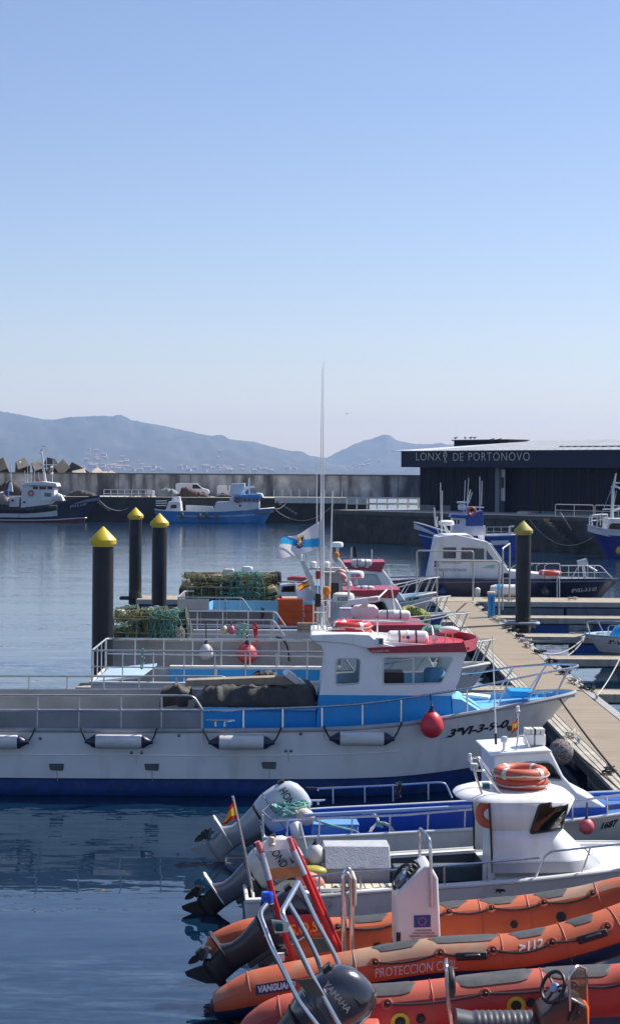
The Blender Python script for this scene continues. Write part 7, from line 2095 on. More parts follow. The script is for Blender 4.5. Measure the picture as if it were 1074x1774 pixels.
# ---- nearest inflatable
F3 = Frame(0, 17.65, 0, radians(2))
R3 = thingF('inflatable_boat', 'nearest red orange inflatable, cut by the bottom edge, with a ribbed black seat', 'boat', F3)
T3f = Tube(F3, [(418, 1800, .85, .07), (425, 1797, .85, .13), (452, 1784, .85, .21), (500, 1768, .85, .262), (615, 1755, .85, .265), (700, 1749, .85, .265), (800, 1738, .85, .265), (900, 1727, .85, .265), (1000, 1720, .84, .265), (1074, 1716, .8, .265), (1160, 1700, .62, .25), (1230, 1680, .3, .22), (1252, 1672, 0, .2)], 8)
T3n = Tube(F3, [(378, 1985, -.85, .07), (385, 1980, -.85, .13), (410, 1970, -.85, .21), (460, 1955, -.85, .262), (615, 1930, -.85, .265), (800, 1905, -.85, .265), (1000, 1885, -.84, .265), (1074, 1875, -.8, .265), (1160, 1820, -.62, .25), (1230, 1720, -.3, .22), (1252, 1672, 0, .2)], 8)
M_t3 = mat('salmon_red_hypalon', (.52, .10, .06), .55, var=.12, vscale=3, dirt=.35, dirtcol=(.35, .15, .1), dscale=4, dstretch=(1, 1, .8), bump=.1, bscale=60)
n = len(T3f.p) - 1
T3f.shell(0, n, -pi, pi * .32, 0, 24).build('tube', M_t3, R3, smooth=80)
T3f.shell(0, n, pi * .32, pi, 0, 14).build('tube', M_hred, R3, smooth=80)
T3n.shell(0, len(T3n.p) - 1, -pi, pi, 0, 28).build('tube', M_t3, R3, smooth=80)
for T in (T3f, T3n): MB().lathe([(T.r[0], 0), (T.r[0] * .6, -.04), (0, -.05)], 18, Matrix.Translation(T.p[0]) @ Matrix.Rotation(pi / 2, 4, 'Y')).build('end_cap', M_black, R3)
for a, b in ((615, 736), (790, 934), (950, 1066)): patch(T3f, a, b, -.5, .72, M_patch, R3)
for px in (498, 752, 942): seam(T3f, px, M_t3, R3)
grabline(T3f, (678, 838, 1000, 1110), 1.05, R3, .03, M_t3)
yr = mat('yellow_valve_ring', (.55, .38, .02), .5, var=.2)
valve(T3f, 698, 1.75, .055, R3, yr); valve(T3f, 726, 1.7, .05, R3); valve(T3f, 888, 1.62, .055, R3, yr); valve(T3f, 916, 1.55, .05, R3)
MB().bb((T3f.p[T3f.at_px(512)].x, -.72, -.1), (T3f.p[-18].x, .72, .14)).build('floor', M_greyhull, R3, smooth=0)
MB().bb((T3f.p[T3f.at_px(508)].x, -.62, -.2), (T3f.p[T3f.at_px(508)].x + .06, .62, .44)).build('transom', M_t3, R3)
MB().box(F3.p(638, 1782, .35), (.22, .2, .14)).build('deck_pad', M_t3, R3, bevel=.02)
# seat
s3 = thing('jockey_seat', 'black ribbed jockey seat with a steel backrest hoop in the nearest inflatable', 'seat', F3.w(F3.p(860, 1790, .1)), F3.yaw)
q0 = F3.p(860, 1790, .1)
def s3p(px, py, c): return F3.p(px, py, c) - q0
xl, xr = s3p(796, 1765, -.1).x, s3p(932, 1760, -.1).x
rows = []
nn = 60
for i in range(nn + 1):
    u = i / nn; x = xl + (xr - xl) * u
    rib = .010 * abs(sin(u * pi * 13)) if u > .22 else 0
    zt_ = (s3p(860, 1757, .1).z) + (.03 * (1 - u / .2) if u < .2 else 0) - .012 + rib
    rows.append([V((x, .1 + cos(w) * .17, zt_ - .12 + sin(w) * .12 if sin(w) > 0 else zt_ - .12 + sin(w) * .03)) for w in [2 * pi * k / 20 for k in range(20)]])
MB().loft(rows).build('cushion', mat('grey_black_vinyl', (.07, .075, .085), .4, var=.15), s3, smooth=50)
MB().bb((xl + .04, -.04, s3p(860, 1900, .1).z), (xr - .04, .24, s3p(860, 1774, .1).z)).build('pedestal', M_t3, s3, bevel=.02)
MB().tube(fillet([s3p(786, 1800, -.1), s3p(776, 1740, -.1), s3p(773, 1675, -.1), s3p(773, 1662, .3), s3p(776, 1725, .32), s3p(786, 1785, .32)], .05), .017, 8).build('backrest_hoop', M_steel, s3)
MB().loft([[V((x_, y_, z_)) for y_, z_ in [(.11 + .2 * cos(w), s3p(780, 1708, .1).z + .15 * sin(w)) for w in [2 * pi * k / 20 for k in range(20)]]] for x_ in (s3p(776, 1708, .1).x, s3p(788, 1708, .1).x)]).build('back_pad', M_black, s3, bevel=.02)
# console
c3 = thing('helm_console', 'small steering console with a smoky screen and tubular frame in the nearest inflatable', 'console', F3.w(F3.p(985, 1790, .1)), F3.yaw)
q0 = F3.p(985, 1790, .1)
def c3p(px, py, c): return F3.p(px, py, c) - q0
MB().prism([c3p(940, 1800, -.15), c3p(936, 1765, -.15), c3p(962, 1742, -.15), c3p(985, 1727, -.15), c3p(1018, 1745, -.15), c3p(1020, 1800, -.15)], (0, .5, 0)).build('body', mat('black_brown_console', (.06, .035, .03), .35, var=.2), c3, bevel=.03)
for k, (px, py) in enumerate(((944, 1757), (950, 1752), (956, 1747), (962, 1742), (968, 1737))):
    MB().box(c3p(px, py - 2, -.02), (.022, .03, .04)).build('switch', M_greenlens if k % 2 else M_flagy, c3, bevel=.005)
MB().box(c3p(998, 1762, -.165), (.10, .03, .06), Matrix.Rotation(radians(-35), 3, 'Y')).tube([c3p(985, 1772, -.17), c3p(1003, 1738, -.19)], .02, 8).build('throttle', M_black, c3, bevel=.01)
wheel(c3p(958, 1711, .0), V((-.78, -.45, .45)), .155, c3)
MB().tube(fillet([c3p(988, 1752, -.16), c3p(985, 1690, -.16), c3p(1000, 1674, -.1), c3p(1016, 1680, .2), c3p(1018, 1752, .28)], .08, 6), .015, 8).build('screen_frame', M_steel, c3)
MB().prism([c3p(988, 1748, -.16), c3p(987, 1692, -.16), c3p(1001, 1679, -.08), c3p(1015, 1684, .2), c3p(1017, 1748, .27)], (.006, 0, 0)).build('screen', M_perspex, c3, smooth=0)
MB().lathe([(.1, 0), (.105, .02), (.105, .3), (.07, .36), (0, .37)], 20, Matrix.Translation(c3p(1002, 1798, .1))).build('orange_drum', M_orangep, c3)
# engine and steel arch
outboard(F3, F3.p(388, 1900, .0), radians(50), 1.02, mat('blue_graphite_cowl', (.06, .062, .08), .22, .35, var=.06, coat=.6), mat('graphite_leg2', (.05, .05, .058), .35, .3, var=.1), mat('black_gearcase', (.022, .022, .028), .4, var=.15), 'big glossy graphite outboard at the bottom edge behind the steel arch', ('YAMAHA', .065, mat('silver_lettering', (.6, .58, .55), .4, .3), .36), (-.27, -.233, 1.45), yaw=F3.yaw, cowlw=.23)
ar = thing('steel_arch', 'raked polished steel arch with a green side light on the nearest inflatable', 'arch', F3.w(F3.p(560, 1774, 0)), F3.yaw)
q0 = F3.p(560, 1774, 0)
def a3(px, py, c): return F3.p(px, py, c) - q0
tube = lambda pts, r, f=.1: MB().tube(fillet(pts, f, 6), r, 12).build('tube', M_steel, ar)
tube([a3(462, 1568, -.1), a3(449, 1583, -.2), a3(472, 1645, -.4), a3(520, 1740, -.5), a3(590, 1830, -.55)], .026)
tube([a3(517, 1530, .55), a3(487, 1583, -.35), a3(540, 1692, -.35), a3(600, 1800, -.4)], .027)
tube([a3(517, 1530, .55), a3(552, 1605, .5), a3(580, 1655, .5), a3(602, 1712, .45), a3(622, 1770, .4)], .025)
tube([a3(497, 1562, .2), a3(520, 1600, .2), a3(548, 1655, .2), a3(572, 1730, .2)], .026)
MB().prism([a3(470, 1594, -.4), a3(500, 1597, -.36), a3(504, 1615, -.36), a3(476, 1618, -.42)], (0, -.01, 0)).build('light_plate', mat('brushed_plate', (.5, .5, .48), .35, .7, var=.1), ar, smooth=0)
MB().bb(a3(478, 1615, -.5), a3(491, 1598, -.43)).build('light_housing', M_black, ar, bevel=.01)
MB().bb(a3(481, 1613, -.515), a3(490, 1600, -.503)).build('side_light', M_greenlens, ar, bevel=.008)
MB().prism([a3(512, 1698, -.42), a3(543, 1696, -.42), a3(562, 1726, -.42), a3(534, 1724, -.42)], (0, -.01, 0)).build('brace_plate', mat('dull_brace_plate', (.16, .13, .10), .45, .5, var=.2), ar, smooth=0)
MB().prism([a3(537, 1627, .3), a3(560, 1626, .3), a3(574, 1648, .3), a3(548, 1652, .3)], (0, -.01, 0)).build('brace_plate', mat('dull_brace_plate', (.16, .13, .10), .45, .5, var=.2), ar, smooth=0)
# ================================================================== patrol launch at the cross pontoon
M_wfar = mat('far_white_paint', (.70, .71, .72), .4, var=.06, dirt=.3, dirtcol=(.35, .33, .3), dscale=1.5, dstretch=(1.4, 1.4, .3))
FP = Frame(0, 81.6, 0, 0)
def pp(px, py, c=-1.4): return FP.p(px, py, c)
pl_ = thingF('patrol_launch', 'white cabined patrol launch with a dark navy hull at the far end of the pontoon', 'boat', FP)
hs = []
for px, py, h, pw in ((668, 1006, 1.35, 672), (720, 1005, 1.45, 722), (800, 1004, 1.5, 800), (900, 1003, 1.5, 898), (970, 1003, 1.4, 955), (1020, 1002.5, 1.1, 990), (1050, 1002, .7, 1012), (1068, 1002, .3, 1024), (1076, 1001.5, .02, 1030)):
    g = pp(px, py, -h); hs.append((g.x, h, g.z, pp(pw, 1040, -h).x, h * .88 if px < 960 else h * .6))
HP = Hull(hs, flare=1.2)
HP.band(0, .10).build('hull', M_navy, pl_, smooth=60)
HP.band(.10, 1.25).build('hull', mat('patrol_navy_hull', (.012, .018, .05), .3, var=.15, dirt=.3, dirtcol=(.05, .05, .06)), pl_, smooth=60)
HP.inner(.06, .06).build('deck', mat('patrol_deck_grey', (.16, .18, .22), .7, var=.1), pl_, smooth=30)
MB().tube(HP.line(.10, -1, .02), .035, 6).build('rubbing_strake', mat('grey_blue_strake', (.14, .17, .26), .45), pl_)
bvP = HP.bvh()
decal('8ªVILL-3-2-03', M_inkwhite, pl_, bvP, FP, (990, 1026.5), (1033, 1023), 6.4, shear=.15, bold=.01, out=.02)
c0 = -1.05
ch = [pp(742, 1003, c0), pp(756, 930, c0), pp(790, 926, c0), pp(846, 939, c0), pp(882, 990, c0), pp(882, 1003, c0)]
MB().prism(ch, (0, 2.1, 0)).build('cabin', M_wfar, pl_, smooth=0, bevel=.05)
MB().prism([pp(878, 1003, c0), pp(878, 988, c0), pp(912, 992, c0), pp(968, 998, c0), pp(970, 1003, c0)], (0, 2.1, 0)).build('coachroof', M_wfar, pl_, smooth=0, bevel=.04)
roofb = MB().prism([pp(764, 930, c0 + .1), pp(768, 926, c0 + .1), pp(812, 926, c0 + .1), pp(826, 935, c0 + .1)], (0, 1.9, 0)).build('roof_box', M_wfar, pl_, bevel=.03)
for q in (((767, 948), (791, 948), (790, 968), (767, 968)), ((798.5, 948), (839, 950), (839, 970), (798, 969)), ((842, 951), (856, 970), (842, 970))):
    window(pl_, [pp(a, b, c0) for a, b in q], (0, -1, 0), glass('patrol_glass', (.5, .55, .6), .05, .75, (.10, .12, .15)), M_whitedull, .03, rnd=.06)
window(pl_, [pp(850, 943, c0 - 0) + V((.03, .2, 0)), pp(878, 983, c0) + V((.03, .2, 0)), pp(878, 983, c0) + V((.03, 1.9, 0)), pp(850, 943, c0) + V((.03, 1.9, 0))], V((.8, 0, .58)), M_glassdark, M_whitedull, .03, rnd=.06)
a = pp(764, 976, c0); b = pp(800, 976, c0)
text('XUNTA DE GALICIA', mat('slate_lettering', (.12, .13, .2), .5), pl_, (a.x, c0 - .002, a.z), (1, 0, 0), (0, 0, 1), b.x - a.x, .11, thick=.012)
a = pp(752, 989.5, c0); b = pp(808, 989.5, c0)
text('GARDACOSTAS DE GALICIA', M_inknavy, pl_, (a.x, c0 - .002, a.z), (1, 0, 0), (0, 0, 1), b.x - a.x, .12, thick=.012)
em = MB()
for (x, y) in ((754, 974), (758.5, 974), (754, 980), (758.5, 980)):
    q = pp(x, y, c0); em.box((q.x, c0 - .014, q.z), (.085, .01, .12))
em.build('blue_emblem', M_inknavy, pl_, smooth=0)
MB().prism([pp(836, 984, c0 - .012), pp(842, 980, c0 - .012), pp(858, 978, c0 - .012), pp(857, 985, c0 - .012)], (0, .004, 0)).build('green_emblem', mat('pale_green_mark', (.3, .5, .42), .6), pl_, smooth=0)
MB().ell(pp(876, 997, c0 - .01), (.2, .03, .1), 14, 8).build('hull_hatch', M_black, pl_)
# mast, radar, aerials
MB().tube([pp(764, 930, -.3), pp(763.5, 880, -.3), pp(763, 836, -.3)], .022, 6).build('aerial', M_whiteclean, pl_)
MB().tube([pp(766, 930, .3), pp(766, 850, .3)], .02, 6).build('aerial', M_whiteclean, pl_)
MB().tube([pp(761, 926, 0), pp(754, 910, 0), pp(752, 884, 0)], .03, 6).tube([pp(766, 902, 0), pp(780, 926, 0)], .03, 6).tube([pp(768, 908, .3), pp(775, 926, .3)], .03, 6).build('mast_leg', M_wfar, pl_)
MB().lathe([(.3, 0), (.36, .03), (.36, .16), (.28, .22), (0, .24)], 22, Matrix.Translation(pp(773, 910, 0))).build('radar_dome', M_whiteclean, pl_)
MB().ell(pp(764, 905, -.1), (.09, .09, .09), 12, 8).build('blue_lamp', M_bluelens, pl_)
MB().bb(pp(831, 939, .2), pp(838, 928, .5)).tube([pp(829, 942, .3), pp(829, 926, .3)], .02, 6).build('searchlight', M_whiteclean, pl_, bevel=.02)
MB().tube([pp(756, 926, -.8), pp(840, 938, -.8)], .02, 6).build('roof_rail', M_wfar, pl_)
# rails
def prail(pts, r=.022, nm='rail'): MB().tube(fillet(pts, .1), r, 6).build(nm, M_wfar, pl_)
prail([pp(884, 985, -1.1), pp(898, 976, -1.3), pp(970, 976.5, -1.35), pp(970.5, 1003, -1.35)])
for px in (919, 930, 944): MB().tube([pp(px, 990, -1.3), pp(px - 1, 981, -1.3), pp(px + 5, 977, -1.3)], .015, 6).build('rail', M_wfar, pl_)
prail([pp(972, 980, -1.35), pp(1040, 980, -1.0), pp(1060, 1001, -.7)])
prail([pp(972, 992, -1.35), pp(1050, 992, -.9)], .014)
for px in (985, 1002, 1018, 1030): MB().tube([pp(px, 1003, -1.2), pp(px, 980, -1.2)], .018, 6).build('post', M_wfar, pl_)
prail([pp(668, 978, -1.2), pp(706, 979, -1.2), pp(709, 982, -1.2), pp(709, 1005, -1.2)], .02, 'stern_rail')
prail([pp(666, 990, -1.2), pp(709, 991, -1.2)], .016, 'stern_rail')
for px in (672, 683, 708): MB().tube([pp(px, 1005, -1.2), pp(px, 978, -1.2)], .018, 6).build('post', M_wfar, pl_)
ring_buoy(FP.w(pp(953, 992.5, -1.15)), .40, .12, mat('red_pale_lifering', (.6, .09, .08), .5), 'red and white lifebuoy lying on the foredeck of the patrol launch', bands=M_whitedull, rope_=False)
t = thing('deck_winch', 'grey winch with a covered drum on the bow of the patrol launch', 'winch', FP.w(pp(1008, 990, 0)))
q0 = pp(1008, 990, 0)
MB().tube([pp(1001, 977, 0) - q0, pp(1017, 972, 0) - q0], [.16, .14], 12).build('drum', M_galv, t)
MB().tube([pp(1010, 978, 0) - q0, pp(1013, 1002, 0) - q0], .07, 8).tube([pp(1014, 978, 0) - q0, pp(1034, 990, 0) - q0], .04, 8).tube([pp(1003, 980, 0) - q0, pp(990, 1002, 0) - q0], .03, 8).build('stand', M_galv, t)
ball_fender(FP.w(pp(943.5, 1026, -1.75)), .19, FP.w(pp(943, 990, -1.5)), mat('black_fender', (.03, .03, .035), .4), 'black ball fender hung low on the navy hull', tall=1.1)
ball_fender(FP.w(pp(766, 1026, -1.75)), .19, FP.w(pp(768, 990, -1.5)), mat('navy_fender', (.015, .03, .12), .4), 'dark blue ball fender on the navy hull below the lettering', tall=1.1)
o = MB().lathe([(.10, -.2), (.13, -.17), (.13, .17), (.10, .2), (.03, .24), (0, .24)], 16).build('pot_fender', M_whitedull, None); o.location = FP.w(pp(827, 1027, -1.72)); tag(o, 'small white pot fender on the navy hull behind the hoop rail', 'fender')
for x_ in (965, 969): MB().tube([pp(x_, 1002, -1.55), pp(x_, 1036, -1.62)], .03, 6).build('ladder_rail', M_galv, pl_)
b_ = thing('wrapped_bundle', 'white and blue wrapped bundle leaning by the hull beside the right hand piling', 'bundle', P(878, 1034, 79.0))
MB().lathe([(.02, -.75), (.2, -.72), (.26, -.5), (.27, .4), (.2, .7), (.05, .75)], 16, Matrix.Translation((0, 0, .28)) @ Matrix.Rotation(pi / 2, 4, 'Y')).build('wrapping', M_whitedull, b_)
for x in (-.35, .45): MB().lathe([(.275, x - .1), (.28, x), (.275, x + .1)], 16, Matrix.Translation((0, 0, .28)) @ Matrix.Rotation(pi / 2, 4, 'Y')).build('blue_strap', M_blue, b_)

# ================================================================== blue trawler under the hall
FT = Frame(0, 126.0)
def tp(px, py, c=-1.5): return FT.p(px, py, c)
bt = thingF('blue_trawler', 'small blue trawler with a blue wheelhouse moored below the dark market hall', 'boat', FT)
def farhull(b, F, tab, band=.0, m1=None, m2=None, m3=None, wband=None, deck=None, flare=1.3, flip=False):
    """tab: (px gunwale, py, half beam, px at the water)"""
    st = []
    rows = tab
    for px, py, h, pw in rows:
        g = F.p(px, py, -h); st.append((g.x, h, g.z, F.p(pw, py + 20, -h).x, max(.01, h * (.85 if h > .8 else .5))))
    H = Hull(st, flare=flare)
    H.band(0, .18).build('bulwark', m1, b, smooth=60)
    H.band(.18, .95).build('hull', m2, b, smooth=60)
    H.band(.95, 1.3).build('bottom_paint', m3, b, smooth=60)
    H.inner(.45, .08).build('deck', deck or M_whitedull, b, smooth=30)
    MB().tube(H.gun(-1, .02), .05, 6).tube(H.gun(1, .02), .05, 6).build('cap_rail', wband or m1, b)
    return H
M_tblue = mat('trawler_blue', (.02, .07, .33), .4, var=.12, dirt=.3, dirtcol=(.1, .12, .2), dscale=1.2)
HT = farhull(bt, FT, [(896, 926, 1.2, 893), (880, 928, 1.5, 878), (830, 929, 1.6, 830), (790, 925, 1.6, 795), (760, 918, 1.45, 772), (738, 911, 1.0, 757), (724, 907, .5, 746), (717, 905, .03, 740)], 0, M_tblue, M_tblue, M_antifoul, M_wfar)
MB().prism([tp(850, 937, -1.66), tp(881, 936, -1.62), tp(881, 943, -1.6), tp(850, 945, -1.62)], (0, .03, 0)).build('white_panel', M_wfar, bt, smooth=0)
MB().tube(HT.line(.35, -1, .03, 0 if False else 10), .04, 5).build('white_stripe', M_wfar, bt)
MB().prism([tp(783, 930, -.9), tp(784, 896, -.9), tp(808, 896, -.9), tp(808, 911, -.9), tp(841, 911, -.9), tp(841, 931, -.9)], (0, 1.8, 0)).build('wheelhouse', mat('pale_lilac_house', (.58, .60, .70), .45), bt, smooth=0, bevel=.03)
MB().prism([tp(780, 897, -1.0), tp(782, 891, -1.0), tp(812, 893, -1.0), tp(812, 898, -1.0)], (0, 2, 0)).prism([tp(807, 911, -.95), tp(807, 893, -.95), tp(837, 884, -.95), tp(838, 911, -.95)], (0, 1.9, 0)).build('blue_top', M_tblue, bt, smooth=0, bevel=.03)
for q in ((786, 790), (792, 796)): window(bt, [tp(q[0], 900, -.9), tp(q[1], 900, -.9), tp(q[1], 908, -.9), tp(q[0], 908, -.9)], (0, -1, 0), M_glassdark, M_wfar, .03, rnd=.03)
MB().tube([tp(806, 895, 0), tp(811, 865, 0), tp(815, 848, 0)], .05, 6).tube([tp(811, 874, 0), tp(818, 853, 0)], .035, 6).tube([tp(800, 878, 0), tp(838, 879, 0)], .05, 6).build('mast', M_wfar, bt)
MB().bb(tp(792, 872, -.2), tp(809, 869, .2)).lathe([(.2, 0), (.28, .1), (.28, .35), (.15, .45)], 14, Matrix.Translation(tp(800, 884, 0))).build('radar', M_wfar, bt, bevel=.03)
for px, a, b, lean in ((803, 890, 832, 3), (809, 868, 828, 3), (831, 930, 826, 0), (834, 875, 833, 1)): MB().tube([tp(px, a, -.4), tp(px + lean, b, -.4)], .028, 5).build('aerial', M_wfar, bt)
ring_buoy(FT.w(tp(817, 886, -.99)), .26, .09, M_lifebuoy, 'orange lifebuoy on the blue top of the trawler below the hall', rot=(pi / 2, 0, 0), rope_=False)
MB().tube(fillet([tp(758, 913, -.8), tp(755, 905, -.8), tp(753, 882, -.8), tp(751, 880, -.8)], .1), .06, 6).tube([tp(756, 908, -.6), tp(758, 895, -.6)], .05, 6).build('davit', M_wfar, bt)
MB().tube(fillet([tp(843, 930, -1.5), tp(843, 913, -1.5), tp(882, 913, -1.5), tp(884, 928, -1.5)], .1), .03, 6).tube([tp(843, 921, -1.5), tp(883, 921, -1.5)], .02, 6).build('rail', M_galv, bt)
for px in (855, 868): MB().tube([tp(px, 930, -1.5), tp(px, 913, -1.5)], .025, 6).build('post', M_galv, bt)
MB().prism([tp(882, 925, -1.4), tp(882, 912, -1.4), tp(891, 911, -1.4), tp(891, 913, -1.4), tp(885, 914, -1.4), tp(886, 925, -1.4)], (0, .3, 0)).build('stern_frame', M_wfar, bt, smooth=0)

# ================================================================== boat cut by the right edge
FR = Frame(0, 128.5)
def rp3(px, py, c=-1.5): return FR.p(px, py, c)
rb_ = thingF('white_trawler', 'blue hulled trawler with a white bow and wheelhouse, cut by the right edge', 'boat', FR)
HR = farhull(rb_, FR, [(1125, 922, 1.7, 1120), (1100, 921, 1.7, 1100), (1075, 920, 1.65, 1078), (1052, 918, 1.4, 1062), (1034, 914, .95, 1054), (1023, 911, .45, 1049), (1018, 910, .03, 1046)], 0, M_wfar, mat('deep_navy_hull', (.012, .03, .20), .4, var=.1), M_antifoul, M_wfar, flare=1.5)
MB().prism([rp3(1050, 928, -1.1), rp3(1053, 898, -1.1), rp3(1120, 900, -1.1), rp3(1120, 930, -1.1)], (0, 2.2, 0)).build('wheelhouse', M_wfar, rb_, smooth=0, bevel=.05)
window(rb_, [rp3(1055, 906, -1.1), rp3(1090, 907, -1.1), rp3(1090, 927, -1.1), rp3(1053, 925, -1.1)], (0, -1, 0), M_glassdark, M_wfar, .03, rnd=.3)
MB().tube([rp3(1060, 900, 0), rp3(1062, 845, 0), rp3(1067, 820, 0)], [.12, .10, .05], 8).tube([rp3(1064, 840, 0), rp3(1090, 856, 0)], .06, 6).tube([rp3(1044, 882, 0), rp3(1060, 882, 0)], .05, 6).tube([rp3(1062, 884, 0), rp3(1080, 878, 0)], .1, 6).build('mast', M_wfar, rb_)
MB().bb(rp3(1060, 845, -.2), rp3(1068, 842, .2)).bb(rp3(1068, 838, -.2), rp3(1073, 835, .2)).build('mast_lamp', M_wfar, rb_)
for a in ((1060, 845, 1037, 905), (1060, 846, 1040, 896), (1068, 850, 1062, 880)): MB().tube([rp3(a[0], a[1], 0), rp3(a[2], a[3], 0)], .02, 5).build('stay', M_galv, rb_)
pr_ = []
for px, py, c in ((1052, 896, -1.3), (1044, 893.5, -1.2), (1034, 893, -.95), (1024, 893.5, -.5), (1021, 895, 0), (1026, 893, .6), (1040, 891, 1.1), (1052, 891, 1.3)): pr_.append(rp3(px, py, c))
MB().tube(pr_, .045, 6).build('bow_rail', M_wfar, rb_)
MB().tube([p - V((0, 0, .38)) for p in pr_], .03, 6).build('bow_rail', M_wfar, rb_)
for p in pr_: MB().tube([p, p - V((0, 0, .8))], .03, 6).build('post', M_wfar, rb_)
ball_fender(FR.w(rp3(1074, 955, -1.7)), .3, None, mat('yellow_fender', (.6, .45, .03), .5), 'yellow fender at the waterline of the trawler cut by the right edge')

# small white boat in the right hand berths
FQ = Frame(0, 57.2, 0, 0)
def qp(px, py, c=-.9): return FQ.p(px, py, c)
sb = thingF('dinghy', 'small white motor boat with a blue cover poking in from the right edge', 'boat', FQ)
st = []
for px, py, h, pw in ((1180, 1108, .95, 1180), (1130, 1106, 1.0, 1132), (1095, 1105, .98, 1104), (1068, 1103.5, .85, 1086), (1045, 1102, .6, 1068), (1026, 1100.5, .3, 1056), (1015, 1099, .02, 1050)):
    g = qp(px, py, -h); st.append((g.x, h, g.z, qp(pw, 1130, -h).x, h * .8 if h > .6 else h * .5))
HQ = Hull(st, flare=1.25)
HQ.band(0, .62).build('hull', M_skin, sb, smooth=60); HQ.band(.62, 1.3).build('bottom_paint', mat('grey_bottom', (.22, .25, .29), .6, var=.1), sb, smooth=60)
HQ.inner(.12, .08).build('deck', M_whitedull, sb, smooth=30); HQ.rubrail(.025).build('rub_rail', M_ltblue, sb)
decal('3ª-VI', M_inkblack, sb, HQ.bvh(), FQ, (1053, 1115), (1080, 1119), 7, shear=.2, bold=.03, up=(0, -1))
MB().tube(fillet([qp(1022, 1100, -.2), qp(1016, 1077, -.2), qp(1060, 1076, -.7), qp(1120, 1079, -.85)], .1), .02, 7).tube([qp(1048, 1103, -.6), qp(1036, 1077, -.45)], .016, 6).build('bow_rail', M_steel, sb)
MB().tube(fillet([qp(1053, 1105, -.7), qp(1054, 1084, -.7), qp(1075, 1084, -.7), qp(1120, 1087, -.8)], .1), .018, 7).build('side_rail', M_steel, sb)
cv = MB().loft([[qp(px, py, 0) + V((0, .55 * cos(w) * k, .0 + .28 * sin(w) * k2)) for w in [pi * q / 10 for q in range(11)]] for px, py, k, k2 in ((1058, 1106, .5, .5), (1066, 1104, .9, 1.2), (1080, 1103, 1, 1.6), (1130, 1104, 1, 1.6))], caps=False, closed=False)
cv.build('blue_cover', M_blue, sb, smooth=60)
coil(FQ.w(qp(1040, 1100, -.1)), .14, 5, M_ropew, 'pale rope coil on the bow of the small white motor boat', .012, .06, 51)
bow = FQ.w(qp(1017, 1099, 0))
for k, (tx, ty, lab) in enumerate(((XR - .15, 58.5, 'slack pale mooring rope from the small white motor boat, upper of three'), (XR - .15, 54.6, 'slack pale mooring rope from the small white motor boat, middle of three'), (XR - .15, 54.4, 'lowest slack mooring rope from the small white motor boat'))):
    rope('mooring_rope', sag(bow, (tx, ty, ZP + .05), .12 + .16 * k, 12), .022, M_ropew, lab)
rope('mooring_rope', sag(V((XR - .1, 44.0, ZP + .05)), V((9.2, 52.2, .9)), .1, 10), .016, M_ropew, 'thin pale rope rising from the pontoon to the third finger')

# ================================================================== trawlers at the breakwater quay
FD1 = Frame(0, 221.5 - 12.5)
def dp(px, py, c=-2.2): return FD1.p(px, py, c)
dk = thingF('dark_trawler', 'navy and white trawler with a tall white mast at the left edge', 'boat', FD1)
M_dk = mat('trawler_dark_navy', (.010, .014, .05), .4, var=.15, dirt=.3, dirtcol=(.06, .05, .05))
st = []
for px, py, h, pw in ((-40, 884, 2.2, -36), (0, 883, 2.5, 0), (50, 883, 2.6, 50), (90, 877, 2.5, 92), (120, 867, 2.1, 116), (145, 861.5, 1.4, 132), (163, 859, .6, 143), (173, 858, .05, 147)):
    g = dp(px, py, -h); st.append((g.x, h, g.z, dp(pw, 897, -h).x, h * .85 if h > 1.5 else h * .5))
HD = Hull(st, flare=1.5, keel=.6)
HD.band(0, .84).build('hull', M_dk, dk, smooth=60); HD.band(.84, 1.3).build('bottom_paint', mat('trawler_oxide_red', (.14, .03, .03), .7, var=.2), dk, smooth=60)
HD.inner(.6, .15).build('deck', mat('deck_grey_blue', (.16, .18, .22), .7), dk, smooth=30)
MB().tube(HD.line(.84, -1, .03), .06, 5).build('white_line', M_wfar, dk)
wb = []
i1 = [i for i in range(HD.n) if HD.g[i].x > dp(105, 880).x][0]
MB().loft([[HD.pt(i, .30, -1, -.03) for i in range(0, i1)], [HD.pt(i, .62, -1, -.03) for i in range(0, i1)]], caps=False, closed=False).build('white_band', M_wfar, dk, smooth=60)
bvD = HD.bvh()
decal('3ªVI-5-2-97', M_inkwhite, dk, bvD, FD1, (121, 880), (150, 875), 4.2, bold=.0, out=.05)
def dbox(pts, c0, c1, m, nm, bev=.05): return MB().prism([dp(a, b, c0) for a, b in pts], (0, c1 - c0, 0)).build(nm, m, dk, smooth=0, bevel=bev)
dbox([(36, 880), (38, 838), (55, 838), (55, 843), (94, 846), (94, 866), (84, 874)], -1.6, 1.4, M_wfar, 'wheelhouse')
dbox([(38, 841), (43, 836), (72, 834), (97, 837), (99, 843), (80, 841)], -1.8, 1.6, M_wfar, 'wheelhouse_roof')
dbox([(15, 878), (16, 861), (33, 861), (33, 878)], -1.5, 1.2, M_wfar, 'aft_house')
dbox([(70, 868), (72, 850), (92, 852), (90, 866)], -1.72, -1.66, mat('bright_white_board', (.8, .8, .8), .5), 'name_board', .0)
for q in ((57, 66), (68, 80), (82, 91)): window(dk, [dp(q[0], 842, -1.6), dp(q[1], 842.5, -1.6), dp(q[1], 848, -1.6), dp(q[0], 848, -1.6)], (0, -1, 0), M_glassdark, M_wfar, .04, rnd=.05)
window(dk, [dp(77, 853, -1.73), dp(89, 854, -1.73), dp(88, 861, -1.73), dp(77, 860, -1.73)], (0, -1, 0), mat('greenish_panel', (.12, .2, .17), .4), M_wfar, .03, rnd=.0)
for px, py in ((22, 867), (42, 870)): MB().lathe([(.14, 0), (.14, .05), (0, .05)], 14, Matrix.Translation(dp(px, py, -1.62)) @ Matrix.Rotation(pi / 2, 4, 'X')).build('porthole', M_black, dk)
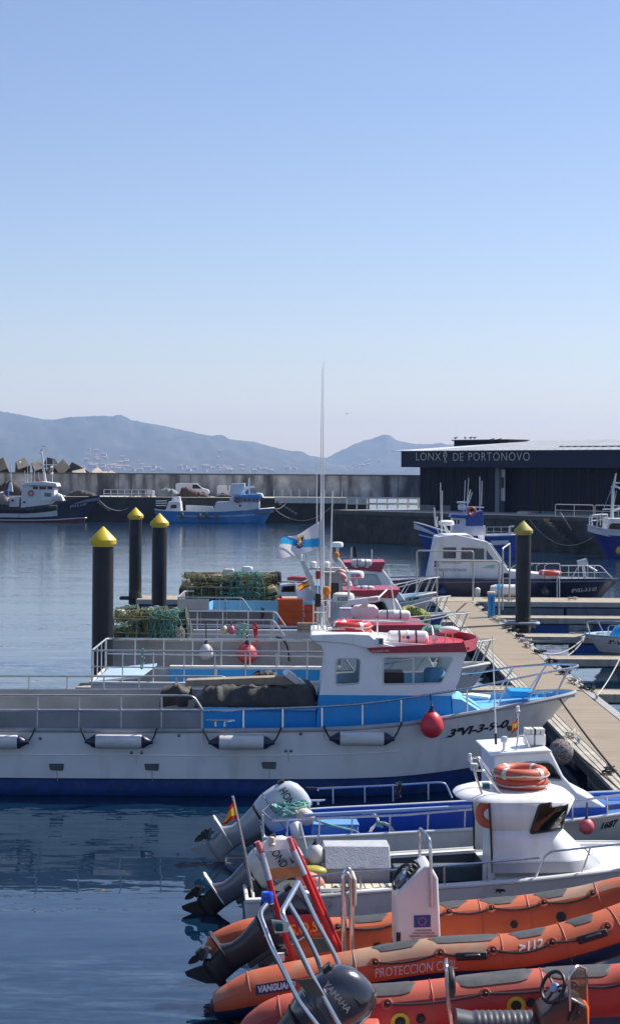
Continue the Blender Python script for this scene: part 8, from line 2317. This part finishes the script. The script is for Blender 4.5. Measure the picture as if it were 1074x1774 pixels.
ring_buoy(FD1.w(dp(53.5, 854, -1.75)), .27, .09, M_lifebuoy, 'orange lifebuoy on the white wheelhouse of the dark trawler', rot=(pi / 2, 0, 0), rope_=False)
MB().tube([dp(79, 836, 0), dp(75, 810, 0), dp(73, 790, 0), dp(73, 776, 0)], [.16, .14, .10, .06], 8).build('mast', M_wfar, dk)
for a, b, r in (((75, 805), (98, 805), .05), ((62, 811), (84, 811), .04), ((72, 772), (81, 773), .1), ((80, 772), (81, 815), .04), ((92, 795), (91, 838), .04), ((60, 796), (60, 840), .03), ((67, 818), (68, 838), .03), ((48, 800), (48, 838), .03), ((55, 808), (54, 838), .03), ((19, 803), (19, 850), .06), ((43, 815), (44, 840), .03)):
    MB().tube([dp(*a, .1), dp(*b, .1)], r, 6).build('spar', M_wfar, dk)
for px, py in ((72, 780), (71, 785), (70, 798), (89, 809), (90, 820), (34, 801)): MB().ell(dp(px, py, -.1), (.18, .15, .12), 10, 6).build('mast_lamp', M_whiteclean, dk)
for a, b, m in (((56, 842), (64, 834), M_blue), ((64, 838), (70, 830), M_red), ((7, 872), (16, 850), M_deepblue)): MB().bb(dp(*a, -1.0), dp(*b, -.2)).build('deck_gear', m, dk, bevel=.05)
dbox([(13, 850), (16, 836), (20, 836), (22, 852)], -1.3, -.9, M_wfar, 'crane_arm', .03)
t_ = heap('net_pile', FD1, [(92, 868), (96, 858), (101, 855), (107, 858), (112, 867)], -2.2, -.8, dp(100, 868).z, mat('white_net_sack', (.6, .6, .58), .9, var=.2), 'white sack of net on the deck of the dark trawler', 'net', 31, .05, 20, 10)
heap('net_pile', FD1, [(-20, 868), (-8, 858), (4, 852), (12, 860), (18, 868)], -2.0, .0, dp(0, 874).z, mat('brown_white_net', (.35, .28, .24), .9, var=.4, vscale=2), 'brown and white net heap on the stern of the dark trawler', 'net', 37, .06, 20, 10)
for px, py in ((50, 881), (91, 878)): MB().tube([dp(px - 6, py + 1, -2.75), dp(px + 8, py + 1, -2.75)], .28, 10).build('tyre_fender', mat('dark_green_net_fender', (.03, .06, .05), .9), dk)

FL = Frame(0, 208.6)
def lp3(px, py, c=-2.0): return FL.p(px, py, c)
lb_ = thingF('light_blue_trawler', 'light blue and white trawler with an empty working deck moored below the vans', 'boat', FL)
M_lb = mat('trawler_light_blue', (.045, .25, .60), .45, var=.15, vscale=.8, dirt=.4, dirtcol=(.3, .4, .5), dscale=.8)
st = []
for px, py, h, pw in ((268, 883, 1.9, 274), (285, 885, 2.1, 286), (330, 886.5, 2.2, 330), (380, 886.5, 2.2, 380), (410, 885, 2.1, 408), (440, 883, 1.7, 432), (460, 881.5, .95, 446), (471, 880.5, .35, 455), (475, 880, .04, 459)):
    g = lp3(px, py, -h); st.append((g.x, h, g.z, lp3(pw, 906, -h).x, h * .85 if h > 1.5 else h * .5))
HL = Hull(st, flare=1.35)
HL.band(0, 1.3).build('hull', M_lb, lb_, smooth=60)
HL.inner(.5, .15).build('deck', mat('deck_grey_blue', (.16, .18, .22), .7), lb_, smooth=30)
MB().tube(HL.gun(-1, .03), .07, 6).build('cap_rail', M_wfar, lb_)
MB().loft([[HL.pt(i, .33, -1, -.03) for i in range(6, 22)], [HL.pt(i, .45, -1, -.03) for i in range(6, 22)]], caps=False, closed=False).build('white_stripe', mat('worn_white_stripe', (.5, .55, .62), .6, var=.3, vscale=2), lb_, smooth=60)
decal('BUEU-4-71', mat('faint_letter', (.12, .3, .6), .5), lb_, HL.bvh(), FL, (425, 897), (455, 893), 4.0, out=.04)
def lbox(pts, c0, c1, m, nm, bev=.04): return MB().prism([lp3(a, b, c0) for a, b in pts], (0, c1 - c0, 0)).build(nm, m, lb_, smooth=0, bevel=bev)
lbox([(287, 884), (292, 869), (312, 869), (314, 887), (287, 886)], -1.6, 1.4, M_wfar, 'aft_house')
window(lb_, [lp3(296, 874, -1.6), lp3(306, 874, -1.6), lp3(307, 881, -1.6), lp3(295, 881, -1.6)], (0, -1, 0), M_glassdark, M_wfar, .05, rnd=.05)
lbox([(297, 869), (299, 861), (311, 860), (313, 869)], -.8, .6, M_wfar, 'aft_gear')
lbox([(322, 886), (322, 875), (369, 877), (371, 886)], 1.6, 1.75, M_wfar, 'far_bulwark')
lbox([(369, 887), (374, 870), (398, 869), (398, 862), (449, 862), (449, 881), (410, 886)], -1.9, 1.6, M_wfar, 'forward_house')
lbox([(405, 870), (405, 862), (448, 862), (449, 870)], -1.95, -1.92, mat('house_blue_grey', (.16, .26, .42), .5), 'house_band', 0)
for q in ((422, 427), (429, 434), (438, 442), (444, 448)): window(lb_, [lp3(q[0], 863, -1.95), lp3(q[1], 863, -1.95), lp3(q[1], 869, -1.95), lp3(q[0], 869, -1.95)], (0, -1, 0), M_glassdark, M_wfar, .03, rnd=.0)
lbox([(404, 862), (407, 858), (436, 856), (448, 857), (455, 861), (454, 863)], -2.0, 1.7, M_lb, 'roof', .05)
lbox([(440, 857), (444, 854), (453, 855), (456, 861), (452, 860)], -1.9, 1.6, M_wfar, 'sun_visor', .05)
lbox([(408, 859), (411, 849), (414, 847), (415, 852), (413, 858)], -.2, .2, M_lb, 'funnel', .03)
lbox([(397, 856), (400, 838), (424, 837), (424, 846), (418, 857)], -1.2, .8, M_wfar, 'upper_house')
MB().tube([lp3(432, 858, 0), lp3(431, 840, 0), lp3(432, 828, 0)], .10, 6).tube([lp3(403, 870, -.5), lp3(403, 846, -.5)], .08, 6).tube([lp3(424, 845, 0), lp3(441, 843, 0)], .14, 6).tube([lp3(420, 857, -.3), lp3(429, 845, -.3)], .10, 6).build('mast', M_wfar, lb_)
ring_buoy(FL.w(lp3(412, 866, -2.05)), .26, .09, mat('dark_lifering', (.25, .08, .06), .5), 'dark red lifebuoy on the forward house of the light blue trawler', rot=(pi / 2, 0, 0), rope_=False)
MB().lathe([(.14, 0), (.14, .04), (0, .04)], 14, Matrix.Translation(lp3(416, 876, -1.92)) @ Matrix.Rotation(pi / 2, 4, 'X')).build('porthole', M_black, lb_)
MB().tube(fillet([lp3(431, 882, -2.0), lp3(431, 872, -2.0), lp3(450, 872, -1.6), lp3(450, 880, -1.6)], .2), .04, 6).tube([lp3(431, 876, -2.0), lp3(450, 876, -1.6)], .03, 6).build('rail', M_wfar, lb_)
for px, py in ((315, 893), (346, 895), (358, 893), (375, 896)): 
    o = MB().ell((0, 0, 0), (.24, .16, .36), 12, 8).torus((0, 0, .4), .07, .03, 10, 5, Matrix.Rotation(pi / 2, 3, 'X')).build('pear_fender', mat('dull_olive_fender', (.14, .14, .10), .7, var=.3), None, smooth=60); o.location = FL.w(lp3(px, py, -2.45)); tag(o, 'dull pear fender hanging on the light blue trawler', 'fender', 'fenders of the light blue trawler')
for k, py in enumerate((868, 872, 876)): 
    MB().tube([lp3(270, py, -1.2), lp3(289, py - .5, -1.2)], .06, 6).build('stern_rail', M_wfar, lb_)
spain((FL, .2), ((396, 838), (396.5, 847)), ((393, 843), (394, 851)), 'tiny Spanish flag above the forward house of the light blue trawler', 4)

# ================================================================== vehicles and gear on the breakwater quay
def van(px_l, px_r, py_b, Y, label, flip=False, yaw=0.0):
    a = P(px_l, py_b, Y); b = P(px_r, py_b, Y); L = b.x - a.x
    s_ = L / 5.0
    t = thing('delivery_van', label, 'van', (a.x, Y, zq + .05), yaw)
    def v(x, z): return V((x * s_, 0, z * s_))
    W = 1.9 * s_
    body = [v(0, .35), v(.0, 1.75), v(.12, 1.95), v(3.25, 1.95), v(4.05, 1.25), v(4.8, 1.05), v(5.0, .85), v(5.0, .35)]
    MB().prism(body, (0, W, 0)).build('body', M_wfar, t, smooth=0, bevel=.06 * s_)
    for y, n_ in ((0, -1), (W, 1)):
        window(t, [v(2.55, 1.2) + V((0, y, 0)), v(2.55, 1.75) + V((0, y, 0)), v(3.2, 1.75) + V((0, y, 0)), v(3.85, 1.2) + V((0, y, 0))], (0, n_, 0), M_glassdark, M_black, .03, rnd=.05)
    window(t, [v(3.3, 1.86) + V((.02, .12, .03)), v(4.0, 1.28) + V((.03, .12, .03)), v(4.0, 1.28) + V((.03, W - .12, .03)), v(3.3, 1.86) + V((.02, W - .12, .03))], V((.65, 0, .75)), M_glassdark, M_black, .03, rnd=.05)
    for x in (.95, 4.05):
        for y in (0.02, W - .02):
            w_ = MB().lathe([(.2 * s_, -.1), (.33 * s_, -.1), (.34 * s_, -.05), (.34 * s_, .05), (.33 * s_, .1), (.2 * s_, .1)], 20, Matrix.Translation(v(x, .34) + V((0, y, 0))) @ Matrix.Rotation(pi / 2, 4, 'X')).build('wheel', M_black, t)
            MB().lathe([(.19 * s_, -.11), (.19 * s_, .11), (0, .11)], 14, Matrix.Translation(v(x, .34) + V((0, y, 0))) @ Matrix.Rotation(pi / 2, 4, 'X')).build('rim', M_galv, w_)
    for y in (.15, W - .45): MB().bb(v(4.9, .8) + V((0, y, 0)), v(5.02, .98) + V((0, y + .3 * s_, 0))).build('headlight', mat('lamp_glass', (.6, .6, .6), .1), t, bevel=.02)
    MB().bb(v(4.95, .36) + V((0, .05, 0)), v(5.06, .58) + V((0, W - .05, 0))).build('bumper', M_darkgrey, t, bevel=.02)
    return t
van(304, 362, 866, 217.5, 'white panel van parked on the breakwater quay behind the brown nets')
van(376, 424, 866, 218.8, 'second white van, half hidden by the light blue trawler')
FN = Frame(0, 214.0)
M_brownnet = mat('reddish_brown_net', (.075, .04, .035), .95, var=.4, vscale=1.5, bump=.8, bscale=8)
heap('net_pile', FN, [(311, 862), (315, 846), (322, 843), (332, 848), (344, 852), (356, 856), (366, 862)], -1.5, 1.5, zq + .05, M_brownnet, 'heap of reddish brown fishing net on the quay in front of the white van', 'net', 41, .12, 40, 14)
heap('net_pile', FN, [(270, 863), (276, 850), (286, 846), (298, 848), (306, 852), (312, 863)], -1.2, 1.5, zq + .05, mat('grey_white_net', (.22, .25, .25), .95, var=.6, vscale=1.2, bump=.8, bscale=6), 'heap of grey white net left of the brown one', 'net', 43, .12, 40, 14)
heap('net_pile', FN, [(366, 863), (378, 858), (392, 856), (404, 859), (412, 863)], -1.2, 1.2, zq + .05, mat('dark_net', (.04, .035, .035), .95, var=.4, vscale=1.5, bump=.8, bscale=6), 'low dark net heap behind the forward house of the light blue trawler', 'net', 47, .10, 30, 12)
heap('net_pile', FN, [(214, 864), (226, 859), (240, 861), (252, 858), (264, 864)], -1.0, 1.0, zq + .05, M_brownnet, 'low brown net heap behind the quay railing', 'net', 53, .08, 30, 12)
heap('net_pile', FN, [(112, 862), (124, 852), (140, 849), (156, 853), (172, 862)], -1.5, 1.5, zq + .05, mat('dark_net', (.04, .035, .035), .95, var=.4, vscale=1.5), 'dark heap of nets on the quay above the bow of the dark trawler', 'net', 59, .14, 40, 14)
heap('net_pile', FN, [(-10, 848), (6, 838), (20, 832), (34, 840), (46, 852)], -1.5, 1.5, zq + .05, mat('dark_net', (.04, .035, .035), .95, var=.4, vscale=1.5), 'tall dark heap of gear on the quay behind the stern of the dark trawler', 'net', 61, .18, 40, 14)
t = thing('sign_box', 'small pale box on a post at the end of the quay railing', 'box', P(261, 866, 211.8))
MB().bb((-.45, -.2, .5), (.45, .2, 1.1)).build('case', M_wfar, t, bevel=.04)
MB().bb((-.08, -.08, -.1), (.08, .08, .497)).build('post', M_galv, t)
for k, (pa, pb, sg_, lab) in enumerate((((168, 862), (222, 880), .8, 'pale mooring rope from the dark trawler bow to the quay'), ((478, 884), (580, 872), 1.6, 'long slack mooring rope from the light blue trawler bow'), ((474, 881), (500, 866), .4, 'short mooring rope from the light blue trawler to the steps'))):
    rope('mooring_rope', sag(P(*pa, 209), P(*pb, 210.5), sg_, 12), .035, M_ropew, lab)

# gulls on the hall roof and one in the air
def gull(p, yaw, label, fly=False, s=1.0, m=None):
    t = thing('gull', label, 'bird', p, yaw, 'gulls on the market hall roof' if not fly else None)
    rows = []
    for x, r, z in ((-.24, .012, .02), (-.15, .04, .02), (-.04, .075, .0), (.06, .08, .01), (.13, .055, .05), (.18, .04, .10), (.22, .042, .125), (.255, .03, .13), (.28, .006, .125)):
        rows.append([V((x * s, cos(w) * r * s, (z + sin(w) * r) * s)) for w in [2 * pi * k / 12 for k in range(12)]])
    MB().loft(rows).build('body', m or mat('gull_dark', (.06, .06, .065), .8), t, smooth=80)
    MB().lathe([(.012 * s, 0), (.0, .06 * s)], 6, Matrix.Translation((.27 * s, 0, .125 * s)) @ Matrix.Rotation(pi / 2, 4, 'Y')).build('beak', M_yellow, t)
    if not fly:
        for y in (-.03, .03): MB().tube([(0, y * s, -.06 * s), (.01 * s, y * s, -.18 * s), (.06 * s, y * s, -.185 * s)], .008 * s, 5).build('leg', M_yellow, t)
        MB().prism([(-.2 * s, .05 * s, .0), (.08 * s, .085 * s, .05 * s), (.08 * s, .085 * s, -.04 * s), (-.26 * s, .03 * s, -.02 * s)], (0, .008, 0)).prism([(-.2 * s, -.05 * s, .0), (.08 * s, -.085 * s, .05 * s), (.08 * s, -.085 * s, -.04 * s), (-.26 * s, -.03 * s, -.02 * s)], (0, -.008, 0)).build('wing', m or mat('gull_dark', (.06, .06, .065), .8), t, smooth=0)
    else:
        for sg in (-1, 1):
            MB().loft([[V((.08 * s, sg * .05 * s, .04 * s)), V((-.08 * s, sg * .05 * s, .03 * s))], [V((.1 * s, sg * .3 * s, .15 * s)), V((-.07 * s, sg * .3 * s, .14 * s))], [V((-.02 * s, sg * .62 * s, .06 * s)), V((-.06 * s, sg * .6 * s, .05 * s))]], caps=False, closed=False).build('wing', m or mat('gull_dark', (.06, .06, .065), .8), t)
    return t
for k, (px, yaw) in enumerate(((789, .4), (806, 2.8), (815, .2), (822, 1.2))):
    lx = BF.p(px, 770, 14.6).x
    gull(BF.w((lx, 14.6, ft + 1.402 + .185 * .95)), qyaw + yaw, 'small dark gull standing on the roof housing of the market hall', s=.95)
for px in (852, 865): 
    lx = BF.p(px, 769, 13.7).x
    gull(BF.w((lx, 13.7, ft + 1.19 + .185 * .95)), qyaw + .3, 'small dark gull standing on the roof housing of the market hall', s=.95)
gull(P(601, 717, 180), .5, 'single gull flying in the clear sky above the right hand hill', True, .45)
